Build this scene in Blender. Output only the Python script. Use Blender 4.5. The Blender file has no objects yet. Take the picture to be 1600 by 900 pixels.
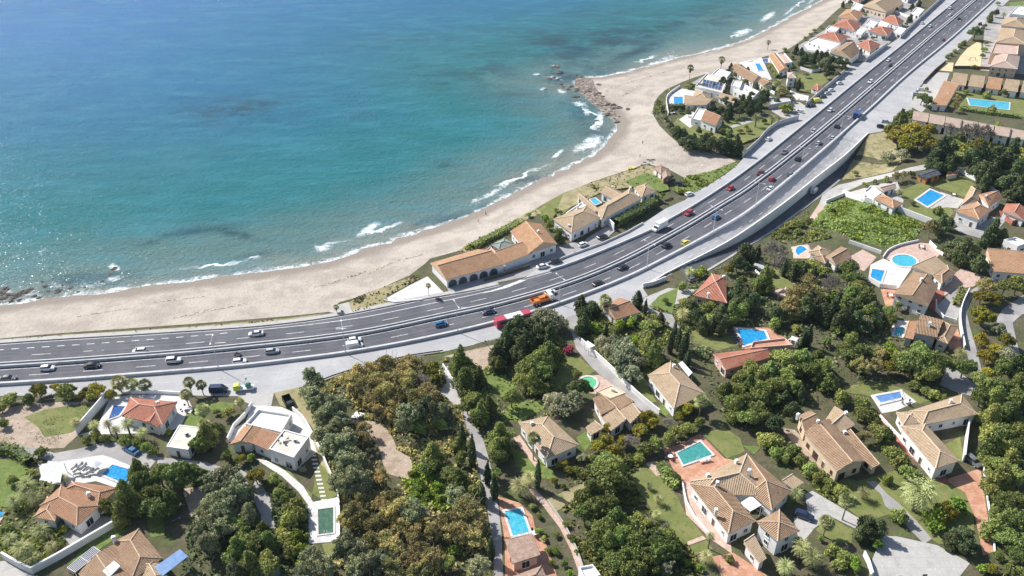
import bpy, math, random
import numpy as np
from mathutils import Vector, Matrix
from mathutils.geometry import delaunay_2d_cdt

random.seed(7); RNG = np.random.default_rng(7)
SC = bpy.context.scene
COL = SC.collection
R = math.radians

# ------------------------------------------------------------------ camera
F, PITCH, CAMH = 1300.0, R(32.0), 150.0      # focal length in photo pixels (1600 wide), tilt below the horizon, metres above the road
SN, CS = math.sin(PITCH), math.cos(PITCH)
CAM = np.array([0.0, 0.0, CAMH])
cd = bpy.data.cameras.new('camera'); cam = bpy.data.objects.new('camera', cd); COL.objects.link(cam)
cd.sensor_width = 36.0; cd.lens = 36.0 * F / 1600.0; cd.clip_start = 1.0; cd.clip_end = 60000.0
cam.location = CAM; cam.rotation_euler = (math.pi/2 - PITCH, 0, 0)
SC.camera = cam

def U(px, py, z=0.0):
    """where the sight line through photo pixel (px, py) meets the level z"""
    px = np.asarray(px, float); py = np.asarray(py, float)
    u = (px - 800) / F; v = (py - 450) / F
    d = (CAMH - z) / np.maximum(SN + v * CS, 0.004)
    return np.stack([u * d, d * (CS - v * SN), np.zeros_like(d) + z], -1)

def scale_at(p):                                  # photo pixels per metre at a place
    return F / (p[1] * CS + (CAMH - p[2]) * SN)

def pix(p):
    dep = p[1] * CS + (CAMH - p[2]) * SN; up = p[1] * SN - (CAMH - p[2]) * CS
    return (800 + F * p[0] / dep, 450 - F * up / dep)

# ------------------------------------------------------------------ terrain
SHORE_PX = [(-420,530),(-200,505),(0,482),(50,473),(100,466),(150,461),(200,455),(250,448),(300,441),(350,435),(400,428),(440,423),
 (480,419),(520,409),(560,395),(600,384),(650,368),(700,352),(740,337),(780,318),(820,296),(860,278),(900,260),(930,245),(955,222),
 (968,205),(972,190),(962,178),(945,166),(925,152),(908,138),(902,128),(915,122),(940,121),(970,116),(1010,105),(1050,94),(1090,85),
 (1130,76),(1160,66),(1190,53),(1220,37),(1245,23),(1275,8),(1300,-5),(1340,-28),(1420,-75),(1560,-130),(1800,-200),(2300,-262)]
EDGE_PX = [(-420,568),(-200,548),(0,529),(100,520),(200,513),(300,506),(400,498),(460,493),(515,487),(530,472),(552,466),(600,448),(640,430),
 (664,412),(672,404),(745,383),(790,356),(835,328),(880,303),(925,284),(975,268),(1008,256),(1040,262),(1070,278),(1110,268),(1150,252),
 (1120,238),(1070,232),(1046,212),(1030,196),(1020,178),(1022,160),(1040,140),(1066,128),(1100,116),(1130,110),(1160,100),(1195,88),
 (1225,80),(1248,66),(1275,46),(1305,18),(1325,2),(1350,-20),(1430,-66),(1575,-124),(1830,-196),(2350,-260)]
WALL_PX = [(1004,450),(1040,428),(1080,408),(1134,380),(1180,350),(1230,314),(1280,274),(1320,243),(1356,209)]
SEA_Z = -4.0

def catmull(pts, step):
    P = np.asarray(pts, float); n = len(P); out = []
    for i in range(n - 1):
        p0 = P[max(i-1, 0)]; p1 = P[i]; p2 = P[i+1]; p3 = P[min(i+2, n-1)]
        k = max(1, int(np.linalg.norm(p2 - p1) / step))
        for j in range(k):
            t = j / k
            out.append(0.5 * ((2*p1) + (p2-p0)*t + (2*p0-5*p1+4*p2-p3)*t*t + (3*p1-p0-3*p2+p3)*t**3))
    out.append(P[-1]); return np.array(out)

def line_w(px, z=0.0, step=6.0):
    a = np.array(px, float)
    return catmull(U(a[:,0], a[:,1], z)[:, :2], step)

SHORE = line_w(SHORE_PX, SEA_Z, 9); EDGE = line_w(EDGE_PX, 0, 9); WALL = line_w(WALL_PX, 0, 6)

def sdist(P, L, arc=False):
    """signed distance to a polyline, + on its left; arc: where along it (0..1)"""
    P = np.atleast_2d(P); A = L[:-1]; D = L[1:] - A; LL = (D**2).sum(1); cum = np.concatenate([[0], np.cumsum(np.sqrt(LL))])
    R_, T_ = np.empty(len(P)), np.empty(len(P))
    for c in range(0, len(P), 4000):
        p = P[c:c+4000]; w = p[:, None] - A[None]; t = np.clip((w*D).sum(2)/LL, 0, 1); q = w - t[..., None]*D; d = (q**2).sum(2)
        i = d.argmin(1); k = np.arange(len(p)); cr = D[i,0]*w[k,i,1] - D[i,1]*w[k,i,0]
        R_[c:c+4000] = np.sqrt(d[k,i]) * np.where(cr == 0, 1, np.sign(cr)); T_[c:c+4000] = (cum[i] + t[k,i]*np.sqrt(LL[i]))/cum[-1]
    return (R_, T_) if arc else R_

def sm(a, b, x):
    t = np.clip((x - a) / (b - a), 0, 1); return t*t*(3 - 2*t)

def hgt(P):
    P = np.atleast_2d(np.asarray(P, float))[:, :2]
    z = np.zeros(len(P))
    near = P[:,1] - (0.35*P[:,0]) > 60
    l = sdist(P, EDGE); m = l > 0
    if m.any():
        s = -sdist(P[m], SHORE); lm = l[m]
        z[m] = np.where(s <= 0, SEA_Z + np.maximum(s*0.05, -3), SEA_Z * lm / (lm + np.maximum(s, 1e-3)))
    m = ~m & (P[:,0] > 20) & (P[:,0] < 260) & (P[:,1] > 170) & (P[:,1] < 430)
    if m.any():
        d, t = sdist(P[m], WALL, True); d = -d
        dep = 4.2 * sm(0.06, 0.42, t) * (1 - sm(0.86, 1.0, t)) * (1 - sm(9, 30, d)) * (d > -0.35)
        z[m] = -dep
    return z

def P(px, py, h=0.0):
    px = np.atleast_1d(np.asarray(px, float)); py = np.atleast_1d(np.asarray(py, float))
    z = np.zeros(len(px))
    for k in range(10):
        w = U3(px, py, z + h)
        zn = hgt(w); z = zn if k < 4 else 0.5*z + 0.5*zn
    w = U3(px, py, z + h); w[:,2] = z
    return w

def U3(px, py, z):
    u = (px - 800) / F; v = (py - 450) / F
    d = (CAMH - z) / np.maximum(SN + v * CS, 0.004)
    return np.stack([u*d, d*(CS - v*SN), z], -1)

def P1(px, py, h=0.0): return Vector(P(px, py, h)[0])

# ------------------------------------------------------------------ mesh helpers
class MB:
    """collects faces (with material slot and metre UVs) and links them as one mesh object"""
    def __init__(s): s.v = []; s.f = []; s.m = []; s.uv = []
    def poly(s, pts, m=0, udir=None):
        b = len(s.v); pts = [Vector(p) for p in pts]; s.v += [tuple(p) for p in pts]
        s.f.append(tuple(range(b, b+len(pts)))); s.m.append(m)
        if udir is None: udir = pts[1] - pts[0]
        u = Vector(udir).normalized()
        n = (pts[1]-pts[0]).cross(pts[-1]-pts[0])
        n = n.normalized() if n.length > 1e-9 else Vector((0,0,1))
        w = n.cross(u)
        s.uv += [((p-pts[0]).dot(u) + pts[0].dot(u), (p-pts[0]).dot(w)) for p in pts]
    def box(s, c, d, m=0, rot=0.0, taper=1.0):
        cx, cy, cz = c; hx, hy, hz = d[0]/2, d[1]/2, d[2]/2; ca, sa = math.cos(rot), math.sin(rot)
        def q(x, y, z):
            k = taper if z > 0 else 1.0
            x *= k; y *= k
            return (cx + x*ca - y*sa, cy + x*sa + y*ca, cz + z)
        p = [q(x, y, z) for z in (-hz, hz) for x, y in ((-hx,-hy),(hx,-hy),(hx,hy),(-hx,hy))]
        for a in ((0,3,2,1),(4,5,6,7),(0,1,5,4),(1,2,6,5),(2,3,7,6),(3,0,4,7)): s.poly([p[i] for i in a], m)
    def prism(s, ring, z0, z1, m=0, mtop=None, cap=True):
        n = len(ring)
        lo = [(p[0], p[1], z0) for p in ring]; hi = [(p[0], p[1], z1) for p in ring]
        for i in range(n):
            j = (i+1) % n; s.poly([lo[i], lo[j], hi[j], hi[i]], m)
        if cap: s.poly(hi, m if mtop is None else mtop)
    def tube(s, pts, rad, m=0, n=6, cap=True):
        pts = [Vector(p) for p in pts]; rings = []
        for i, p in enumerate(pts):
            t = (pts[min(i+1, len(pts)-1)] - pts[max(i-1, 0)]).normalized()
            a = t.orthogonal().normalized(); b = t.cross(a)
            r = rad[i] if hasattr(rad, '__len__') else rad
            rings.append([p + (a*math.cos(k*2*math.pi/n) + b*math.sin(k*2*math.pi/n))*r for k in range(n)])
        for i in range(len(rings)-1):
            for k in range(n):
                s.poly([rings[i][k], rings[i][(k+1)%n], rings[i+1][(k+1)%n], rings[i+1][k]], m)
        if cap: s.poly(rings[-1], m); s.poly(rings[0][::-1], m)
    def mesh(s, name, mats, origin=(0,0,0), smooth=False, merge=False):
        me = bpy.data.meshes.new(name); o = Vector(origin)
        me.from_pydata([tuple(Vector(p)-o) for p in s.v], [], s.f)
        for m in mats: me.materials.append(m)
        me.polygons.foreach_set('material_index', s.m)
        uv = me.uv_layers.new(name='uv'); uv.data.foreach_set('uv', [c for t in s.uv for c in t])
        if merge:
            import bmesh
            bm = bmesh.new(); bm.from_mesh(me); bmesh.ops.remove_doubles(bm, verts=bm.verts, dist=1e-4); bm.to_mesh(me); bm.free()
        if smooth: me.polygons.foreach_set('use_smooth', [True]*len(me.polygons))
        me.update(); return me

def link(name, me, parent=None, loc=(0,0,0), rz=0.0, sc=None):
    o = bpy.data.objects.new(name, me); COL.objects.link(o)
    o.location = loc; o.rotation_euler = (0, 0, rz)
    if sc is not None: o.scale = sc
    if parent is not None: o.parent = parent
    return o

def tag(o, label=None, cat=None, group=None, kind=None):
    if label: o['label'] = label
    if cat: o['category'] = cat
    if group: o['group'] = group
    if kind: o['kind'] = kind
    return o

def thing(name, label, cat, loc, rz=0.0, group=None, sc=None):
    return tag(link(name, None, None, loc, rz, sc), label, cat, group)

def fill(ring, grid=None, extra=None, edges=True):
    """triangulate a polygon (world xy), with inner grid points where the ground is not level"""
    ring = [tuple(p[:2]) for p in ring]; n = len(ring)
    vs = list(ring); es = [(i, (i+1) % n) for i in range(n)]
    if grid is not None: vs += [tuple(p) for p in grid]
    if extra is not None:
        for L in extra:
            b = len(vs); vs += [tuple(p) for p in L]; es += [(b+i, b+i+1) for i in range(len(L)-1)]
    r = delaunay_2d_cdt([Vector(v) for v in vs], es, [list(range(n))], 1, 1e-4)
    return np.array([tuple(v) for v in r[0]]), [tuple(f) for f in r[2]]

def inside(pts, ring):
    pts = np.asarray(pts); ring = np.asarray(ring)[:, :2]; x, y = pts[:,0], pts[:,1]
    c = np.zeros(len(pts), bool); j = len(ring) - 1
    for i in range(len(ring)):
        a, b = ring[i], ring[j]
        m = ((a[1] > y) != (b[1] > y)) & (x < (b[0]-a[0])*(y-a[1])/((b[1]-a[1]) + 1e-12) + a[0])
        c ^= m; j = i
    return c

def gridpts(ring, s):
    ring = np.asarray(ring)[:, :2]; lo = ring.min(0); hi = ring.max(0)
    X, Y = np.meshgrid(np.arange(lo[0]+s/2, hi[0], s), np.arange(lo[1]+s/2, hi[1], s))
    g = np.stack([X.ravel(), Y.ravel()], 1); g = g + RNG.uniform(-.15, .15, g.shape)*s
    return g[inside(g, ring)]

KEEP_CLEAR = []                                      # outlines that loose ground cover stays out of
SHEETS = []                                          # (ring, box, lift) of every sheet laid so far: a new one goes above those it overlaps
def next_lift(ring):
    r = np.asarray(ring)[:, :2]; lo, hi = r.min(0), r.max(0); k = 0.03
    for _, l2, h2, z in SHEETS:
        if (lo < h2).all() and (hi > l2).all(): k = max(k, z)
    return k + 0.005
def top_at(x, y):
    k = 0.03
    for r, l2, h2, z in SHEETS:
        if l2[0] < x < h2[0] and l2[1] < y < h2[1] and z > k and inside([(x, y)], r)[0]: k = z
    return k
def sheet(name, ring, mat, lift=None, grid=None, label=None, cat=None, kind='structure', attrs=None):
    if lift is None: lift = next_lift(ring)
    rr = np.asarray(ring)[:, :2]; SHEETS.append((rr, rr.min(0), rr.max(0), lift)); KEEP_CLEAR.append((name, rr))
    v, f = fill(ring, grid)
    z = hgt(v) + lift
    me = bpy.data.meshes.new(name)
    me.from_pydata(np.column_stack([v, z]).tolist(), [], f)
    up = np.array([p.normal.z for p in me.polygons])
    if len(up) and up.mean() < 0: me.flip_normals()
    me.materials.append(mat)
    me.update(); o = link(name, me); tag(o, label, cat, kind=kind); return o

def patch(name, px, mat, smooth=False, step=4.0, lift=None, label=None):
    """a paved or planted area outlined in the photograph, laid on the ground where it stands"""
    a = np.array(px, float); w = P(a[:,0], a[:,1])[:, :2]
    if smooth: w = catmull(np.vstack([w, w[:1]]), step)[:-1]
    else:
        out = []
        for i in range(len(w)):
            p, q = w[i], w[(i+1) % len(w)]; k = max(1, int(np.linalg.norm(q-p)/6))
            out += [p + (q-p)*t/k for t in range(k)]
        w = np.array(out)
    g = gridpts(w, 3.0) if np.abs(hgt(w)).max() > 0.02 else None
    return sheet(name, w, mat, lift, g, label=label)

def offset(L, d):
    T = np.gradient(L, axis=0); T /= np.linalg.norm(T, axis=1)[:, None]
    return L + np.stack([-T[:,1], T[:,0]], 1) * np.asarray(d).reshape(-1, 1) if np.ndim(d) else L + np.stack([-T[:,1], T[:,0]], 1) * d

def strip(name, L, w, mat, lift=None, dash=None, phase=0.0, z0=0.0):
    """a line painted along a road; dash = (length, gap)"""
    if lift is None: lift = .06
    L = np.asarray(L); seg = np.linalg.norm(np.diff(L, axis=0), axis=1); cum = np.concatenate([[0], np.cumsum(seg)])
    at = lambda s: np.stack([np.interp(s, cum, L[:,0]), np.interp(s, cum, L[:,1])], -1)
    mb = MB(); runs = []
    if dash is None: runs = [(0, cum[-1])]
    else:
        s = phase
        while s + dash[0] < cum[-1]: runs.append((s, s+dash[0])); s += dash[0] + dash[1]
    for a, b in runs:
        n = max(1, int((b-a)/4)); q = at(np.linspace(a, b, n+1)); A = offset(q, w/2) if n else q; B = offset(q, -w/2)
        for i in range(n):
            za = lift
            mb.poly([(*B[i], za), (*B[i+1], za), (*A[i+1], za), (*A[i], za)])
    o = link(name, mb.mesh(name, [mat])); tag(o, kind='structure'); return o

def wall_run(name, label, cat, L, w, z0, z1, mat, group=None, coping=None, follow=False):
    """a wall, kerb or barrier that follows a line"""
    L = np.asarray(L); A = offset(L, w/2); B = offset(L, -w/2); mb = MB(); n = len(L)
    zz = hgt(L) if follow else np.zeros(n)
    c = Vector((*L[n//2], zz[n//2]+max(z0, 0)))
    for i in range(n-1):
        a0, a1, b0, b1 = A[i], A[i+1], B[i], B[i+1]; g, h = zz[i], zz[i+1]
        mb.poly([(*b0, g+z0), (*b1, h+z0), (*b1, h+z1), (*b0, g+z1)])
        mb.poly([(*a1, h+z0), (*a0, g+z0), (*a0, g+z1), (*a1, h+z1)])
        mb.poly([(*b0, g+z1), (*b1, h+z1), (*a1, h+z1), (*a0, g+z1)], 1)
    mb.poly([(*A[0], zz[0]+z0), (*B[0], zz[0]+z0), (*B[0], zz[0]+z1), (*A[0], zz[0]+z1)])
    mb.poly([(*B[-1], zz[-1]+z0), (*A[-1], zz[-1]+z0), (*A[-1], zz[-1]+z1), (*B[-1], zz[-1]+z1)])
    o = link(name, mb.mesh(name, [mat, coping or mat], c), None, c); return tag(o, label, cat, group)

# ------------------------------------------------------------------ materials
def nodes(name):
    m = bpy.data.materials.new(name); m.use_nodes = True; nt = m.node_tree
    return m, nt, nt.nodes['Principled BSDF']

def N(nt, t, **kw):
    n = nt.nodes.new(t)
    for k, v in kw.items():
        if k in n.inputs: n.inputs[k].default_value = v
        else: setattr(n, k, v)
    return n

def mixc(nt, fac, a, b, mode='MIX'):
    n = nt.nodes.new('ShaderNodeMix'); n.data_type = 'RGBA'; n.blend_type = mode
    for s, v in ((n.inputs[0], fac), (n.inputs[6], a), (n.inputs[7], b)):
        if hasattr(v, 'is_output') or isinstance(v, bpy.types.NodeSocket): nt.links.new(v, s)
        elif isinstance(v, (int, float)): s.default_value = v
        else: s.default_value = (*v[:3], 1)
    return n.outputs[2]

def ramp(nt, src, a, b):
    n = N(nt, 'ShaderNodeMapRange', interpolation_type='SMOOTHSTEP'); n.inputs[1].default_value = a; n.inputs[2].default_value = b
    nt.links.new(src, n.inputs[0]); return n.outputs[0]

def noise(nt, vec, scale, detail=4.0, rough=0.55, dist=0.0):
    n = N(nt, 'ShaderNodeTexNoise', Scale=scale, Detail=detail, Roughness=rough, Distortion=dist)
    nt.links.new(vec, n.inputs['Vector']); return n.outputs['Fac']

def pos(nt): return nt.nodes.new('ShaderNodeNewGeometry').outputs['Position']

def surf(name, layers, rough=0.85, bump=None, spec=0.3, joint=None):
    """layers: [colour, (colour, noise scale, from, to), ...] mixed by noise in real metres"""
    m, nt, b = nodes(name); v = pos(nt); c = layers[0]
    for L in layers[1:]:
        col, s, lo, hi = L[:4]
        c = mixc(nt, ramp(nt, noise(nt, v, s, 5, 0.62), lo, hi), c, col)
    if joint:                                         # slab joints, a little darker
        bk = N(nt, 'ShaderNodeTexBrick', Scale=1.0); nt.links.new(v, bk.inputs['Vector']); bk.offset = .5
        for q, w_ in (('Color1', 1.0), ('Color2', .975), ('Mortar', .84)): bk.inputs[q].default_value = (w_, w_, w_, 1)
        bk.inputs['Brick Width'].default_value = joint; bk.inputs['Row Height'].default_value = joint*.8; bk.inputs['Mortar Size'].default_value = .06
        c = mixc(nt, 1.0, c, bk.outputs['Color'], 'MULTIPLY')
    if len(layers) == 1 and not joint: b.inputs['Base Color'].default_value = (*c, 1)
    else: nt.links.new(c, b.inputs['Base Color'])
    b.inputs['Roughness'].default_value = rough; b.inputs['Specular IOR Level'].default_value = spec
    if bump:
        bn = N(nt, 'ShaderNodeBump', Strength=bump[1], Distance=bump[2] if len(bump) > 2 else 0.3)
        nt.links.new(noise(nt, v, bump[0], 4), bn.inputs['Height']); nt.links.new(bn.outputs[0], b.inputs['Normal'])
    return m

M = {}
M['asphalt'] = surf('asphalt', [(.105,.105,.118), ((.145,.143,.155), .06, .4, .7), ((.085,.085,.094), .9, .55, .8)], .85)
M['asphalt_worn_shaded'] = surf('asphalt_worn_shaded', [(.082,.082,.092), ((.12,.12,.13), .12, .42, .62), ((.065,.065,.074), .5, .55, .75)], .8)
M['asphalt_light'] = surf('asphalt_light', [(.38,.375,.375), ((.45,.44,.435), .08, .4, .65), ((.31,.305,.305), .35, .55, .8)], .9, joint=9.0)
M['lane'] = surf('lane_paving', [(.30,.285,.275), ((.40,.38,.36), .15, .4, .65), ((.2,.19,.18), .6, .55, .8)], .9)
M['concrete'] = surf('concrete', [(.45,.43,.40), ((.36,.345,.32), .3, .45, .7), ((.56,.54,.50), 1.2, .5, .75)], .85, joint=3.5)
M['barrier'] = surf('barrier_concrete', [(.54,.535,.53), ((.38,.375,.37), .5, .48, .72), ((.6,.59,.57), 2., .5, .75)], .9)
M['paint'] = surf('road_paint', [(.66,.66,.65), ((.36,.36,.36), .9, .45, .7)], .7)
M['white_pave'] = surf('white_paving', [(.62,.60,.57), ((.50,.48,.45), .4, .45, .7), ((.74,.72,.69), 1.5, .5, .75)], .8, joint=1.6)
M['terra'] = surf('terracotta_paving', [(.48,.24,.15), ((.58,.34,.23), .5, .4, .65), ((.40,.19,.12), 1.4, .5, .75)], .85, joint=1.2)
M['pink'] = surf('pink_paving', [(.52,.36,.29), ((.6,.46,.38), .6, .4, .65), ((.4,.26,.2), 1.6, .5, .75)], .85, joint=1.4)
M['red'] = surf('red_paving', [(.33,.11,.08), ((.42,.17,.12), .5, .4, .65)], .85)
M['sandcourt'] = surf('yellow_sand', [(.68,.53,.32), ((.6,.46,.28), .2, .4, .65)], .95)
M['lawn'] = surf('lawn_grass', [(.16,.18,.055), ((.21,.21,.075), .25, .4, .62), ((.10,.14,.035), .7, .5, .72), ((.24,.22,.10), 2.2, .6, .8)], .95, (3., .6, .15))
M['lawn_green'] = surf('fresh_lawn_grass', [(.13,.185,.045), ((.18,.22,.06), .4, .4, .62), ((.08,.12,.03), .9, .5, .72)], .95, (3., .8, .2))
M['dry'] = surf('dry_grass', [(.30,.26,.13), ((.38,.32,.19), .2, .4, .62), ((.19,.19,.07), .35, .48, .68), ((.24,.19,.11), 1.5, .55, .75)], .95, (2., .6, .2))
M['dirt'] = surf('dry_earth', [(.42,.33,.25), ((.33,.25,.18), .25, .42, .65), ((.5,.41,.32), .8, .5, .72), ((.2,.19,.09), .5, .6, .75)], .95, (1.5, .7, .25))
M['earth'] = surf('garden_earth', [(.13,.105,.068), ((.085,.085,.04), .12, .4, .62), ((.22,.175,.12), .3, .54, .74), ((.065,.085,.03), .6, .46, .66), ((.10,.135,.04), .17, .52, .7)], .95, (1.2, .8, .35))
M['stucco'] = surf('white_stucco', [(.80,.79,.77), ((.70,.69,.66), .35, .45, .75), ((.62,.6,.57), 1.7, .62, .85)], .85)
M['cream'] = surf('cream_stucco', [(.66,.53,.38), ((.58,.45,.31), .4, .45, .72)], .85)
M['grey_wall'] = surf('grey_render', [(.50,.49,.48), ((.40,.39,.38), .5, .45, .72)], .85)
M['pinkwall'] = surf('pink_render', [(.66,.46,.38), ((.58,.38,.31), .5, .45, .72)], .85)
M['flatroof'] = surf('flat_roof', [(.62,.57,.49), ((.52,.47,.40), .4, .45, .7), ((.67,.63,.56), 1.5, .5, .75)], .85)
M['flatwhite'] = surf('white_flat_roof', [(.76,.73,.69), ((.66,.62,.57), .5, .45, .7)], .8)
M['thatch'] = surf('weathered_roof', [(.32,.22,.17), ((.42,.30,.23), .9, .4, .62), ((.22,.15,.12), 2.5, .5, .7)], .95, (3., .8, .15))
M['slate'] = surf('dark_sheet_roof', [(.07,.075,.085), ((.11,.115,.125), .8, .4, .65)], .6)
M['wood'] = surf('orange_wood', [(.50,.22,.06), ((.4,.16,.05), 1.5, .4, .65)], .7)
M['darkwood'] = surf('dark_wood', [(.10,.065,.045), ((.15,.1,.07), 2., .4, .65)], .8)
M['rock'] = surf('sea_rock', [(.10,.083,.07), ((.17,.145,.125), .6, .4, .65), ((.06,.05,.045), 1.3, .5, .7)], .9, (1.5, .9, .4))
M['wrack'] = surf('seaweed_wrack', [(.52,.45,.375), ((.30,.24,.18), 1.6, .44, .56), ((.15,.11,.08), .8, .5, .62)], .95)
M['reef'] = surf('reef_rock', [(.38,.32,.265), ((.22,.175,.14), .45, .38, .52), ((.09,.075,.062), .9, .46, .6)], .9, (1.2, .9, .5))
M['steel'] = surf('galvanised_steel', [(.55,.56,.57)], .45)
M['glassdark'] = surf('dark_glass', [(.025,.03,.035)], .12, spec=.6)
M['frame'] = surf('window_frame', [(.72,.71,.69)], .6)
M['brownframe'] = surf('brown_window_frame', [(.16,.08,.045)], .6)
M['tyre'] = surf('tyre_rubber', [(.02,.02,.02)], .9)
M['solar'] = surf('solar_cells', [(.03,.045,.10), ((.05,.07,.15), 3., .4, .6)], .2, spec=.6)
M['tarp'] = surf('blue_sheeting', [(.10,.20,.38), ((.14,.26,.46), .8, .4, .65)], .5)
M['canopy'] = surf('white_canvas', [(.74,.76,.78), ((.62,.65,.69), 1.2, .45, .7)], .8)
M['skin'] = surf('skin', [(.45,.28,.2)], .7)
M['greenbin'] = surf('dark_green_metal', [(.02,.035,.025)], .6)
M['bark'] = surf('bark', [(.16,.12,.09), ((.09,.07,.055), 2., .4, .65)], .95)
M['palebark'] = surf('pale_bark', [(.34,.30,.26), ((.22,.19,.16), 1.5, .4, .65)], .9)

def car_paint(name, col, rough=.3):
    m, nt, b = nodes(name); b.inputs['Base Color'].default_value = (*col, 1); b.inputs['Roughness'].default_value = rough
    b.inputs['Coat Weight'].default_value = .5; b.inputs['Coat Roughness'].default_value = .1; return m
PAINT = {k: car_paint('paint_'+k, c) for k, c in dict(white=(.78,.78,.77), silver=(.45,.46,.47), grey=(.16,.165,.17), dark=(.03,.033,.04),
  red=(.45,.02,.03), darkred=(.16,.015,.025), blue=(.02,.14,.32), navy=(.02,.035,.09), yellow=(.72,.62,.10), orange=(.62,.20,.03),
  green=(.05,.22,.12), busred=(.48,.06,.09), truckblue=(.02,.06,.2), lime=(.5,.6,.08)).items()}

def roofmat(name, col, col2, ridge):
    """barrel tiles: rows down the slope, courses across it, tiles weathered one by one"""
    m, nt, b = nodes(name)
    uv = N(nt, 'ShaderNodeUVMap', uv_map='uv'); sx = N(nt, 'ShaderNodeSeparateXYZ'); nt.links.new(uv.outputs[0], sx.inputs[0])
    w = N(nt, 'ShaderNodeMath', operation='MULTIPLY'); w.inputs[1].default_value = 2*math.pi/.42; nt.links.new(sx.outputs[0], w.inputs[0])
    si = N(nt, 'ShaderNodeMath', operation='SINE'); nt.links.new(w.outputs[0], si.inputs[0])
    v = pos(nt); n1 = noise(nt, v, .35, 4); n2 = noise(nt, v, 3.2, 3, .7); n3 = noise(nt, v, 1.1, 4, .7)
    c = mixc(nt, ramp(nt, n1, .35, .65), col, col2)
    c = mixc(nt, ramp(nt, n2, .45, .7), c, tuple(x*1.32 for x in col2))
    c = mixc(nt, ramp(nt, n3, .55, .78), c, tuple(x*.55 for x in col))
    groove = ramp(nt, si.outputs[0], -1.0, -.45)
    mm = N(nt, 'ShaderNodeMath', operation='MULTIPLY_ADD'); mm.inputs[1].default_value = .42; mm.inputs[2].default_value = .58; nt.links.new(groove, mm.inputs[0])
    c = mixc(nt, 1.0, c, mm.outputs[0], 'MULTIPLY')  # shade between the tile rows, multiplied into the colour
    nt.links.new(c, b.inputs['Base Color']); b.inputs['Roughness'].default_value = .9; b.inputs['Specular IOR Level'].default_value = .2
    bn = N(nt, 'ShaderNodeBump', Strength=.9, Distance=.09); nt.links.new(si.outputs[0], bn.inputs['Height']); nt.links.new(bn.outputs[0], b.inputs['Normal'])
    return m, surf(name+'_ridge', [ridge, (tuple(x*.75 for x in ridge), 2., .45, .7)], .9)
ROOF = {'brown': roofmat('brown_tiles', (.33,.21,.13), (.42,.28,.18), (.57,.43,.30)),
        'tan': roofmat('tan_tiles', (.46,.33,.21), (.54,.40,.265), (.64,.51,.37)),
        'orange': roofmat('orange_tiles', (.47,.26,.145), (.55,.33,.195), (.64,.45,.31)),
        'red': roofmat('red_tiles', (.44,.165,.105), (.51,.225,.15), (.64,.40,.31)),
        'rust': roofmat('rust_tiles', (.39,.21,.125), (.47,.27,.165), (.58,.40,.28)),
        'pinky': roofmat('pink_tiles', (.54,.40,.32), (.60,.46,.37), (.66,.55,.47)),
        'thatch': (M['thatch'], M['thatch'])}

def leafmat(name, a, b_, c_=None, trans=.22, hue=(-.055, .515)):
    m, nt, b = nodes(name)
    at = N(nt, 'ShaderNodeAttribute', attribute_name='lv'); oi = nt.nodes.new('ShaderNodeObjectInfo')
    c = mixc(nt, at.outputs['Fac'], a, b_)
    if c_: c = mixc(nt, ramp(nt, noise(nt, pos(nt), .45, 3), .48, .66), c, c_)
    hs = N(nt, 'ShaderNodeHueSaturation'); nt.links.new(c, hs.inputs['Color'])
    mr = N(nt, 'ShaderNodeMapRange'); mr.inputs[3].default_value = .62; mr.inputs[4].default_value = 1.5; nt.links.new(oi.outputs['Random'], mr.inputs[0]); nt.links.new(mr.outputs[0], hs.inputs['Value'])
    m2 = N(nt, 'ShaderNodeMath', operation='MULTIPLY_ADD'); m2.inputs[1].default_value = hue[0]; m2.inputs[2].default_value = hue[1]
    f = N(nt, 'ShaderNodeMath', operation='FRACT'); f2 = N(nt, 'ShaderNodeMath', operation='MULTIPLY'); f2.inputs[1].default_value = 7.3
    nt.links.new(oi.outputs['Random'], f2.inputs[0]); nt.links.new(f2.outputs[0], f.inputs[0]); nt.links.new(f.outputs[0], m2.inputs[0]); nt.links.new(m2.outputs[0], hs.inputs['Hue'])
    nt.links.new(hs.outputs[0], b.inputs['Base Color']); b.inputs['Roughness'].default_value = .65; b.inputs['Specular IOR Level'].default_value = .25
    tr = nt.nodes.new('ShaderNodeBsdfTranslucent'); nt.links.new(hs.outputs[0], tr.inputs[0])
    mx = N(nt, 'ShaderNodeMixShader'); mx.inputs[0].default_value = trans
    nt.links.new(b.outputs[0], mx.inputs[1]); nt.links.new(tr.outputs[0], mx.inputs[2])
    nt.links.new(mx.outputs[0], nt.nodes['Material Output'].inputs[0]); return m
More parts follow.
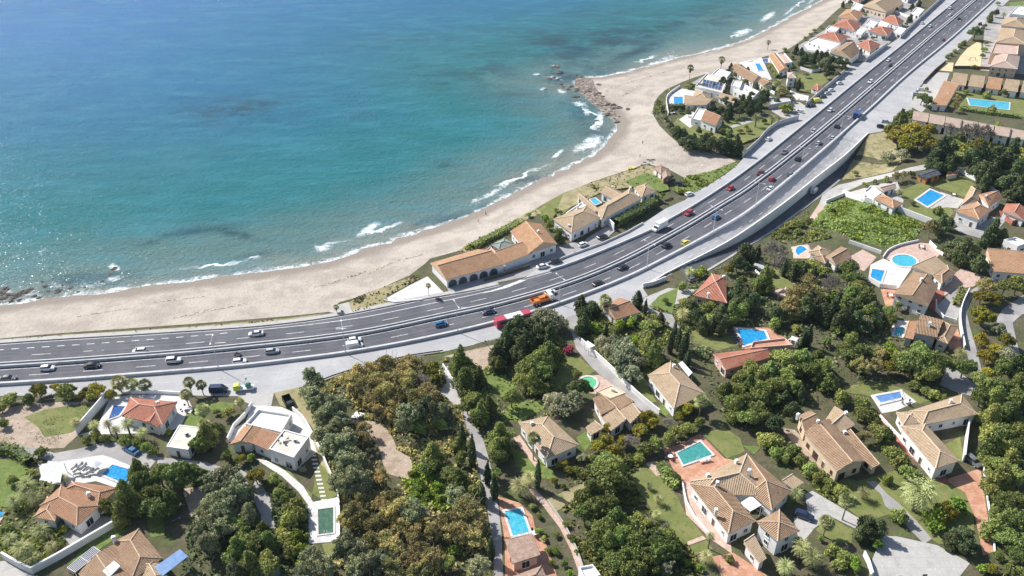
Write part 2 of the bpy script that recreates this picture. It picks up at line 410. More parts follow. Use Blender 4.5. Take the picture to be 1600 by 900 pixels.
LEAF = {'pi': leafmat('pine_needles', (0.146, 0.197, 0.058), (0.301, 0.357, 0.102)),
 'dk': leafmat('dark_leaves', (0.088, 0.123, 0.052), (0.183, 0.230, 0.094)),
 'eu': leafmat('eucalyptus_leaves', (0.196, 0.230, 0.120), (0.384, 0.404, 0.213)),
 'ol': leafmat('olive_leaves', (0.238, 0.263, 0.153), (0.437, 0.441, 0.264)),
 'dr': leafmat('brown_leaves', (0.329, 0.261, 0.105), (0.549, 0.435, 0.193), (0.232, 0.244, 0.088), hue=(.03, .492)),
 'mi': leafmat('mimosa_blossom', (.27, .225, .03), (.42, .35, .05), (.15, .18, .04), hue=(.03, .49)),
 'sh': leafmat('shrub_leaves', (0.177, 0.235, 0.062), (0.354, 0.396, 0.111)),
 'sb': leafmat('bright_leaves', (0.145, 0.251, 0.031), (0.306, 0.421, 0.070)),
 'cy': leafmat('cypress_leaves', (0.058, 0.084, 0.037), (0.122, 0.154, 0.070), trans=.1),
 'pa': leafmat('palm_leaves', (0.229, 0.273, 0.102), (0.478, 0.471, 0.205)),
 'ba': leafmat('bare_twigs', (0.216, 0.182, 0.155), (0.351, 0.304, 0.270), hue=(.02, .49)),
 'pk': leafmat('pink_blossom', (0.405, 0.054, 0.095), (0.567, 0.135, 0.162), hue=(.02, .49)),
 'wild': leafmat('wild_scrub', (.20,.27,.045), (.46,.50,.07), (.11,.165,.04)),
 'straw': leafmat('straw_scrub', (.16,.14,.06), (.26,.22,.10), (.10,.12,.04), hue=(.02, .49)),
 'dead': leafmat('dead_fronds', (.20,.15,.09), (.30,.23,.14), hue=(.02, .49))}
# ------------------------------------------------------------------ daylight
SUN_EL, SUN_AZ = R(42), R(145)                       # azimuth counter-clockwise from +x
sd = Vector((math.cos(SUN_AZ)*math.cos(SUN_EL), math.sin(SUN_AZ)*math.cos(SUN_EL), math.sin(SUN_EL)))
sl = bpy.data.lights.new('sun', 'SUN'); sl.energy = 5.0; sl.angle = R(.5); sl.color = (1, .97, .93)
so = bpy.data.objects.new('sun', sl); COL.objects.link(so); so.rotation_euler = sd.to_track_quat('Z', 'Y').to_euler()
wd = bpy.data.worlds.new('World'); SC.world = wd; wd.use_nodes = True; wn = wd.node_tree
sky = wn.nodes.new('ShaderNodeTexSky'); sky.sky_type = 'NISHITA'; sky.sun_disc = False
sky.sun_elevation = SUN_EL; sky.sun_rotation = math.pi/2 - SUN_AZ; sky.air_density = 1.0; sky.dust_density = 1.0
wn.links.new(sky.outputs[0], wn.nodes['Background'].inputs[0]); wn.nodes['Background'].inputs[1].default_value = .105
SC.view_settings.view_transform = 'Standard'; SC.view_settings.look = 'None'; SC.view_settings.gamma = 1.0; SC.view_settings.exposure = 0.42
SC.cycles.max_bounces = 6; SC.cycles.diffuse_bounces = 3; SC.cycles.glossy_bounces = 2; SC.cycles.transmission_bounces = 3
SC.cycles.transparent_max_bounces = 4; SC.cycles.use_denoising = True; SC.cycles.sample_clamp_indirect = 4.0

# ------------------------------------------------------------------ the air between here and the far shore
def haze():
    mb = MB(); mb.box((0, 2500, 77), (9000, 7000, 172)); o = link('haze', mb.mesh('haze', [])); tag(o, kind='stuff')
    m = bpy.data.materials.new('haze'); m.use_nodes = True; nt = m.node_tree; nt.nodes.remove(nt.nodes['Principled BSDF'])
    v = nt.nodes.new('ShaderNodeVolumePrincipled'); v.inputs['Color'].default_value = (.62, .80, 1, 1); v.inputs['Density'].default_value = HAZE; v.inputs['Anisotropy'].default_value = .3
    nt.links.new(v.outputs[0], nt.nodes['Material Output'].inputs['Volume']); o.data.materials.append(m)
HAZE = .00005
haze()
# ------------------------------------------------------------------ sea
def sea():
    xs = np.arange(-520, 1720, 5.0); ys = np.concatenate([[-350,-342,-330,-315], np.arange(-300, 0, 12), np.arange(0, 530, 4.0)])
    X, Y = np.meshgrid(xs, ys); W = U(X, Y, SEA_Z); nx = len(xs); V = W.reshape(-1, 3); px = X.ravel(); py = Y.ravel()
    d = sdist(V[:, :2], SHORE)
    idx = np.arange(len(V)).reshape(Y.shape)
    q = np.stack([idx[1:, :-1], idx[1:, 1:], idx[:-1, 1:], idx[:-1, :-1]], -1).reshape(-1, 4)
    q = q[(d[q] > -14).any(1)]
    use = np.unique(q); re = -np.ones(len(V), int); re[use] = np.arange(len(use))
    me = bpy.data.meshes.new('sea'); me.from_pydata(V[use].tolist(), [], re[q].tolist())
    def blobs(L):
        r = np.zeros(len(use))
        for x, y, rx, ry, ang, k in L:
            a = R(ang); dx, dy = px[use]-x, py[use]-y
            e = ((dx*math.cos(a)+dy*math.sin(a))/rx)**2 + ((-dx*math.sin(a)+dy*math.cos(a))/ry)**2
            r = np.maximum(r, k*np.exp(-e*1.1))
        return r
    weed = blobs([(370,172,95,22,-4,.75),(300,362,75,5,-8,.8),(370,366,50,5,12,.8),(240,376,50,5,-18,.7),(400,398,50,5,-12,.5),(880,75,75,30,10,.9),(950,62,70,26,-10,.9),(1010,52,60,18,-25,.85),
      (760,110,60,32,-5,.6),(880,120,35,14,0,.8),(1000,78,60,10,-20,.9),(820,283,40,7,-10,.6),(700,257,14,5,0,.7),(660,348,30,6,-25,.7),(690,343,26,6,-10,.7),(690,352,40,7,-28,.9),
      (730,340,30,6,-28,.8),(1060,35,80,16,-25,.7),(700,120,70,25,0,.45),(800,150,60,18,10,.4),(905,170,34,22,30,.7),(100,440,90,10,-5,.75),(20,455,60,10,0,.8),(930,110,40,10,-10,.8),
      (1130,30,60,14,-20,.6),(640,60,120,14,-5,.3),(560,180,40,8,0,.35),(960,20,120,10,0,.4),(930,210,30,14,10,.5)])
    foam = blobs([(504,387,24,9,-10,.9),(576,358,32,9,-36,.95),(768,302,42,6,-28,.85),(742,314,18,8,-20,.8),(793,287,16,3,-36,1.),(871,241,15,3.2,-38,1.25),(922,224,34,14,-22,.98),(868,104,11,4,15,1.),(838,116,10,3,5,1.),
      (866,121,22,5,8,.85),(848,139,8,3,-25,1.),(878,143,11,5,15,.95),(905,162,16,5,5,1.),(917,175,6,11,-8,1.),(938,180,9,9,20,.9),(925,120,14,3,5,.7),(1019,89,6,3,0,1.),(1160,51,22,7,-18,1.),(1200,26,20,6,-30,1.),(1110,78,40,4,-14,.7),
      (965,90,3,2,0,1.),(178,418,13,8,20,.95),(185,434,12,5,-10,.8),(92,448,26,13,0,.72),(50,460,36,10,0,.66),(140,446,46,8,-8,.66),(180,436,26,8,-5,.7),(10,458,26,9,-10,.7),(1042,90,30,4,-14,.8),(610,325,16,3,-20,.6),(1235,16,20,4,-40,.85),(1270,0,24,4,-35,.8),(20,400,40,10,-15,.5),(60,392,50,8,-15,.5)])
    for n, a in (('shore', d[use]), ('weed', weed), ('foam', foam)):
        at = me.attributes.new(n, 'FLOAT', 'POINT'); at.data.foreach_set('value', a.astype(np.float32))
    m, nt, b = nodes('sea_water'); v = pos(nt)
    A = {n: N(nt, 'ShaderNodeAttribute', attribute_name=n).outputs['Fac'] for n in ('shore', 'weed', 'foam')}
    big = noise(nt, v, .012, 4, .6); mid = noise(nt, v, .05, 4, .6)
    def add(a, b_, k):
        n = N(nt, 'ShaderNodeMath', operation='MULTIPLY_ADD'); nt.links.new(b_, n.inputs[0]); n.inputs[1].default_value = k; nt.links.new(a, n.inputs[2]); return n.outputs[0]
    dd = add(add(A['shore'], big, 46), mid, 12)          # depth follows the shore, broken by sandbanks
    c = mixc(nt, ramp(nt, dd, 26, 50), (.23,.245,.21), (.105,.185,.175))
    c = mixc(nt, ramp(nt, dd, 42, 100), c, (.010,.148,.165))
    c = mixc(nt, ramp(nt, dd, 85, 230), c, (.000,.128,.245))
    c = mixc(nt, ramp(nt, dd, 180, 430), c, (.000,.140,.365))
    wn_ = N(nt, 'ShaderNodeMath', operation='MULTIPLY'); nt.links.new(A['weed'], wn_.inputs[0]); nt.links.new(ramp(nt, noise(nt, v, .05, 7, .74), .36, .54), wn_.inputs[1])
    c = mixc(nt, wn_.outputs[0], c, (.006,.042,.072))
    # long swell lines, slightly lighter and darker, crossing toward the beach
    mp = N(nt, 'ShaderNodeMapping'); mp.inputs['Rotation'].default_value = (0, 0, R(-33)); mp.inputs['Scale'].default_value = (.35, 1.0, 1); nt.links.new(v, mp.inputs[0])
    sw = noise(nt, mp.outputs[0], .10, 5, .6)
    c = mixc(nt, ramp(nt, sw, .4, .75), c, mixc(nt, .3, c, (.05,.27,.36)))
    # surf
    fo = noise(nt, v, .55, 6, .75, .6); fo2 = noise(nt, v, .09, 4, .6)
    s1 = add(A['shore'], fo2, -9.0); s1 = add(s1, fo, -5.0)
    band = N(nt, 'ShaderNodeMath', operation='MULTIPLY'); nt.links.new(ramp(nt, s1, -2.9, -5.6), band.inputs[0]); nt.links.new(ramp(nt, fo, .36, .56), band.inputs[1])
    lace = noise(nt, v, 1.0, 6, .8, .3); fm = N(nt, 'ShaderNodeMath', operation='MULTIPLY'); nt.links.new(A['foam'], fm.inputs[0]); fm.inputs[1].default_value = .75; fm = add(fm.outputs[0], lace, .9); fm = add(fm, noise(nt, v, .22, 4, .7, 1.0), .9); fm = ramp(nt, fm, 1.26, 1.62)
    # a second, broken line of breakers a few metres out
    s2 = add(A['shore'], fo2, -16.0); ab = N(nt, 'ShaderNodeMath', operation='ADD'); nt.links.new(s2, ab.inputs[0]); ab.inputs[1].default_value = -3.5; ab2 = N(nt, 'ShaderNodeMath', operation='ABSOLUTE'); nt.links.new(ab.outputs[0], ab2.inputs[0])
    b2 = N(nt, 'ShaderNodeMath', operation='MULTIPLY'); nt.links.new(ramp(nt, add(ab2.outputs[0], fo, -2.0), .35, -.35), b2.inputs[0]); nt.links.new(ramp(nt, noise(nt, v, .028, 3), .52, .62), b2.inputs[1])
    b3 = N(nt, 'ShaderNodeMath', operation='MAXIMUM'); nt.links.new(band.outputs[0], b3.inputs[0]); nt.links.new(b2.outputs[0], b3.inputs[1]); band = b3
    mxm = N(nt, 'ShaderNodeMath', operation='MAXIMUM'); nt.links.new(band.outputs[0], mxm.inputs[0]); nt.links.new(fm, mxm.inputs[1])
    c = mixc(nt, mxm.outputs[0], c, (.74,.77,.77))
    nt.links.new(c, b.inputs['Base Color']); b.inputs['IOR'].default_value = 1.33; b.inputs['Specular IOR Level'].default_value = .045
    rr = N(nt, 'ShaderNodeMapRange'); rr.inputs[3].default_value = .11; rr.inputs[4].default_value = .9; nt.links.new(mxm.outputs[0], rr.inputs[0]); nt.links.new(rr.outputs[0], b.inputs['Roughness'])
    mp2 = N(nt, 'ShaderNodeMapping'); mp2.inputs['Rotation'].default_value = (0, 0, R(-33)); mp2.inputs['Scale'].default_value = (.5, 1.0, 1); nt.links.new(v, mp2.inputs[0])
    w1 = noise(nt, mp2.outputs[0], 1.1, 4, .62); w2 = noise(nt, mp2.outputs[0], .16, 3, .5)
    hh = add(w1, w2, 1.3)
    bn = N(nt, 'ShaderNodeBump', Strength=1.0, Distance=1.05); nt.links.new(hh, bn.inputs['Height'])
    # wavelets: small facets tilted at random, which catch the sun where the slope suits
    vo = N(nt, 'ShaderNodeTexVoronoi', Scale=3.2); nt.links.new(v, vo.inputs['Vector']); sp = N(nt, 'ShaderNodeSeparateXYZ'); nt.links.new(vo.outputs['Color'], sp.inputs[0])
    def lin(a, b_, kb, off, k):
        n = N(nt, 'ShaderNodeMath', operation='MULTIPLY_ADD'); nt.links.new(b_, n.inputs[0]); n.inputs[1].default_value = kb; nt.links.new(a, n.inputs[2])
        n2 = N(nt, 'ShaderNodeMath', operation='ADD'); nt.links.new(n.outputs[0], n2.inputs[0]); n2.inputs[1].default_value = off
        n3 = N(nt, 'ShaderNodeMath', operation='MULTIPLY'); nt.links.new(n2.outputs[0], n3.inputs[0]); n3.inputs[1].default_value = k; return n3.outputs[0]
    cx = N(nt, 'ShaderNodeCombineXYZ', Z=1.0); nt.links.new(lin(sp.outputs[0], sp.outputs[2], 1.0, -1.0, .50), cx.inputs[0]); nt.links.new(lin(sp.outputs[1], sp.outputs[2], -1.0, 0.0, .50), cx.inputs[1])
    vn = N(nt, 'ShaderNodeVectorMath', operation='NORMALIZE'); nt.links.new(cx.outputs[0], vn.inputs[0]); gl = N(nt, 'ShaderNodeBsdfGlossy', Roughness=.2); nt.links.new(vn.outputs[0], gl.inputs['Normal']); mg = N(nt, 'ShaderNodeMixShader'); mg.inputs[0].default_value = .013
    nt.links.new(b.outputs[0], mg.inputs[1]); nt.links.new(gl.outputs[0], mg.inputs[2]); nt.links.new(mg.outputs[0], nt.nodes['Material Output'].inputs[0]); nt.links.new(bn.outputs[0], b.inputs['Normal'])
    me.materials.append(m); me.polygons.foreach_set('use_smooth', [True]*len(me.polygons))
    tag(link('sea', me), kind='structure')
sea()

# ------------------------------------------------------------------ beach and ground
def beach():
    sh = offset(SHORE, 16.0)
    ring = np.vstack([sh, EDGE[::-1]])
    # drop loops that the offset makes at the headland
    keep = [i for i in range(len(sh)) if sdist(sh[i:i+1], SHORE)[0] > 13.0]
    ring = np.vstack([sh[keep], EDGE[::-1]])
    g = gridpts(ring, 7.0); g = g[(g[:,1] < 700)]
    v, f = fill(ring, g)
    z = hgt(v); d = -sdist(v, SHORE)
    me = bpy.data.meshes.new('beach'); me.from_pydata(np.column_stack([v, z+.005]).tolist(), [], f)
    if np.mean([p.normal.z for p in me.polygons]) < 0: me.flip_normals()
    at = me.attributes.new('inland', 'FLOAT', 'POINT'); at.data.foreach_set('value', d.astype(np.float32))
    m, nt, b = nodes('beach_sand'); p = pos(nt); A = N(nt, 'ShaderNodeAttribute', attribute_name='inland').outputs['Fac']
    c = mixc(nt, ramp(nt, noise(nt, p, .09, 7, .72), .40, .62), (.475,.42,.355), (.365,.315,.265))
    c = mixc(nt, ramp(nt, noise(nt, p, .9, 5, .7), .56, .75), c, (.33,.285,.24))
    w = N(nt, 'ShaderNodeMath', operation='MULTIPLY_ADD'); nt.links.new(noise(nt, p, .12, 4), w.inputs[0]); w.inputs[1].default_value = -7; nt.links.new(A, w.inputs[2])
    c = mixc(nt, ramp(nt, w.outputs[0], 4.5, -1.5), c, (.27,.23,.19))
    nt.links.new(c, b.inputs['Base Color']); b.inputs['Roughness'].default_value = .9; b.inputs['Specular IOR Level'].default_value = .2
    bn = N(nt, 'ShaderNodeBump', Strength=1.0, Distance=.45); nt.links.new(noise(nt, p, .9, 5, .7), bn.inputs['Height']); nt.links.new(bn.outputs[0], b.inputs['Normal'])
    me.materials.append(m); me.polygons.foreach_set('use_smooth', [True]*len(me.polygons)); tag(link('beach', me), kind='structure')
beach()

def ground():
    far = U(np.array([2600, 2600, 1500, 200, -700]), np.array([-240, 400, 1600, 1600, 900.0]))[:, :2]
    far = np.array([[9000, 5200], [3000, 100], [700, -250], [-700, -250], [-900, 150]], float)
    ring = np.vstack([EDGE, far])
    wl = WALL
    off = [offset(WALL, -k) for k in (2.5, 6, 9, 12, 15, 18, 21, 24, 27, 30, 33)]
    g = np.vstack(off); ok = inside(g, ring); g = g[ok]
    sq = gridpts(ring, 40.0); sq = sq[np.abs(sdist(sq, WALL)) > 40]
    v, f = fill(ring, np.vstack([g, sq]), [wl])
    z = hgt(v)
    me = bpy.data.meshes.new('ground'); me.from_pydata(np.column_stack([v, z]).tolist(), [], f)
    if np.mean([p.normal.z for p in me.polygons]) < 0: me.flip_normals()
    me.materials.append(M['earth']); tag(link('ground', me), kind='structure')
ground()

# ------------------------------------------------------------------ motorway
L0_PX = [(-300,562),(-60,542),(0,537),(100,530),(200,524),(300,517.5),(400,510.5),(480,501.5),(537,492.5),(592,482),(655,469),(740,454),(780,445),(818,435),(880,417),
 (940,394),(980,377),(1016,361),(1044,345),(1080,324.5),(1136,288.5),(1180,256.5),(1200,241),(1280,176),(1347,121),(1424,59),(1495,0),(1530,-30),(1590,-80),(1660,-135)]
M_PX = [(-300,592),(-60,577),(0,572.5),(100,566),(200,558.5),(300,550.5),(400,540.5),(490,531),(580,518),(680,497),(780,475),(880,445.5),(966,411),(1060,361),(1120,325),(1180,286),(1280,207),(1385,117.5),(1452,60),(1525,-1),(1560,-31),(1620,-80),(1690,-135)]
R_PX = [(-300,622),(-60,606),(0,602),(100,595.5),(200,588),(300,580),(380,573),(460,563.5),(540,553),(630,537.5),(715,519.5),(770,506),(826,491),(874,475.5),(930,455),(980,434.5),(1030,410),(1114,364.5),(1180,323),(1280,240.5),(1360,170),(1417,117.5),(1488,59),(1553,0),(1590,-31),(1650,-80),(1720,-135)]
S_PX = [(-300,640),(-60,626),(0,619),(100,618),(200,616),(300,618),(380,619),(428,614),(466,606),(510,593),(545,580),(580,571),(640,557),(700,548),(767,531),(800,522),(850,508),(880,500),(905,490),(940,476),(988,474),(1012,462)]
U_PX = [(818,437),(830,424),(880,406),(896,398),(940,382),(980,364),(1010,346),(1042,325),(1070,313),(1082,303),(1116,284),(1146,263),(1160,249),(1173,234),(1187,222),(1196,211),(1212,199),(1238,188),(1250,176),(1258,168),(1320,114),(1352,97),(1386,72),(1415,52),(1442,27),(1472,-1),(1500,-25),(1560,-72),(1640,-130)]
T_PX = WALL_PX + [(1376,206),(1392,196),(1424,172),(1426,150),(1442,130),(1464,107),(1477,96),(1510,66),(1545,31),(1577,0),(1610,-31),(1675,-80),(1750,-135)]
L0 = line_w(L0_PX, 0, 5); ML = line_w(M_PX, 0, 5); RL = line_w(R_PX, 0, 5); SL = line_w(S_PX, 0, 5); UL = line_w(U_PX, 0, 5); TL = line_w(T_PX, 0, 5)
sheet('motorway', np.vstack([L0, RL[::-1]]), M['asphalt'])
sheet('service_road', np.vstack([RL, TL[::-1], SL[::-1]]), M['asphalt_light'])
k = np.argmin(np.linalg.norm(L0 - UL[0], axis=1))
sheet('frontage_road', np.vstack([L0[k:], UL[::-1]]), M['asphalt_light'])
strip('verge', offset(L0[:k], 1.2), 2.0, M['concrete'])
for d_ in (-2.7, -4.1, -6.3, -7.7, 2.6, 4.0, 6.1, 7.6): strip('wheel_track', offset(ML, d_), .7, M['asphalt_worn_shaded'], lift=.05)
# seaward lane count changes where the slip lane ends
strip('lane_marking', offset(ML, -5.35), .22, M['paint'], dash=(5.5, 9.5), phase=3)
strip('lane_marking', offset(ML, 4.9), .22, M['paint'], dash=(5.5, 9.5))
strip('lane_marking', offset(ML, -1.9), .2, M['paint']); strip('lane_marking', offset(ML, 1.6), .2, M['paint'])
strip('lane_marking', offset(RL, .95), .2, M['paint'])
kk = [np.argmin(np.linalg.norm(ML - U(a, b)[:2], axis=1)) for a, b in ((395, 541), (640, 506), (818, 465))]
strip('lane_marking', offset(ML[:kk[0]], 8.7), .32, M['paint'], dash=(2.2, 2.2))
strip('lane_marking', offset(ML[kk[0]:kk[2]], 8.7), .3, M['paint'])
strip('lane_marking', offset(L0[:k], -.7), .22, M['paint']); strip('lane_marking', offset(L0[k:], -1.0), .22, M['paint'])
strip('lane_marking', offset(RL, -4.6), .15, M['paint'], dash=(3, 5)); strip('lane_marking', offset(RL, -8.0), .15, M['paint'], dash=(3, 5), phase=2)
strip('lane_marking', offset(TL[20:], 2.2), .15, M['paint'], dash=(2.5, 3))
patch('lane_marking', [(752,459),(786,452),(822,438),(814,437),(780,450)], M['paint'])
for x, y in ((153,548),(344,536),(533,514),(728,481)): # painted lane arrows
    p = P1(x, y); strip('road_arrow', np.array([[p.x-1.6, p.y-.1], [p.x+1.6, p.y+.3]]), .28, M['paint'])

NB = dict(group='concrete barriers along the motorway')
wall_run('concrete_barrier', 'concrete median barrier on the seaward side of the central strip', 'barrier', offset(ML, .75), .45, 0, .9, M['barrier'], **NB)
wall_run('concrete_barrier', 'concrete median barrier on the inland side of the central strip', 'barrier', offset(ML, -.75), .45, 0, .9, M['barrier'], **NB)
strip('median_strip', ML, .9, M['slate'], lift=.6)
wall_run('concrete_barrier', 'long concrete barrier between the motorway and the inland service road', 'barrier', RL, .8, 0, 1.0, M['barrier'], **NB)
wall_run('concrete_barrier', 'concrete barrier between the motorway and the seaward frontage road', 'barrier', L0[k+2:], .6, 0, .9, M['barrier'], **NB)
wall_run('kerb', 'low pale kerb along the beach side of the motorway', 'kerb', offset(L0[:k-1], .15), .3, 0, .28, M['concrete'])
wl = offset(WALL, -.05)
rw = wall_run('retaining_wall', 'tall pale concrete retaining wall holding up the service road', 'wall', wl, .5, -5.2, .55, M['stucco'])
mb = MB(); c0 = Vector((*WALL[len(WALL)//2], 1.0))
for i in range(0, len(WALL)-1):
    a, b = WALL[i], WALL[i+1]; mb.tube([(*a, 1.1), (*b, 1.1)], .06, n=4)
    for t in (0, .5): q = a + (b-a)*t; mb.box((q[0], q[1], .83), (.07, .07, .56))
link('handrail', mb.mesh('handrail', [M['steel']], c0), rw, c0 - rw.location)
wall_run('guard_rail', 'dark guard rail where the service road bends past the brown grove', 'rail', line_w([(500,597),(520,589),(545,581),(580,572),(642,557),(692,550)], 0, 4), .12, .35, .75, M['darkwood'])
# lower road under the wall, the shade there deepened by a darker asphalt colour
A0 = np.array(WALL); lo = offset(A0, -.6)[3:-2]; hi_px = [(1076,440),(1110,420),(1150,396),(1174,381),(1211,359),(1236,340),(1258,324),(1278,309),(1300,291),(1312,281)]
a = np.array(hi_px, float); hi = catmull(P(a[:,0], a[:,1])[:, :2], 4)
ring = np.vstack([lo, hi[::-1]]); sheet('lower_road', ring, M['asphalt_worn_shaded'], grid=gridpts(ring, 3.0), lift=.06)
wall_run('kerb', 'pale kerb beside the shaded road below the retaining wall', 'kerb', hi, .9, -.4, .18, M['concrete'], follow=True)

pr_ = np.random.default_rng(5)
for i in range(14):                                   # resurfaced patches
    j = pr_.integers(30, len(ML)-40); s_ = pr_.choice([-6.9, -3.4, 3.2, 6.8]); n_ = pr_.integers(2, 6); strip('asphalt_patch', offset(ML, s_)[j:j+n_], pr_.uniform(1.2, 2.8), M['asphalt_worn_shaded'] if i % 3 else M['asphalt'], lift=.054)
# ------------------------------------------------------------------ gardens, yards and paths
patch('scrub_verge', [(0,532),(100,523),(200,517),(300,510),(400,502),(460,496),(512,489),(480,496),(400,505.5),(300,513),(200,519.5),(100,526),(0,534)], M['dry'])
patch('scrub_slope', [(545,473),(560,464),(600,448),(650,430),(658,434),(625,452),(604,462),(604,471),(620,474),(580,482),(548,487)], M['dry'])
patch('forecourt', [(604,466),(640,446),(668,432),(680,444),(694,458),(660,469),(612,474)], M['white_pave'])
patch('slipway', [(514,488),(522,478),(545,472),(549,486),(532,490)], M['concrete'])
patch('forecourt', [(694,441),(790,414),(832,397),(872,383),(905,378),(906,388),(880,405),(842,419),(820,433),(745,448),(704,462)], M['lane'])
patch('path', [(1174,400),(1190,408),(1204,420),(1196,428),(1176,416)], M['concrete'])
patch('terrace', [(1206,456),(1228,447),(1248,455),(1226,468)], M['pink'])
patch('dune_scrub', [(715,392),(740,378),(780,357),(800,346),(832,328),(860,318),(850,332),(800,352),(780,366),(752,382),(730,394)], M['dry'])
patch('lawn', [(836,326),(880,302),(912,290),(930,296),(900,318),(872,340),(850,342)], M['lawn'])
patch('dune_scrub', [(880,303),(925,285),(975,269),(1008,258),(1040,264),(1050,282),(1000,290),(940,300),(905,318),(868,334)], M['dry'])
patch('grass', [(975,284),(1010,270),(1040,282),(1046,296),(1030,300),(1012,290),(990,292)], M['lawn_green'])
patch('grass', [(1050,296),(1072,276),(1110,268),(1148,254),(1154,256),(1122,280),(1080,304),(1060,302)], M['lawn_green'])
patch('yard', [(896,392),(918,372),(950,352),(962,360),(944,376),(905,394)], M['lane'])
patch('yard', [(984,322),(1010,310),(1018,318),(992,332)], M['concrete'])
patch('lawn', [(956,330),(984,318),(1016,306),(1024,318),(960,350)], M['lawn'])
# peninsula
patch('lawn', [(1046,198),(1060,184),(1082,188),(1104,200),(1112,216),(1086,218)], M['lawn'])
patch('lawn', [(1124,186),(1180,182),(1216,186),(1216,196),(1190,212),(1160,224),(1108,216)], M['lawn'])
patch('path', [(1138,198),(1172,187),(1180,189),(1144,200)], M['concrete'])
patch('lawn', [(1246,116),(1280,112),(1300,122),(1284,134),(1256,144),(1246,138)], M['lawn'])
patch('terrace', [(1043,150),(1062,138),(1096,142),(1098,166),(1046,178)], M['white_pave'])
patch('terrace', [(1061,187),(1088,168),(1100,168),(1096,186),(1078,200)], M['white_pave'])
patch('terrace', [(1154,98),(1190,90),(1206,124),(1198,126),(1172,112)], M['white_pave'])
patch('terrace', [(1080,130),(1112,112),(1140,120),(1128,142)], M['lane'])
patch('driveway', [(1200,150),(1228,156),(1250,160),(1262,168),(1248,186),(1222,184),(1206,174)], M['concrete'])
patch('driveway', [(1232,140),(1246,146),(1264,150),(1262,158),(1244,156)], M['white_pave'])
# top right
patch('yard', [(1310,98),(1330,100),(1352,97),(1340,108),(1320,114)], M['concrete'])
patch('yard', [(1240,76),(1300,40),(1350,12),(1400,-10),(1440,-4),(1440,24),(1410,50),(1384,72),(1350,96),(1296,88)], M['lane'])
patch('terrace', [(1256,70),(1290,56),(1320,66),(1300,82),(1262,78)], M['white_pave'])
patch('sand_court', [(1490,105),(1500,88),(1512,75),(1526,66),(1533,66),(1534,86),(1532,106)], M['sandcourt'])
patch('yard', [(1466,110),(1478,98),(1490,98),(1488,112)], M['sandcourt'])
patch('yard', [(1420,165),(1446,128),(1466,113),(1484,114),(1478,130),(1456,160),(1440,176)], M['concrete'])
patch('lawn', [(1576,4),(1606,1),(1610,8),(1578,10)], M['lawn_green'])
patch('yard', [(1540,30),(1560,10),(1640,8),(1640,120),(1532,110)], M['lane'])
patch('lawn', [(1484,138),(1600,146),(1640,150),(1640,186),(1520,176),(1478,166)], M['lawn'])
patch('grass', [(1458,238),(1490,214),(1560,214),(1640,216),(1640,262),(1540,262),(1490,252)], M['lawn_green'])
patch('dry_slope', [(1358,211),(1382,206),(1400,226),(1410,250),(1394,268),(1350,278),(1316,281),(1328,256),(1344,232)], M['dry'])
patch('lane', [(1280,318),(1286,302),(1310,289),(1350,279),(1400,268),(1446,257),(1450,264),(1400,275),(1352,286),(1318,301),(1300,313),(1286,330)], M['concrete'])
patch('lane', [(1262,345),(1280,318),(1288,328),(1272,348)], M['pink'])
patch('garden_yard', [(1318,303),(1370,288),(1402,284),(1412,312),(1408,332),(1350,315)], M['concrete'])
patch('lawn', [(1402,300),(1432,288),(1470,276),(1494,269),(1542,300),(1505,308),(1478,298),(1455,291),(1428,312),(1412,313)], M['lawn'])
patch('lawn', [(1410,331),(1432,317),(1450,325),(1482,320),(1490,332),(1480,346),(1458,350)], M['lawn'])
patch('terrace', [(1470,300),(1506,312),(1496,326),(1480,324),(1455,326),(1448,322)], M['concrete'])
patch('driveway', [(1478,346),(1500,338),(1530,350),(1560,336),(1572,344),(1545,376),(1500,364)], M['lane'])
patch('wild_plot', [(1290,320),(1312,312),(1400,334),(1442,352),(1430,374),(1386,389),(1330,374),(1262,352)], M['lawn_green'])
patch('terrace', [(1326,402),(1348,390),(1370,402),(1350,424),(1336,418)], M['pink'])
patch('terrace', [(1236,386),(1262,382),(1278,398),(1262,404),(1240,404)], M['pink'])
patch('terrace', [(1379,403),(1386,393),(1402,386),(1434,379),(1452,381),(1470,397),(1456,408),(1424,420)], M['pink'])
patch('terrace', [(1360,414),(1380,404),(1400,414),(1424,420),(1404,450),(1378,448),(1356,440)], M['white_pave'])
patch('terrace', [(1376,452),(1402,450),(1404,474),(1384,480)], M['terra'])
patch('terrace', [(1466,446),(1502,420),(1530,430),(1548,436),(1520,448),(1492,452),(1476,462)], M['pink'])
patch('terrace', [(1450,480),(1466,450),(1476,456),(1464,490)], M['red'])
patch('parking', [(1464,478),(1492,450),(1512,456),(1494,502),(1470,496)], M['lane'])
patch('terrace', [(1391,515),(1400,500),(1420,502),(1412,527),(1394,526)], M['white_pave'])
patch('terrace', [(1480,536),(1496,512),(1504,540),(1500,548),(1484,546)], M['terra'])
patch('lane', [(1556,432),(1566,438),(1532,452),(1516,470),(1511,492),(1515,510),(1524,540),(1533,575),(1540,612),(1526,618),(1521,590),(1508,545),(1500,515),(1499,490),(1504,470),(1520,452)], M['lane'], True)
patch('lane', [(1481,570),(1502,584),(1522,600),(1536,618),(1520,620),(1490,612),(1468,602)], M['lane'])
patch('road', [(1556,500),(1566,484),(1606,456),(1640,450),(1640,480),(1596,492),(1582,505),(1590,540),(1596,566),(1584,562),(1576,530),(1562,514)], M['lane'])
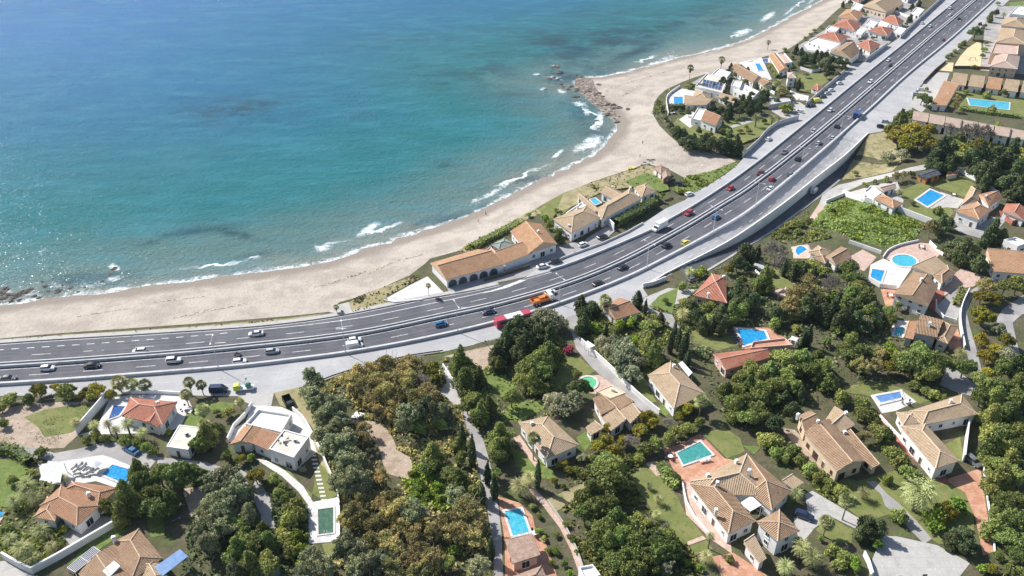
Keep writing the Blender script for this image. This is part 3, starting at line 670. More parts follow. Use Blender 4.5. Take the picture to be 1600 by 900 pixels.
# middle
patch('yard', [(988,474),(1012,463),(1044,450),(1066,452),(1090,452),(1062,474),(1036,480)], M['concrete'])
patch('lawn', [(1016,476),(1030,462),(1060,449),(1056,470),(1050,490)], M['lawn_green'])
patch('path', [(1012,476),(1020,484),(1050,492),(1062,512),(1050,516),(1038,498),(1012,486)], M['lane'])
patch('lawn', [(1188,412),(1210,420),(1240,446),(1240,454),(1214,450),(1196,430)], M['lawn'])
patch('lawn', [(1080,516),(1100,516),(1142,526),(1152,540),(1122,548),(1084,536)], M['lawn'])
patch('terrace', [(1144,512),(1200,512),(1220,524),(1234,534),(1208,540),(1160,546)], M['terra'])
patch('lane', [(884,496),(904,490),(908,528),(936,558),(976,594),(1004,622),(1030,645),(1014,652),(960,606),(924,574),(900,545),(894,522)], M['lane'])
patch('lawn', [(864,596),(882,560),(902,555),(930,580),(912,590),(872,602)], M['lawn'])
patch('terrace', [(896,600),(912,588),(936,586),(960,602),(932,616),(906,612)], M['pink'])
patch('lawn', [(990,600),(1010,590),(1016,612),(1026,628),(1010,630),(990,612)], M['lawn'])
patch('lawn', [(1000,560),(1022,566),(1032,576),(1006,582)], M['lawn_green'])
patch('grass', [(1022,640),(1038,630),(1052,642),(1040,650)], M['lawn_green'])
patch('grass', [(900,684),(916,674),(926,690),(914,706)], M['lawn_green'])
patch('yard', [(693,557),(740,546),(772,539),(776,560),(750,582),(740,576),(728,562)], M['dirt'])
patch('driveway', [(692,574),(700,572),(706,594),(724,616),(720,635),(708,630),(686,614),(698,598)], M['concrete'])
patch('path', [(720,632),(730,636),(742,660),(756,690),(766,724),(774,762),(780,800),(784,840),(786,905),(772,905),(770,850),(762,800),(754,760),(744,712),(734,684),(724,660)], M['lane'])
patch('grass', [(754,586),(780,580),(808,604),(800,613),(784,621),(766,602)], M['lawn_green'])
patch('grass', [(784,646),(800,628),(840,626),(850,640),(812,658),(788,660)], M['lawn_green'])
patch('grass', [(798,700),(830,710),(862,732),(872,750),(830,746),(806,728)], M['lawn_green'])
patch('path', [(802,684),(812,680),(842,724),(838,732)], M['pink'])
patch('terrace', [(778,776),(812,786),(832,806),(836,824),(852,846),(872,905),(790,905),(788,840),(780,788)], M['terra'])
patch('path', [(832,760),(856,784),(884,822),(902,858),(918,905),(908,905),(892,860),(874,824),(848,790),(826,766)], M['pink'])
patch('lawn', [(852,782),(912,754),(920,762),(882,792),(866,802)], M['dry'])
patch('lawn', [(984,742),(1012,722),(1030,742),(1058,776),(1070,800),(1100,838),(1070,850),(1030,828),(1016,792),(998,768)], M['lawn'])
patch('path', [(1070,848),(1098,837),(1104,842),(1074,853)], M['pink'])
patch('lawn', [(1075,854),(1104,844),(1114,858),(1085,868)], M['lawn'])
patch('terrace', [(1008,724),(1026,720),(1040,738),(1026,744)], M['pink'])
patch('terrace', [(1036,702),(1094,678),(1132,716),(1160,722),(1080,764),(1062,750),(1050,730)], M['terra'])
patch('lawn', [(1098,678),(1132,668),(1156,684),(1164,706),(1136,716)], M['lawn'])
patch('lawn', [(1160,696),(1190,698),(1178,710)], M['lawn_green'])
patch('terrace', [(1066,756),(1076,752),(1100,785),(1140,838),(1144,866),(1110,842),(1072,804)], M['pink'])
patch('driveway', [(1112,870),(1146,864),(1192,894),(1204,905),(1130,905)], M['terra'])
patch('parking', [(1258,772),(1270,767),(1346,812),(1336,826),(1296,806),(1272,826),(1256,846),(1246,836),(1240,810),(1262,800)], M['concrete'])
patch('garden', [(1296,742),(1340,752),(1400,735),(1470,750),(1518,772),(1524,850),(1466,850),(1400,800),(1352,816),(1300,776)], M['lawn'])
patch('lawn', [(1274,828),(1296,808),(1334,828),(1330,850),(1300,846)], M['lawn'])
patch('driveway', [(1353,752),(1368,752),(1386,772),(1404,786),(1430,812),(1456,842),(1444,850),(1420,826),(1398,800),(1384,792),(1376,772)], M['lane'])
patch('parking', [(1378,838),(1400,838),(1464,852),(1516,880),(1496,905),(1356,905),(1362,876)], M['concrete'])
patch('driveway', [(1476,750),(1500,742),(1532,732),(1542,800),(1552,862),(1536,868),(1524,810),(1508,770)], M['terra'])
patch('yard', [(1220,668),(1242,672),(1312,746),(1306,754),(1250,706)], M['dirt'])
patch('lawn', [(1318,604),(1370,596),(1408,606),(1452,626),(1437,632),(1400,616),(1365,622),(1347,616),(1325,614)], M['lawn'])
patch('terrace', [(1360,618),(1408,609),(1432,628),(1400,642),(1378,646)], M['white_pave'])
patch('path', [(1366,650),(1376,647),(1430,706),(1484,752),(1474,758),(1420,712)], M['red'])
patch('lawn', [(1474,696),(1500,682),(1506,720),(1494,722)], M['lawn'])
# bottom left
patch('vacant_plot', [(0,640),(40,632),(100,628),(150,628),(174,622),(122,680),(100,700),(60,702),(0,692)], M['dirt'])
patch('vacant_plot_grass', [(38,652),(70,640),(140,631),(152,646),(112,676),(70,684),(60,668)], M['lawn'], True)
patch('lane', [(-40,690),(0,692),(56,700),(85,708),(120,702),(160,692),(206,690),(248,714),(234,732),(210,730),(176,718),(98,724),(56,716),(-40,704)], M['lane'])
patch('lane', [(246,714),(262,716),(320,722),(362,735),(372,731),(402,750),(422,776),(427,810),(436,850),(440,905),(402,905),(408,806),(388,766),(350,742),(300,732),(246,730)], M['lane'])
patch('garden_lawn', [(-30,718),(20,718),(48,732),(50,760),(30,792),(-30,794)], M['lawn_green'])
patch('terrace', [(60,726),(98,721),(160,711),(176,716),(214,732),(244,738),(198,768),(150,752),(100,760),(66,752)], M['white_pave'])
patch('terrace', [(150,672),(172,622),(206,617),(290,616),(302,640),(282,666),(262,676),(122,680)], M['white_pave'])
patch('lawn', [(292,645),(320,650),(316,670),(284,664)], M['lawn_green'])
patch('lawn', [(322,626),(366,630),(362,644),(330,640)], M['lawn_green'])
patch('terrace', [(356,690),(362,672),(384,660),(393,632),(440,636),(466,648),(486,676),(498,704),(468,730),(420,712),(390,700)], M['white_pave'])
patch('yard', [(372,620),(428,614),(424,634),(395,634),(378,626)], M['concrete'])
patch('dry_bank', [(428,614),(466,606),(490,650),(503,700),(517,740),(506,742),(484,672),(462,642),(438,634)], M['dry'])
patch('lawn', [(418,722),(450,733),(470,757),(486,770),(504,782),(520,778),(526,774),(508,730),(496,724),(486,786),(468,764),(440,738)], M['lawn'])
patch('path', [(398,716),(418,720),(446,736),(474,760),(490,786),(482,790),(466,768),(440,744),(412,726)], M['white_pave'])
for i in range(15):
    t = i/14; x, y = 485+t*21, 694+t*88; p = P1(x, y); patch('stepping_stone', [(x-4.5,y-1.6),(x+4.5,y-2.2),(x+5,y+.6),(x-4,y+1.2)], M['white_pave'])
patch('terrace', [(481,786),(529,777),(531,846),(482,850)], M['white_pave'])
patch('lawn', [(503,850),(531,846),(531,876),(510,872)], M['lawn'])
patch('clearing', [(547,656),(599,662),(622,704),(642,716),(642,752),(604,740),(594,704),(572,674)], M['dirt'], True)
patch('patio', [(96,836),(118,822),(160,806),(188,812),(150,832),(110,852)], M['lane'])
patch('lawn', [(140,848),(186,820),(200,828),(160,856),(104,884)], M['lawn_green'])
patch('lawn', [(226,800),(254,800),(258,836),(236,840)], M['lawn_green'])
patch('yard', [(-20,880),(10,876),(52,896),(60,910),(-20,910)], M['concrete'])
patch('dirt_bank', [(284,764),(320,760),(330,800),(300,810)], M['dirt'])
# seaweed lines on the sand
for L, w in (([(983,114),(1004,107),(1036,99),(1060,96),(1090,88),(1130,76),(1165,64),(1200,50)], 2.0), ([(946,150),(950,140),(960,136),(985,128),(1010,121),(1040,112),(1080,103)], 1.6), ([(971,150),(984,143),(1000,133)], 1.8),
             ([(490,449),(520,442),(548,432),(572,424)], 1.2), ([(240,472),(280,468),(320,463)], .8), ([(270,497),(300,491),(330,484),(390,474)], 1.2), ([(120,495),(150,490),(200,482)], .7), ([(575,428),(620,408),(660,398)], 1.0)):
    q = P(np.array([a for a, b in L], float), np.array([b for a, b in L], float))[:, :2]; q = catmull(q, 2.0)
    wv = w*.5*(.45+RNG.random(len(q))); A = offset(q, wv); B = offset(q, -w*.5*(.45+RNG.random(len(q))))
    sheet('wrack_line', np.vstack([A, B[::-1]]), M['wrack'], lift=.05)
# ------------------------------------------------------------------ houses
gw_later = []
LM = []                                              # landmarks: (photo x, photo y, phrase) that later labels refer to
def window_mesh(w, h, frame):
    mb = MB(); t = .09
    for c, d in (((0,0,h/2-t/2),(w,.12,t)), ((0,0,-h/2+t/2),(w,.12,t)), ((-w/2+t/2,0,0),(t,.12,h-2*t)), ((w/2-t/2,0,0),(t,.12,h-2*t)), ((0,0,0),(.06,.10,h-2*t))): mb.box(c, d, 0)
    mb.box((0,-.01,0), (w-2*t, .05, h-2*t), 1); mb.box((0,.05,-h/2-.05), (w+.2, .26, .08), 0)
    return mb.mesh('window', [frame, M['glassdark']])
WIN = {(k, s): window_mesh(w, h, M[f]) for k, f in (('w', 'frame'), ('b', 'brownframe')) for s, w, h in (('s', 1.2, 1.25), ('d', 2.0, 2.15), ('t', .8, 1.0))}
def door_mesh():
    mb = MB(); mb.box((0,0,0), (1.1,.1,2.2), 0); mb.box((0,.05,0), (.9,.06,2.0), 1); return mb.mesh('door', [M['frame'], M['darkwood']])
DOOR = door_mesh()
def chimney_mesh():
    mb = MB(); mb.box((0,0,-.3), (.7,.6,1.5), 0); mb.box((0,0,.5), (.9,.8,.12), 0); mb.box((0,0,.68), (.5,.42,.26), 1); mb.box((0,0,.85), (.8,.7,.09), 0)
    return mb.mesh('chimney', [M['stucco'], M['slate']])
CHIM = chimney_mesh()

def roof(mb, C, kind, pitch, ax, thick=.24):
    """top faces, fascia and ridge tiles of one roof over the four eave corners C"""
    C = [Vector(c) for c in C]; up = Vector((0,0,1)); L0_ = ((C[1]-C[0]).length + (C[2]-C[3]).length)/2; L1_ = ((C[2]-C[1]).length + (C[3]-C[0]).length)/2
    if ax is None: ax = 0 if L0_ >= L1_ else 1
    if ax == 1: C = C[1:] + C[:1]; L0_, L1_ = L1_, L0_
    ridges = []
    if kind in ('gable', 'hip', 'pyr'):
        rise = pitch * L1_/2; a = (C[0]+C[3])/2; b = (C[1]+C[2])/2
        ins = 0 if kind == 'gable' else (min(.5*L0_-.01, L1_/2) if kind == 'hip' else .5*L0_-.01)
        d = (b-a).normalized(); a2 = a + d*ins + up*rise; b2 = b - d*ins + up*rise
        mb.poly([C[0], C[1], b2, a2], 0, C[1]-C[0]); mb.poly([C[2], C[3], a2, b2], 0, C[3]-C[2]); ridges.append((a2, b2))
        if kind != 'gable':
            mb.poly([C[1], C[2], b2], 0, C[2]-C[1]); mb.poly([C[3], C[0], a2], 0, C[0]-C[3])
            ridges += [(C[0], a2), (C[3], a2), (C[1], b2), (C[2], b2)]
        res = (C, a2, b2, rise)
    elif kind == 'shed':
        rise = pitch * L1_; T = [C[0], C[1], C[2]+up*rise, C[3]+up*rise]; mb.poly(T, 0, C[1]-C[0]); ridges.append((T[3], T[2])); res = (C, T[3], T[2], rise)
    lo = [c - up*thick for c in C]
    if kind == 'shed': hi = T
    else: hi = C
    for i in range(4):
        j = (i+1) % 4
        if kind == 'gable' and i in (1, 3):
            m = b2 if i == 1 else a2; mb.poly([lo[i], lo[j], hi[j], m, hi[i]], 1)
        else: mb.poly([lo[i], lo[j], hi[j], hi[i]], 1)
    mb.poly(lo[::-1], 1)
    for p, q in ridges:
        mb.tube([p+up*.02, q+up*.02], .17, 1, n=5)
    return res

def house(name, label, cat, wings, wall='stucco', rf='brown', frame='w', chim=(), lm=None, group=None, maxwin=26, door=True):
    """wings: (four eave corners in photo pixels, eave height, roof kind, {options}); eave corners are found on the level of the eaves"""
    ws = []
    for wg in wings:
        q, h, kind = wg[:3]; h = h*.72 if h > 4.1 else h*.9; o = wg[3] if len(wg) > 3 else {}
        a = np.array(q, float); w = P(a[:,0], a[:,1], h)
        z = w[:,2].mean(); C = [Vector((x[0], x[1], z + h)) for x in w]
        ar = sum(C[i].x*C[(i+1)%4].y - C[(i+1)%4].x*C[i].y for i in range(4))
        if ar < 0:
            C = [C[1], C[0], C[3], C[2]]             # keep edge 0 the same edge
        ws.append((C, z, h, kind, o)); KEEP_CLEAR.append(('house', np.array([(c.x, c.y) for c in C])))
    C = ws[0][0]; root = Vector((sum(c.x for c in C)/4, sum(c.y for c in C)/4, ws[0][1]))
    H = thing(name, label, cat, root, group=group)
    px, py = pix(root + Vector((0, 0, ws[0][2]*.6)))
    if lm: LM.append((px, py, lm))
    nwin = 0; did_door = not door
    for k, (C, z, h, kind, o) in enumerate(ws):
        wm = M[o.get('wall', wall)]; mats = ROOF[o.get('rf', rf)] if kind != 'flat' else None
        over = o.get('over', .5 if kind != 'flat' else 0.0); cen = sum((c for c in C), Vector())/4
        W = []
        for i in range(4):                            # wall line a little inside the eaves
            a = (C[(i+1)%4]-C[i]).normalized(); b = (C[i-1]-C[i]).normalized(); W.append(C[i] + (a+b)*over)
        wb = MB(); zb = z - .4
        if kind == 'flat':
            hp = h + o.get('parapet', .5); t = .28; I = []
            for i in range(4):
                a = (W[(i+1)%4]-W[i]).normalized(); b = (W[i-1]-W[i]).normalized(); I.append(W[i] + (a+b)*t)
            for i in range(4):
                j = (i+1) % 4
                q = lambda p, zz: (p.x, p.y, zz)
                wb.poly([q(W[i], zb), q(W[j], zb), q(W[j], z+hp), q(W[i], z+hp)]); wb.poly([q(W[i], z+hp), q(W[j], z+hp), q(I[j], z+hp), q(I[i], z+hp)])
                wb.poly([q(I[j], z+h-.1), q(I[i], z+h-.1), q(I[i], z+hp), q(I[j], z+hp)])
            rb = MB(); rb.poly([(p.x, p.y, z+h) for p in I])
            if o.get('open'): rb = MB(); rb.prism(W, z+h-.25, z+h); rb.poly([(p.x, p.y, z+h-.25) for p in W[::-1]])
            ro = link('roof', rb.mesh('roof', [M[o.get('rf', 'flatroof')]], root), H)
        else:
            rb = MB(); RC, ra, rbp, rise = roof(rb, C, kind, o.get('p', .36), o.get('ax')); ro = link('roof', rb.mesh('roof', list(mats), root), H)
            hw = h - .1
            for i in range(4):
                j = (i+1) % 4; wb.poly([(W[i].x, W[i].y, zb), (W[j].x, W[j].y, zb), (W[j].x, W[j].y, z+hw), (W[i].x, W[i].y, z+hw)])
            if kind == 'gable':
                for e, r_ in (((1, 2), rbp), ((3, 0), ra)):
                    p, q = RC[e[0]], RC[e[1]]; d = (cen - (p+q)/2); d.z = 0; d = d.normalized()*(over*.9)
                    s = (q-p).normalized()*over; r2 = r_ + d
                    wb.poly([p+d+s-Vector((0,0,.12)), q+d-s-Vector((0,0,.12)), r2-Vector((0,0,.3))])
            if kind == 'shed':
                T2, T3 = RC[2], RC[3]; d = (cen-(T2+T3)/2); d.z = 0; d = d.normalized()*over
                a, b = T2+d, T3+d; wb.poly([(a.x,a.y,z+hw), (b.x,b.y,z+hw), (b.x,b.y,z+h+rise-.35), (a.x,a.y,z+h+rise-.35)])
                for lo_, hi_ in ((RC[0], RC[3]), (RC[1], RC[2])):
                    s = (cen-(lo_+hi_)/2); s.z = 0; s = s.normalized()*over
                    wb.poly([lo_+s-Vector((0,0,.15)), hi_+s-Vector((0,0,.15)), hi_+s+Vector((0,0,rise-.35))])
        if o.get('open'):                             # pergola or porch: posts instead of walls
            for p in W: pb = MB(); pb.box((p.x, p.y, (zb+z+h-.1)/2), (.35,.35,z+h-.1-zb)); link('post', pb.mesh('post', [wm], root), H)
            continue
        link('wall', wb.mesh('wall', [wm], root), H)
        # openings in the walls that look towards the place the photograph was taken from
        for i in range(4):
            j = (i+1) % 4; a, b = W[i], W[j]; d = b-a; d.z = 0; L = d.length; d = d.normalized() if L > .1 else Vector((1,0,0)); n = Vector((d.y, -d.x, 0)); mid = (a+b)/2
            v = Vector((-mid.x, -mid.y, 0)).normalized()
            if n.dot(v) < .12 or L < 2.4 or o.get('blind'): continue
            if any(kk != k and inside([(mid.x+n.x*.8, mid.y+n.y*.8)], [(c.x, c.y) for c in CC])[0] for kk, (CC, *_r) in enumerate(ws)): continue
            rz = math.atan2(d.y, d.x) + math.pi
            nf = 1 if h < 4.3 else 2; cnt = max(1, int(L/3.3))
            for fl in range(nf):
                for t in range(cnt):
                    if nwin >= maxwin: break
                    p = a + d*L*(t+.5)/cnt
                    if any(kk != k and inside([(p.x+n.x*.4, p.y+n.y*.4)], [(c.x, c.y) for c in CC])[0] for kk, (CC, *_r) in enumerate(ws)): continue
                    if fl == 0 and not did_door and t == cnt//2 and L > 4:
                        link('door', DOOR, H, (p.x-root.x+n.x*.04, p.y-root.y+n.y*.04, z-root.z+1.12), rz); did_door = True; continue
                    s = 'd' if (fl == 0 and (t + i) % 3 == 1 and h > 2.6) else ('t' if (t+i) % 4 == 3 else 's')
                    zz = {'d': 1.16, 's': 1.6, 't': 1.75}[s] + fl*2.35
                    if zz + .62 > h: continue
                    link('window', WIN[(frame, s)], H, (p.x-root.x+n.x*.05, p.y-root.y+n.y*.05, z-root.z+zz), rz); nwin += 1
    for x, y, h in chim:
        h = h*.76; p = P1(x, y, h); link('chimney', CHIM, H, (p.x-root.x, p.y-root.y, h-root.z+p.z-.5), random.uniform(0, 1.5))
    return H

M['shade'] = surf('grey_green_fabric', [(.20,.23,.20), ((.28,.31,.27), 1.0, .4, .65)], .8); ROOF['shade'] = (M['shade'], M['shade'])
# ---- beach front
h = house('restaurant', 'long white beachside restaurant with five dark arches and an orange tiled roof', 'restaurant', [
  ([(697,437),(790,412),(747,389),(672,411)], 5.0, 'gable', dict(p=.34, blind=1, ax=0)), ([(789,411.5),(832,395),(817,383),(774,398)], 4.9, 'shed', dict(p=.2, ax=0, blind=1)),
  ([(826,396),(871,381),(845,350),(797,361)], 5.2, 'gable', dict(ax=1, p=.42))], rf='orange', lm='the beachside restaurant', door=False, chim=[(841,361,8.2)])
def arch_mesh(w, hh):
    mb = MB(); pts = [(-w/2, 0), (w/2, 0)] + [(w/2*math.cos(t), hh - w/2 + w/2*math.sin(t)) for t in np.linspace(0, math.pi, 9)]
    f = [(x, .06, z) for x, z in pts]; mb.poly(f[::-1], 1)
    out = [(x*1.16, .06, z*1.07 if z > 0 else z) for x, z in pts]
    for i in range(1, len(pts)-1): mb.poly([(f[i][0], .09, f[i][2]), (out[i][0], .09, out[i][2]), (out[i+1][0], .09, out[i+1][2]), (f[i+1][0], .09, f[i+1][2])], 0)
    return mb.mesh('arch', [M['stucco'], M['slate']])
AR = arch_mesh(3.2, 2.7)
a = np.array([(697,437),(790,412)], float); w = P(a[:,0], a[:,1], 3.6)
a0, a1 = Vector(w[0]), Vector(w[1]); d = (a1-a0).normalized(); n = Vector((d.y, -d.x, 0))
for t in (.11, .28, .46, .63, .80):
    p = a0 + (a1-a0)*t - n*.46; link('arch', AR, h, p - h.location, math.atan2(d.y, d.x)+math.pi)
house('terrace_house', 'pink flat roofed annex in the restaurant courtyard', 'annex', [([(754,395),(766,386),(778,397),(762,404)], 3.4, 'flat', dict(rf='pink', wall='pinkwall', parapet=.3, blind=1))], door=False)
house('courtyard_shade', 'grey green fabric shade over the restaurant courtyard', 'canopy', [([(767,382),(788,372),(804,381),(780,390)], 3.3, 'hip', dict(rf='shade', open=1, wall='darkwood', p=.3))], door=False)
house('beach_villa', 'white seaside villa with a pool courtyard behind a thick hedge', 'villa', [
  ([(893,364),(938,340),(917,320),(864,342)], 5.6, 'hip', dict(p=.32)),
  ([(940,343),(1003,310),(983,295),(932,326)], 5.4, 'hip', dict(p=.36)),
  ([(938,300),(953,292),(978,304),(964,314)], 3.8, 'gable', dict(p=.34)),
  ([(1003,308),(1026,299),(1010,286),(990,293)], 3.4, 'hip', dict(p=.36)),
  ([(901,305),(908,302),(938,328),(930,331)], 3.5, 'gable', dict(p=.3)),
  ([(884,334),(908,318),(922,326),(900,342)], 3.2, 'flat', dict(rf='flatwhite'))], rf='tan', chim=[(903,322,7.0),(957,292,5.0),(985,294,7),(889,352,6.6)], lm='the white seaside villa')
house('beach_hut', 'small beach kiosk with a faded grey roof and white walls', 'kiosk', [([(1020,262),(1032,256),(1045,264),(1033,272)], 3.0, 'hip', dict(rf='thatch', p=.3))], lm='the beach kiosk')
house('beach_hut', 'dark red timber hut beside the grey kiosk', 'hut', [([(1033,271),(1046,268),(1049,275),(1036,280)], 2.8, 'gable', dict(rf='thatch', wall='red'))], door=False)
# ---- peninsula
house('seaside_house', 'low house with a peach tiled roof beside the small square pool', 'house', [
  ([(1070,164),(1104,164),(1113,158),(1069,152)], 3.4, 'shed', dict(p=.12, rf='tan', ax=0)),
  ([(1082,153),(1106,158),(1112,148),(1087,140)], 3.8, 'hip', {}),
  ([(1122,151),(1147,161),(1150,151),(1128,147)], 3.4, 'gable', {})], rf='tan', lm='the peach roofed house on the point')
house('seaside_house', 'white house with a red gabled roof and shaded violet wall on the lawn', 'house', [
  ([(1095,187),(1119,196),(1131,183),(1106,173)], 5.8, 'gable', dict(p=.4, ax=0)),
  ([(1080,186),(1097,190),(1104,172),(1090,170)], 4.4, 'flat', dict(rf='flatwhite'))], rf='rust', lm='the red roofed house on the point')
house('seaside_house', 'pale house with a row of solar panels on its flat roof', 'house', [([(1086,136),(1128,146),(1136,124),(1104,116)], 3.6, 'flat', dict(rf='flatroof')), ([(1112,117),(1134,124),(1142,114),(1122,108)], 3.0, 'flat', dict(rf='flatwhite'))])
house('seaside_house', 'house with a long brown roof falling towards the beach', 'house', [([(1141,108),(1177,129),(1189,120),(1154,100)], 4.2, 'gable', dict(p=.3)), ([(1184,127),(1193,134),(1209,130),(1197,122)], 4.4, 'gable', {})], lm='the long brown roofed house')
house('seaside_house', 'stepped white house with roof terraces among the trees', 'house', [([(1146,140),(1176,154),(1186,144),(1158,130)], 4.5, 'flat', dict(rf='flatwhite')), ([(1142,134),(1156,138),(1160,128),(1146,126)], 6, 'flat', dict(rf='flatwhite'))])
house('seaside_house', 'long house with an ochre tiled roof beside the white pool terrace', 'house', [([(1201,87),(1217,112),(1233,108),(1213,84)], 4.6, 'gable', dict(rf='orange', p=.34)), ([(1213,84),(1226,100),(1238,98),(1226,84)], 3.2, 'flat', dict(rf='pink'))], lm='the ochre roofed house')
house('tower_house', 'slim white tower house with a small pink tiled roof', 'house', [([(1230,122),(1244,122),(1242,112),(1230,113)], 7.2, 'pyr', dict(rf='pinky'))])
house('garden_house', 'tiny house with a bright orange roof at the frontage wall', 'house', [([(1267,137),(1278,141),(1288,136),(1276,131)], 3.0, 'pyr', dict(rf='red'))], chim=[])
house('carport', 'curved grey carport roof beside the peninsula driveway', 'carport', [([(1202,164),(1236,158),(1232,152),(1206,156)], 2.8, 'flat', dict(rf='grey_wall', wall='grey_wall', parapet=.15, blind=1))], door=False)
# ---- top right, sea side
for nm, lb, wings, lm in (
  ('beach_house', 'wide ochre roofed house at the top edge near the beach', [([(1347,9),(1385,19),(1413,5),(1376,-5)], 6, 'gable', dict(rf='tan', wall='cream'))], 'the wide ochre house at the top'),
  ('beach_house', 'beach house with an orange hipped roof nearest the sand', [([(1308,27),(1340,32),(1350,20),(1322,15)], 4.5, 'hip', dict(rf='orange'))], None),
  ('beach_house', 'white beach house with two orange hipped roofs in a row', [([(1300,40),(1335,48),(1346,37),(1314,31)], 5, 'hip', {}), ([(1334,52),(1346,55),(1354,46),(1342,42)], 3, 'flat', dict(rf='flatwhite'))], 'the twin roofed beach house'),
  ('beach_house', 'long white house with an orange roof and a red parasol on its terrace', [([(1276,57),(1312,66),(1326,57),(1295,50)], 4.5, 'hip', {}), ([(1262,66),(1298,78),(1314,68),(1278,58)], 2.6, 'flat', dict(rf='flatwhite'))], 'the house with the red parasol'),
  ('beach_house', 'white house with a big plain gable facing the trees', [([(1296,82),(1330,92),(1344,80),(1322,66)], 6, 'gable', dict(rf='brown', ax=1, blind=1))], 'the white gabled house'),
  ('beach_house', 'low house with an orange roof behind the dark frontage wall', [([(1338,70),(1360,80),(1376,70),(1355,61)], 4.2, 'hip', {})], None),
  ('beach_house', 'house with an orange red roof between two white terraces', [([(1356,48),(1386,55),(1396,47),(1372,41)], 5, 'hip', {})], None),
  ('beach_house', 'compact house with an orange pyramid roof close to the motorway', [([(1377,31),(1404,40),(1413,33),(1390,24)], 4.6, 'pyr', dict(p=.45))], None),
  ('beach_house', 'orange roofed house cut by the top edge of the view', [([(1318,-4),(1342,2),(1356,-10),(1330,-16)], 5, 'hip', {})], None),
  ('beach_house', 'cream house with tiled roof at the top edge beside the frontage road', [([(1398,-8),(1420,-2),(1434,-14),(1412,-20)], 5, 'hip', dict(rf='tan'))], None)):
    house(nm, lb, 'house', wings, rf='red' if 'orange' in lb else 'tan', lm=lm, maxwin=8)
for lb, q, h in (('small white flat roofed annex nearest the beach between orange roofs', [(1290,46),(1306,50),(1312,44),(1296,41)], 3.2), ('white flat roofed block between the two lower orange roofs', [(1318,74),(1336,80),(1342,73),(1326,68)], 3.2),
  ('white terrace block in front of the compact orange pyramid roof', [(1368,38),(1384,44),(1390,38),(1374,33)], 3.0), ('white flat roofed annex beside the frontage road wall', [(1394,50),(1408,54),(1416,46),(1402,42)], 3.0),
  ('pale flat block behind the house with two white terraces', [(1352,38),(1366,42),(1372,36),(1358,32)], 3.4), ('pale annex at the edge of the sand by the ochre house', [(1330,12),(1344,16),(1350,9),(1336,5)], 3.2), ('white block near the motorway at the top edge', [(1424,20),(1436,24),(1444,16),(1432,12)], 3.2)):
    house('annex', lb, 'annex', [(q, h, 'flat', dict(rf='flatwhite'))], maxwin=4, door=False)
for lb, px_ in (('white garden wall between the lowest beach houses', [(1338,84),(1322,76),(1308,70)]), ('white garden wall across the upper beach plots', [(1392,58),(1372,52),(1350,46)]), ('white garden wall beside the ochre house plot', [(1420,28),(1404,22),(1386,18)]), ('white garden wall along the peninsula drive', [(1210,148),(1196,140),(1184,132)]), ('white wall at the back of the peninsula lawn', [(1250,108),(1268,114),(1284,110)])):
    gw_later.append((lb, px_))
# ---- top right, inland
house('apartment_house', 'peach apartment house with stacked tiled roofs right of the sand court', 'apartment house', [
  ([(1546,104),(1590,108),(1594,88),(1556,84)], 7.5, 'hip', dict(rf='pinky', p=.3)), ([(1548,84),(1590,86),(1592,66),(1556,64)], 8.5, 'flat', dict(rf='pink')),
  ([(1556,66),(1606,70),(1608,48),(1564,44)], 10, 'hip', dict(rf='tan', p=.25)), ([(1564,40),(1606,44),(1608,32),(1570,28)], 6, 'hip', dict(rf='tan'))], wall='cream', lm='the peach apartment house', maxwin=30)
house('white_house', 'bright flat roofed white house in the top right corner', 'house', [([(1578,22),(1612,26),(1612,12),(1590,10)], 5, 'flat', dict(rf='flatwhite'))])
house('pool_house', 'low building with a plain terracotta roof beside the lap pool', 'building', [([(1456,163),(1479,165),(1497,137),(1474,131)], 3.6, 'shed', dict(rf='orange', p=.05, ax=0))], lm='the terracotta pool house')
u = np.array
for k in range(5):                                    # upper terrace row
    x = 1483 + k*27; y = 119 + k*3.2
    house('townhouse', ('first', 'second', 'third', 'fourth', 'fifth')[k] + ' tan roofed townhouse from the left in the row behind the lap pool', 'townhouse',
      [([(x+2,y+12),(x+26,y+15),(x+28,y-2),(x+8,y-5)], 5.2 if k % 2 else 4.4, 'gable', dict(ax=0, p=.3, rf='tan' if k != 2 else 'orange'))], group='townhouses behind the lap pool', maxwin=5)
for k in range(7):                                    # lower terrace row
    x = 1425 + k*25.5; y = 179 + k*4.6
    house('townhouse', ('first', 'second', 'third', 'fourth', 'fifth', 'sixth', 'seventh')[k] + ' pink roofed townhouse from the left in the row facing the yellow trees', 'townhouse',
      [([(x,y+8),(x+24,y+12),(x+26,y-2),(x+3,y-6)], 6.0+.35*((k*7) % 3), 'gable', dict(ax=0, p=.3, rf='pinky'))], group='townhouses facing the yellow trees', lm='the lower townhouse row' if k == 2 else None, maxwin=6)
# ---- right middle
house('cottage', 'small white cottage with an orange hipped roof on the compound wall', 'cottage', [([(1366,310),(1396,325),(1412,318),(1380,303)], 3.6, 'hip', {}), ([(1350,302),(1366,309),(1378,300),(1360,293)], 3.2, 'flat', dict(rf='flatwhite'))], rf='orange', lm='the white cottage by the wall')
house('cottage', 'open sided barbecue house with a pink tiled roof next to the cottage', 'barbecue house', [([(1368,294),(1381,299),(1401,293),(1396,286)], 3.0, 'gable', dict(rf='pinky'))])
def sheet_roof_shed():
    ROOF['slate'] = (M['slate'], M['slate'])
    house('garden_shed', 'orange timber shed with a dark sheet roof', 'shed', [([(1432,272),(1448,279),(1471,272),(1457,263)], 3.4, 'gable', dict(ax=1, p=.2))], wall='wood', rf='slate', lm='the orange timber shed', frame='b')
sheet_roof_shed()
house('store_hut', 'little white store hut with a tiled lid near the timber shed', 'hut', [([(1478,276),(1497,272),(1498,268),(1480,271)], 2.2, 'shed', dict(rf='orange', p=.15))], door=False)
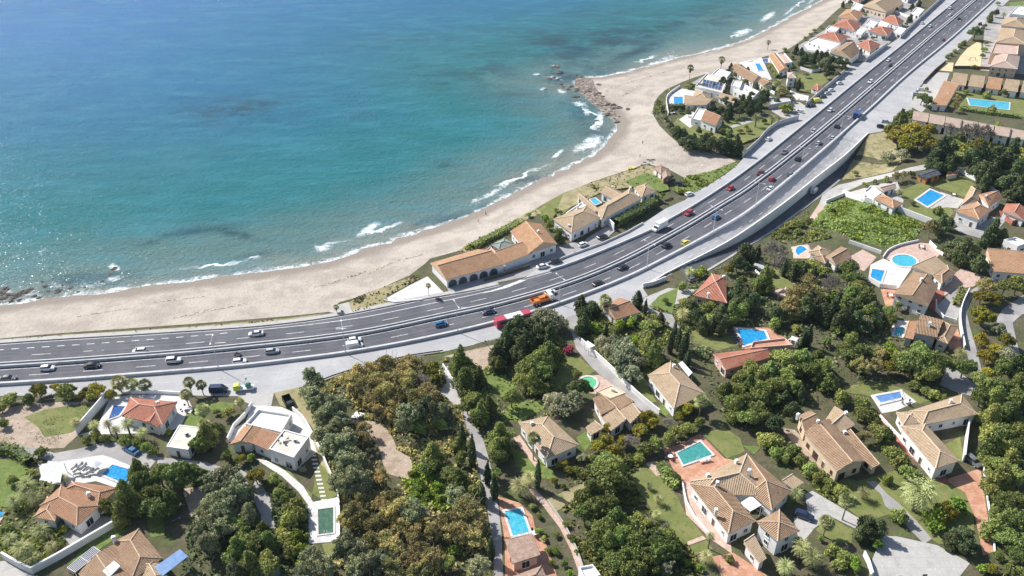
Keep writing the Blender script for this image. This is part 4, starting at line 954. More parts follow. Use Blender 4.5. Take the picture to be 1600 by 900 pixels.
house('hillside_villa', 'white villa with an orange hipped roof above a walled drive', 'villa', [
  ([(1492,329),(1530,343),(1549,328),(1527,315)], 6.2, 'hip', dict(rf='orange')), ([(1500,322),(1529,313),(1533,299),(1517,291)], 5.4, 'hip', dict(rf='tan')), ([(1528,304),(1545,323),(1567,308),(1549,299)], 5.8, 'gable', dict(rf='rust', ax=1))], lm='the villa with the walled drive', chim=[(1541,306,8)])
house('garage', 'white walled garage court with a red tiled roof at the right edge', 'garage', [([(1566,330),(1600,344),(1610,330),(1572,318)], 3.6, 'gable', dict(rf='red'))])
house('hillside_house', 'white gabled house with a brown roof beside a pink yard', 'house', [([(1290,401),(1306,414),(1331,402),(1314,385)], 4.6, 'gable', dict(ax=1)), ([(1264,394),(1284,402),(1298,392),(1278,384)], 3.4, 'hip', dict(rf='tan')), ([(1270,402),(1290,412),(1296,402),(1280,394)], 3.0, 'hip', dict(rf='brown'))], rf='brown', lm='the gabled house with the pink yard')
house('hillside_villa', 'large white villa with a brown gabled roof below the oval pool', 'villa', [
  ([(1396,459),(1450,479),(1466,447),(1427,424)], 6.4, 'gable', dict(ax=1, p=.34)), ([(1424,418),(1458,430),(1480,415),(1461,402)], 4.6, 'shed', dict(rf='tan', p=.08)), ([(1458,431),(1472,443),(1493,427),(1480,414)], 4.4, 'hip', {})], rf='brown', chim=[(1440,436,9.2)], lm='the villa below the oval pool')
house('hillside_house', 'grey white house with brown roofs and a tiny square pool', 'house', [
  ([(1428,520),(1464,527),(1474,500),(1439,491)], 6.0, 'gable', dict(ax=0, p=.3)), ([(1412,528),(1427,530),(1436,501),(1420,502)], 4.4, 'shed', dict(rf='orange', p=.05, ax=1)), ([(1462,529),(1481,537),(1498,510),(1474,502)], 5.2, 'hip', dict(p=.3))], rf='brown', wall='grey_wall', chim=[(1453,505,8.6)], lm='the house with the tiny square pool')
house('long_house', 'low house with ribbed orange tiles at the right edge', 'house', [([(1552,424),(1606,428),(1608,402),(1540,396)], 3.8, 'shed', dict(rf='orange', p=.16, ax=0))], lm='the ribbed orange roof')
house('corner_house', 'white stuccoed house half hidden at the far right', 'house', [([(1568,376),(1590,386),(1608,380),(1586,372)], 4, 'flat', dict(rf='flatwhite'))])
house('summer_house', 'tiny summer house with a pink pyramid roof at the edge of a lawn', 'summer house', [([(1214,458),(1227,463),(1241,455),(1228,449)], 2.8, 'pyr', dict(rf='pinky', open=1, wall='cream'))], door=False)
# ---- centre
house('cottage', 'terracotta pyramid roofed cottage among dark trees', 'cottage', [([(1083,461),(1136,473),(1134,431),(1112,428)], 4.8, 'pyr', dict(p=.5))], rf='red', wall='cream', chim=[(1131,432,5.8),(1107,459,7.2)], lm='the pyramid roofed cottage')
house('garden_villa', 'pink villa with low orange roofs below a blue pool', 'villa', [
  ([(1134,578),(1212,556),(1186,544),(1114,553)], 4.6, 'gable', dict(ax=0, p=.3, rf='red')), ([(1172,546),(1238,541),(1226,530),(1176,536)], 3.6, 'flat', dict(rf='terra', wall='pinkwall', parapet=.6))], wall='pinkwall', lm='the pink villa')
house('gazebo', 'small white gazebo with a flat roof next to the blue pool', 'gazebo', [([(1233,530),(1244,533),(1248,528),(1238,525)], 2.8, 'flat', dict(rf='flatwhite', open=1))], door=False)
house('roadside_house', 'terracotta roofed house behind a palm at the service road', 'house', [([(940,479),(962,499),(1000,488),(968,465)], 4.4, 'gable', dict(ax=1, p=.34))], rf='rust', lm='the house at the service road')
house('pool_house', 'cream flat roofed pavilion beside the round green pool', 'pavilion', [([(932,612),(953,623),(978,614),(956,602)], 3.0, 'flat', dict(rf='cream', wall='cream', parapet=.15))], lm='the cream pavilion')
house('terraced_house', 'white walled house stepping down in five brown tiled terraces', 'house', [
  ([(952,626),(966,640),(991,629),(976,619)], 4.6, 'shed', dict(p=.1, ax=0)), ([(937,648),(955,673),(978,658),(960,637)], 4.2, 'shed', dict(p=.12, ax=0, rf='tan')), ([(926,622),(939,648),(963,637),(940,617)], 4.9, 'shed', dict(p=.08, ax=0)),
  ([(968,641),(985,661),(1001,648),(988,632)], 3.8, 'shed', dict(p=.1, ax=0, rf='tan')), ([(915,667),(923,680),(943,670),(929,659)], 3.2, 'shed', dict(p=.1, ax=0, rf='tan'))], rf='brown', lm='the terraced brown tiled house', chim=[])
house('hip_villa', 'cream villa with a broad brown hipped roof beside the lane', 'villa', [([(1012,586),(1053,638),(1102,615),(1048,563)], 5.2, 'hip', dict(p=.34))], rf='tan', lm='the broad hipped villa', chim=[(1053,571,6.5)])
house('hip_villa', 'two storey white villa with a tan hipped roof and skylight', 'villa', [([(810,660),(854,717),(905,695),(856,650)], 5.2, 'hip', dict(p=.34))], rf='tan', chim=[(831,661,6.6),(843,686,8.4)], lm='the skylight villa', maxwin=20)
house('lane_house', 'low house with a weathered pinkish roof below a turquoise pool', 'house', [([(789,845),(801,881),(844,868),(830,835)], 3.6, 'shed', dict(rf='thatch', p=.04, ax=0)), ([(802,900),(812,925),(858,910),(846,884)], 3.2, 'hip', dict(rf='thatch'))], wall='pinkwall', lm='the weathered roof house')
house('white_cube', 'small white cube building cut by the bottom edge', 'building', [([(904,888),(914,910),(938,900),(926,884)], 3.2, 'flat', dict(rf='flatwhite'))])
# ---- big villa bottom right
house('grand_villa', 'grand white villa with many brown tiled roofs round a patio', 'villa', [
  ([(1078,756),(1138,834),(1181,814),(1124,745)], 5.6, 'hip', dict(p=.34)), ([(1098,772),(1196,774),(1167,709),(1079,752)], 5.5, 'hip', dict(rf='tan', p=.36, ax=0)),
  ([(1167,709),(1172,770),(1206,797),(1237,767)], 5.2, 'hip', dict(p=.36)), ([(1182,815),(1215,846),(1250,829),(1218,796)], 7.4, 'pyr', dict(p=.36)), ([(1162,849),(1187,880),(1198,872),(1178,838)], 4.6, 'shed', dict(rf='tan', p=.1, ax=1))],
  rf='brown', chim=[(1121,754,8.2),(1106,742,6.8),(1151,720,7.2),(1171,735,8.4),(1119,797,8.2)], lm='the grand villa', maxwin=34)
house('garage', 'lean-to garage in the shade behind the grand villa', 'garage', [([(1222,752),(1240,764),(1256,754),(1238,742)], 3.0, 'shed', dict(rf='tan', p=.08))], door=False)
house('cream_house', 'cream farmhouse with shuttered windows and grey brown roofs', 'farmhouse', [
  ([(1256,676),(1308,736),(1352,720),(1296,654)], 6.0, 'gable', dict(ax=0, p=.3)), ([(1284,664),(1300,682),(1336,664),(1304,634)], 4.8, 'gable', dict(rf='tan', ax=1, p=.3)), ([(1247,649),(1257,673),(1281,660),(1267,641)], 5.6, 'gable', dict(ax=1, p=.3)), ([(1310,682),(1364,730),(1374,727),(1328,672)], 3.4, 'shed', dict(p=.1, ax=0))],
  rf='brown', wall='cream', frame='b', chim=[(1278,658,8),(1247,648,7.4),(1322,645,6.4),(1320,675,4.8)], lm='the cream farmhouse')
house('white_villa', 'long white villa with pale brown roofs and a red walkway', 'villa', [
  ([(1407,666),(1462,732),(1499,720),(1446,662)], 6.0, 'hip', dict(p=.32)), ([(1421,642),(1441,664),(1528,647),(1503,616)], 5.2, 'hip', dict(p=.34, rf='tan')), ([(1400,644),(1411,664),(1442,660),(1428,642)], 4.6, 'hip', dict(p=.3))], rf='tan', chim=[(1486,626,7)], lm='the long white villa')
# ---- left
house('red_villa', 'low villa with a bright red hipped roof inside white walls', 'villa', [([(190,650),(254,664),(277,628),(204,621)], 3.8, 'hip', dict(p=.36)), ([(222,658),(246,668),(258,648),(234,642)], 3.75, 'gable', dict(ax=1, p=.36)), ([(240,664),(252,668),(256,660),(244,658)], 2.9, 'flat', dict(rf='flatroof'))], rf='red', lm='the red roofed villa', chim=[(246,629,5.4)])
house('flat_annex', 'plain annex with a pale flat roof right of the parked blue car', 'annex', [([(260,698),(294,703),(313,668),(280,664)], 3.4, 'flat', dict(parapet=.12))], lm='the flat roofed annex', chim=[])
house('octagon_villa', 'sprawling villa with a worn terracotta roof and small inner court', 'villa', [
  ([(102,764),(152,792),(186,762),(112,752)], 3.8, 'hip', dict(p=.34)), ([(62,790),(120,822),(156,790),(96,758)], 3.9, 'hip', dict(p=.32)), ([(52,808),(86,814),(94,780),(74,776)], 3.5, 'hip', dict(p=.3, rf='orange'))], rf='rust', lm='the worn terracotta villa', chim=[(138,771,6.2)])
house('brown_villa', 'large brown roofed villa in the bottom left corner', 'villa', [
  ([(178,846),(204,908),(254,872),(217,826)], 4.8, 'hip', dict(p=.32)), ([(122,896),(146,934),(214,896),(182,848)], 4.4, 'gable', dict(ax=0, p=.28)), ([(210,880),(240,930),(262,900),(248,870)], 4.2, 'hip', dict(rf='tan'))], rf='brown', chim=[(177,840,6.2)], lm='the brown villa in the bottom left')
house('terrace_villa', 'white villa of flat terraces with one terracotta roof', 'villa', [
  ([(359,694),(393,692),(409,670),(381,666)], 4.6, 'gable', dict(rf='orange', p=.3, ax=1)), ([(393,692),(420,704),(437,680),(409,671)], 5.0, 'shed', dict(rf='rust', p=.05, ax=0)), ([(420,702),(459,716),(483,683),(444,672)], 6.0, 'flat', dict(parapet=.25)), ([(384,665),(440,678),(456,650),(404,642)], 3.0, 'flat', dict(rf='flatwhite', parapet=.7))],
  lm='the white terrace villa', chim=[])

# ------------------------------------------------------------------ pools
def poolmat(name, a, b):
    m, nt, bs = nodes(name); v = pos(nt)
    w = noise(nt, v, 1.4, 3, .6, 1.2)  # lighter and darker ripples painted into the water like caustics
    nt.links.new(mixc(nt, ramp(nt, w, .42, .62), a, b), bs.inputs['Base Color']); bs.inputs['Roughness'].default_value = .08; bs.inputs['IOR'].default_value = 1.33
    bn = N(nt, 'ShaderNodeBump', Strength=.25, Distance=.05); nt.links.new(noise(nt, v, 3., 2), bn.inputs['Height']); nt.links.new(bn.outputs[0], bs.inputs['Normal']); return m
PW = {'blue': poolmat('pool_water_blue', (.015,.22,.50), (.03,.33,.60)), 'cyan': poolmat('pool_water_cyan', (.05,.36,.48), (.10,.47,.58)), 'teal': poolmat('pool_water_teal', (.05,.25,.23), (.08,.33,.30)),
      'green': poolmat('pool_water_green', (.10,.45,.20), (.16,.55,.27)), 'dark': poolmat('pool_water_dark', (.06,.12,.08), (.09,.17,.12)), 'deep': poolmat('pool_water_deep', (.03,.08,.25), (.05,.13,.35)), 'pale': poolmat('pool_water_pale', (.10,.22,.48), (.16,.30,.55))}
def pool(label, px, col, rim=.7, rimmat='white_pave', lm=None, oval=None, smooth=False):
    if oval:
        x, y, rx, ry, an = oval; an = R(an)
        px = [(x + rx*math.cos(t)*math.cos(an) - ry*math.sin(t)*math.sin(an), y + rx*math.cos(t)*math.sin(an) + ry*math.sin(t)*math.cos(an)) for t in np.linspace(0, 2*math.pi, 28, endpoint=False)]
    a = np.array(px, float); w = P(a[:,0], a[:,1])[:, :2]
    ar = (w[:,0]*np.roll(w[:,1],-1) - np.roll(w[:,0],-1)*w[:,1]).sum()
    if ar < 0: w = w[::-1]
    c = w.mean(0); z = hgt(c[None])[0]; root = Vector((c[0], c[1], z))
    o = thing('swimming_pool', label, 'pool', root)
    KEEP_CLEAR.append(('pool', w)); n = len(w); out = []
    for i in range(n):
        e0 = w[i]-w[i-1]; e1 = w[(i+1)%n]-w[i]; n0 = np.array([e0[1],-e0[0]])/np.linalg.norm(e0); n1 = np.array([e1[1],-e1[0]])/np.linalg.norm(e1)
        b = n0+n1; b = b/max(np.dot(b, n0), .3); out.append(w[i]+b*rim)
    mb = MB(); zt = z+.26; zw = z+.14
    for i in range(n):
        j = (i+1) % n; A, B, C_, D = out[i], out[j], w[j], w[i]
        mb.poly([(*A, zt), (*B, zt), (*C_, zt), (*D, zt)]); mb.poly([(*A, z-.2), (*B, z-.2), (*B, zt), (*A, zt)]); mb.poly([(*C_, z+.05), (*D, z+.05), (*D, zt), (*C_, zt)], 1)
    link('coping', mb.mesh('coping', [M[rimmat], M['white_pave']], root), o)
    wb = MB(); wb.poly([(*q, zw) for q in w]); link('water', wb.mesh('water', [PW[col]], root), o)
    e = Vector((*(w[1]-w[0]), 0)).normalized(); q = Vector((*((w[0]+w[1])/2), zt)); i_ = Vector((-e.y, e.x, 0)); lb = MB()
    for s_ in (-.3, .3): a = q + e*s_; lb.tube([a - i_*.5, a - i_*.4 + Vector((0,0,.75)), a + i_*.15 + Vector((0,0,.8)), a + i_*.3 + Vector((0,0,-.1))], .035, n=5)
    link('ladder', lb.mesh('ladder', [M['steel']], root), o)
    x, y = pix(root)
    if lm: LM.append((x, y, lm))
    return o
pool('bright blue rectangular pool on a lawn inside the white compound', [(1432,313),(1449,323),(1475,306),(1454,297)], 'blue', .9, lm='the compound pool')
pool('oval turquoise pool on a pink terrace', None, 'cyan', .9, oval=(1413,408,19,9,6), lm='the oval pool')
pool('deep blue pool with white rim left of the oval pool', [(1360,434),(1376,441),(1382,424),(1363,421)], 'blue', .6, lm='the small deep blue pool')
pool('tiny square turquoise pool beside the grey white house', [(1396,525),(1409,527),(1413,513),(1400,512)], 'cyan', .5, lm='the tiny square pool')
pool('small round blue pool near the bare trees', None, 'blue', .7, oval=(1253,394,10,6.5,0), lm='the small round pool')
pool('large blue trapezoid pool above the pink villa', [(1163,540),(1199,530),(1194,518),(1151,514)], 'blue', .8, lm='the blue pool above the pink villa')
pool('round bright green pool half hidden by a conifer', None, 'green', .7, oval=(919,599,13,9.5,0), lm='the round green pool')
pool('teal rectangular pool on the terracotta terrace of the grand villa', [(1068,727),(1113,711),(1094,691),(1058,709)], 'teal', .5, lm='the teal pool')
pool('turquoise pool crossed by tree shadows beside the lane', [(802,838),(827,832),(814,796),(789,800)], 'cyan', .6, lm='the turquoise pool by the lane')
pool('murky green pool on a white terrace at the wood edge', [(498,836),(521,833),(521,794),(497,797)], 'dark', .4, lm='the murky green pool')
pool('pale blue pool on the white deck of the long white villa', [(1376,630),(1409,622),(1406,613),(1368,620)], 'pale', .8, lm='the pale blue pool')
pool('blue pool with loungers on the sprawling white terrace', [(160,742),(199,758),(212,737),(176,727)], 'blue', .6, lm='the pool with the loungers')
pool('narrow dark blue pool beside the red roofed villa', [(170,656),(186,650),(196,636),(178,635)], 'deep', .5)
pool('pool cut by the left edge of the photo', [(-14,816),(-2,816),(8,800),(-4,797)], 'blue', .5, 'pink')
pool('long turquoise lap pool between the two townhouse rows', [(1516,165),(1576,172),(1577,161),(1512,154)], 'cyan', .6, lm='the lap pool')
pool('small square blue pool on the peninsula point', [(1053,163),(1067,163),(1067,152),(1053,152)], 'blue', .6, lm='the square pool on the point')
pool('little turquoise pool on a white terrace near the ochre house', [(1185,111),(1193,110),(1187,100),(1180,100)], 'blue', .5)
pool('tiny dark blue pool nearest the ochre roofed house', [(1193,98),(1200,98),(1200,92),(1191,93)], 'deep', .5)
pool('small turquoise pool in the seaside villa courtyard', [(929,321),(939,317),(930,310),(922,312)], 'cyan', .4, lm='the courtyard pool')
pool('splash of blue water on the white terrace villa', [(424,651),(438,656),(440,653),(425,649)], 'blue', .3)

# ------------------------------------------------------------------ garden walls and fences
def gwall(label, px, h, mat='stucco', w=.32, name='garden_wall', cat='wall', smooth=True, z0=-.3):
    a = np.array(px, float); L = P(a[:,0], a[:,1])[:, :2]
    L = catmull(L, 3.0) if smooth else L
    return wall_run(name, label, cat, L, w, z0, h, M[mat], follow=True)
gwall('tall white wall between the vacant plot and the red roofed villa', [(171,621),(146,650),(121,679)], 2.6)
gwall('white balustrade wall behind the red roofed villa', [(206,615),(250,615),(297,618)], 1.1)
gwall('curved white wall round the white terrace villa to the murky pool', [(458,642),(472,654),(485,674),(500,704),(512,732),(528,772),(531,812),(530,872)], 1.5)
gwall('stepped white wall left of the white terrace villa', [(356,690),(366,668),(382,652),(394,634)], 1.4)
gwall('white wall with a bend below the worn terracotta villa', [(188,818),(140,846),(96,872),(52,896),(30,886),(6,872)], 2.0, smooth=False, w=.5)
gwall('long white wall with thin posts beside the lane', [(908,536),(930,556),(962,586),(994,618),(1030,648)], 1.8)
gwall('white boundary wall along the bottom of the compound', [(1316,305),(1350,316),(1408,333),(1458,352)], 2.4, smooth=False)
gwall('white boundary wall right of the timber shed', [(1494,267),(1530,286),(1560,307)], 2.0, smooth=False)
gwall('grey curved wall where the frontage road meets the peninsula lawn', [(1160,246),(1173,234),(1186,222),(1196,210),(1214,197),(1247,187)], 2.4, 'grey_wall')
gwall('long grey wall behind the row of parked cars', [(1258,168),(1288,142),(1320,114)], 2.6, 'grey_wall', smooth=False)
gwall('dark wall in front of the orange roofed beach houses', [(1352,97),(1370,84),(1386,72)], 2.6, 'grey_wall', smooth=False)
gwall('high shaded wall beside the top of the frontage road', [(1415,52),(1432,36),(1450,19),(1472,-1)], 2.6, 'grey_wall', smooth=False)
gwall('low wall between the restaurant car park and the frontage road', [(842,418),(862,411),(896,398),(940,382),(980,364),(1004,350)], .8, 'barrier', smooth=False)
gwall('white gate wall at the seaside villa drive', [(940,343),(950,351),(959,360)], 3.0)
gwall('white wall beside the pink yard', [(1326,380),(1350,388),(1376,397)], 1.4, smooth=False)
gwall('curved white parapet of the pink pool terrace', [(1379,404),(1386,394),(1404,385),(1434,378)], 1.0)
gwall('straight white wall right of the pink pool terrace', [(1452,380),(1462,390),(1473,400)], 1.2, smooth=False)
gwall('curved white wall of the hillside parking space', [(1462,472),(1462,486),(1474,498),(1494,504)], 1.2)
gwall('white wall between the parking space and the lane', [(1513,456),(1502,480),(1499,505),(1506,546)], 1.7)
gwall('white wall above the red walkway', [(1374,652),(1400,680),(1430,710)], 1.0, smooth=False)
gwall('white wall closing the courtyard of the long white villa', [(1512,656),(1508,690),(1504,722)], 2.6, smooth=False)
gwall('pale kerb wall right of the terracotta driveway', [(1533,700),(1540,760),(1550,830),(1554,864)], .5)
gwall('short white wall at the bottom of the parking area', [(1349,868),(1356,882),(1362,902)], 1.6)
gwall('curved white wall round the point pool', [(1062,137),(1046,148),(1041,158),(1044,180)], 1.4)
gwall('long white wall along the roadside lot', [(1004,449),(1020,446),(1040,438)], 1.6)
gwall('white wall below the grand villa walkway', [(1066,756),(1072,786),(1084,808),(1112,842)], .8)
gwall('low stone wall on the dry slope right of the pool', [(856,784),(882,822),(900,858),(912,892)], .7, 'concrete')
gwall('pale wall round the open drive left of the grove', [(692,572),(704,590),(722,614)], 1.0)
gwall('white wall along the small palm garden', [(600,470),(616,473),(660,469)], .5)
gwall('pale wall at the back of the vacant field', [(1290,318),(1318,306)], 1.6, smooth=False)
gwall('white wall left of the cream farmhouse hedge', [(1180,424),(1192,436),(1204,452)], .8)
gwall('white wall along the hillside terrace of the small blue pool', [(1357,438),(1374,449),(1400,452)], 1.6)
gwall('brown timber fence closing the sand court', [(1489,107),(1516,107),(1550,109)], 1.6, 'darkwood', .15, 'fence', 'fence', False)
gwall('dark fence beside the white yard', [(1442,131),(1460,112),(1477,98)], 1.6, 'darkwood', .15, 'fence', 'fence', False)
gwall('timber fence of the planted strip in the restaurant car park', [(756,440),(790,430),(828,418)], 1.1, 'darkwood', .12, 'fence', 'fence', False)
gwall('red brick garden wall in front of the corner garage', [(1560,336),(1580,352),(1600,346)], 2.0, 'red', smooth=False)

for lb, px_ in gw_later: gwall(lb, px_, 1.6, smooth=False)
# ------------------------------------------------------------------ solar panels, awnings, loungers and other fittings
def slab(name, label, cat, px, h, t, mat, slope=0.0, posts=True, rows=0):
    a = np.array(px, float); w = P(a[:,0], a[:,1], h); C = [Vector((q[0], q[1], q[2]+h)) for q in w]
    if slope: C[2].z += slope; C[3].z += slope
    c = sum(C, Vector())/4; c.z = w[:,2].mean(); o = thing(name, label, cat, c); mb = MB()
    top = C; lo = [q - Vector((0,0,t)) for q in C]; mb.poly(top); mb.poly(lo[::-1])
    for i in range(4): mb.poly([lo[i], lo[(i+1)%4], top[(i+1)%4], top[i]])
    link('panel' if 'solar' in name else 'canopy', mb.mesh('top', [mat], c), o)
    if rows:
        gb = MB()
        for i in range(rows+1):
            k = i/rows; a, b = C[0].lerp(C[1], k), C[3].lerp(C[2], k); gb.tube([a+Vector((0,0,.03)), b+Vector((0,0,.03))], .07, n=4)
        for k in (0, .5, 1): a, b = C[0].lerp(C[3], k), C[1].lerp(C[2], k); gb.tube([a+Vector((0,0,.03)), b+Vector((0,0,.03))], .07, n=4)
        link('frame', gb.mesh('frame', [M['frame']], c), o)
    if posts:
        for q in lo:
            pb = MB(); pb.box((q.x, q.y, (q.z+c.z)/2), (.14,.14,max(q.z-c.z, .1))); link('post', pb.mesh('post', [M['frame']], c), o)
    return o
slab('solar_panels', 'ground mounted array of blue solar panels in the bottom left', 'solar panels', [(105,887),(117,894),(158,862),(146,854)], 1.4, .1, M['solar'], 0, True, 6)
slab('solar_panels', 'row of dark solar panels on the pale peninsula roof', 'solar panels', [(1097,134),(1126,141),(1130,130),(1099,124)], 3.45, .1, M['solar'], 0, True, 6)
slab('awning', 'white ribbed awning beside the pool terrace at left', 'awning', [(62,750),(94,754),(100,724),(76,722)], 3.0, .08, M['canopy'], .3, True, 7)
slab('pergola', 'blue sheeting stretched over a pergola at the brown villa', 'pergola', [(240,887),(254,900),(294,869),(281,858)], 3.6, .1, M['tarp'])
slab('roof_light', 'milky white skylight on the brown villa roof', 'skylight', [(160,892),(170,902),(188,884),(178,876)], 4.6, .35, M['canopy'], 0, False)
slab('patio_cover', 'white cover over the patio of the grand villa', 'patio cover', [(1156,786),(1172,799),(1190,789),(1174,774)], 3.6, .12, M['flatwhite'])
slab('awning', 'pale green shade sail beside the lane wall', 'awning', [(914,536),(920,544),(930,540),(918,532)], 2.6, .06, M['canopy'])
slab('awning', 'pale glass roof behind the broad hipped villa', 'awning', [(1060,568),(1076,588),(1082,582),(1066,564)], 2.8, .06, M['canopy'])
slab('debris_sheet', 'white sheet lying in the dirt clearing of the grove', 'sheet', [(548,652),(560,654),(570,646),(556,643)], .25, .08, M['canopy'], 0, False)

def lounger_parts():
    fb, mb2, bb = MB(), MB(), MB()
    for x in (-.8, .6):
        for y in (-.3, .3): fb.box((x, y, .15), (.06,.06,.3))
    fb.box((0,0,.31), (1.9,.68,.05)); mb2.box((-.3,0,.38), (1.3,.62,.1))
    bb.poly([(.35,-.31,.38), (.95,-.31,.78), (.95,.31,.78), (.35,.31,.38)]); bb.poly([(.35,.31,.30), (.95,.31,.70), (.95,-.31,.70), (.35,-.31,.30)])
    bb.poly([(.35,-.31,.3), (.95,-.31,.7), (.95,-.31,.78), (.35,-.31,.38)]); bb.poly([(.95,.31,.7), (.35,.31,.3), (.35,.31,.38), (.95,.31,.78)]); bb.poly([(.95,-.31,.7),(.95,.31,.7),(.95,.31,.78),(.95,-.31,.78)])
    return fb.mesh('frame', [M['frame']]), mb2, bb
LF, LMB, LBB = lounger_parts()
LC = {k: (LMB.mesh('seat', [M[k]]), LBB.mesh('backrest', [M[k]])) for k in ('slate', 'canopy', 'darkwood')}
def loungers(label, spots, col, rz, group):
    for i, (x, y) in enumerate(spots):
        p = P1(x, y); p.z += .3
        o = thing('sun_lounger', (ORD[i+1] + ' ' + label) if len(spots) > 1 else label, 'sun lounger', p, rz, group)
        link('frame', LF, o); link('seat', LC[col][0], o); link('backrest', LC[col][1], o)
ORD = ['', 'first', 'second', 'third', 'fourth', 'fifth', 'sixth', 'seventh', 'eighth', 'ninth', 'tenth', 'eleventh', 'twelfth', 'thirteenth', 'fourteenth', 'fifteenth', 'sixteenth', 'seventeenth', 'eighteenth', 'nineteenth', 'twentieth',
       'twenty-first', 'twenty-second', 'twenty-third', 'twenty-fourth', 'twenty-fifth', 'twenty-sixth', 'twenty-seventh', 'twenty-eighth', 'twenty-ninth', 'thirtieth']
loungers('dark sun lounger from the left on the white pool terrace', [(117,733),(126,730),(132,731),(140,734),(147,733)], 'slate', 1.1, 'dark loungers on the white terrace')
loungers('dark sofa from the left below the loungers on the white terrace', [(122,743),(132,744),(142,741)], 'slate', .2, 'dark sofas on the white terrace')
loungers('dark lounger from the top beside the blue trapezoid pool', [(1147,527),(1150,531),(1153,535),(1156,539)], 'slate', .2, 'loungers beside the blue trapezoid pool')
loungers('white lounger from the left beside the teal pool', [(1098,722),(1104,721)], 'canopy', .4, 'white loungers at the teal pool')
loungers('brown chair from the left above the teal pool', [(1053,694),(1059,697),(1071,692)], 'darkwood', .6, 'brown chairs at the teal pool')
loungers('dark lounger on the lawn below the left pines', [(276,813)], 'slate', .5, None)

def parasol(label, x, y, mat, r=1.6):
    p = P1(x, y, 2.0); o = thing('parasol', label, 'parasol', p); mb = MB(); mb.tube([(0,0,-.3), (0,0,2.6)], .05); link('pole', mb.mesh('pole', [M['frame']]), o)
    cb = MB(); n = 10
    for i in range(n):
        a, b = 2*math.pi*i/n, 2*math.pi*(i+1)/n; cb.poly([(r*math.cos(a), r*math.sin(a), 2.1), (r*math.cos(b), r*math.sin(b), 2.1), (0,0,2.75)])
        cb.poly([(r*math.cos(b), r*math.sin(b), 2.1), (r*math.cos(a), r*math.sin(a), 2.1), (0,0,2.55)])
    link('canopy', cb.mesh('canopy', [mat]), o)
parasol('red parasol on a white terrace near the top beach houses', 1324, 58, car_paint('red_canvas', (.55,.02,.06), .8), 2.2)
parasol('cream parasol by the pool at the left edge terrace', 150, 724, M['canopy'])

# rocks in the surf
def rock_mesh(seed):
    r = np.random.default_rng(seed); mb = MB(); n, mth = 9, 5; pts = []
    for i in range(mth+1):
        th = math.pi*.5*i/mth; row = []
        for k in range(n):
            a = 2*math.pi*k/n; q = .75+.5*r.random(); row.append(Vector((math.cos(a)*math.cos(th)*q, math.sin(a)*math.cos(th)*q*.75, math.sin(th)*.5*q-.12)))
        pts.append(row)
    for i in range(mth):
        for k in range(n): mb.poly([pts[i][k], pts[i][(k+1)%n], pts[i+1][(k+1)%n], pts[i+1][k]])
    return mb.mesh('rock', [M['rock']])
RK = [rock_mesh(i) for i in range(6)]
def rocks(label, L, group):
    for i, (x, y, s) in enumerate(L):
        p = P1(x, y); z = max(p.z, SEA_Z); w = U(x, y, z)
        o = link('rock', RK[i % 6], None, (w[0], w[1], z - .1*s), random.uniform(0, 6), (s, s, s*.8)); tag(o, ORD[i+1] + ' ' + label, 'rock', group)
rocks('dark rock from the left in the surf at the left edge', [(3,458,2.4),(9,452,2.0),(22,465,1.6),(28,461,2.2),(36,456,2.0),(14,461,1.8),(48,452,1.4),(54,462,1.2),(5,466,1.8),(30,469,1.3),(110,450,1.2),(122,456,.9),(98,446,1.0),(70,448,1.3),(132,449,.8),(160,440,1.0),(172,428,1.1),(42,457,1.6),(90,455,2.0),(60,466,1.0),(75,455,.9),(66,440,.9),(178,420,1.6),(18,471,1.4)], 'rocks at the left edge')
rocks('rock from the top left in the surf off the headland', [(868,105,3.4),(874,113,3.2),(858,123,2.4),(866,121,2.0),(872,124,1.8),(853,140,1.4),(880,136,1.6),(888,140,2.0)], 'rocks off the headland')
hr = np.random.default_rng(3); HL = []
for k in range(30):
    t = hr.random(); x = 896 + 72*t + hr.normal(0, 10); y = 125 + 62*t**1.1 + hr.normal(0, 6); HL.append((x, y, 1.0 + 1.9*hr.random()))
rocks('rock counted along the low headland reef', HL, 'rocks of the headland reef')
patch('rock_shelf', [(900,123),(922,122),(932,140),(948,158),(964,178),(968,190),(953,186),(928,164),(910,149),(898,136)], M['reef'], True, 3.0, lift=.25)
rocks('dark boulder of the heap behind the kiosk', [(1012,250,1.3),(1016,252,1.2),(1020,250,1.4),(1008,254,1.2),(1014,257,1.1),(1020,255,1.0),(1003,258,1.0),(998,262,.9)], 'boulders behind the kiosk')

# lamp posts on the inland barrier
def lamp_parts():
    a, b, c = MB(), MB(), MB(); a.tube([(0,0,0), (0,0,9.6)], [.14,.07], n=6)
    b.tube([(0,0,9.5), (1.1,0,9.75), (2.0,0,9.8)], .05, n=4); c.box((2.2,0,9.78), (.9,.34,.14))
    return a.mesh('pole', [M['steel']]), b.mesh('arm', [M['steel']]), c.mesh('lamp_head', [M['frame']])
LP = lamp_parts()
for i, (x, y) in enumerate([(355,577),(540,553),(715,519.5),(874,475.5),(1007,421),(1112,365.5),(1181,322),(1183.5,318),(1249,266.5),(1311,213),(1360,170),(1401,132),(1440,98),(1474,69),(1503,42),(1530,19)]):
    if i == 7: continue
    q = U(x, y, 0)[:2]; kk_ = np.argmin(np.linalg.norm(RL-q, axis=1)); q = RL[kk_]; T_ = RL[min(kk_+1, len(RL)-1)]-RL[kk_-1]
    rz = math.atan2(T_[1], T_[0]) + math.pi/2; n_ = i+1 if i < 7 else i
    o = thing('street_lamp', ORD[n_] + ' double armed street lamp from the left along the inland motorway barrier', 'street lamp', (q[0], q[1], .9), rz, 'street lamps along the motorway')
    link('pole', LP[0], o)
    for s in (0, math.pi): ar_ = link('arm', LP[1], o, rz=s); link('lamp_head', LP[2], ar_)

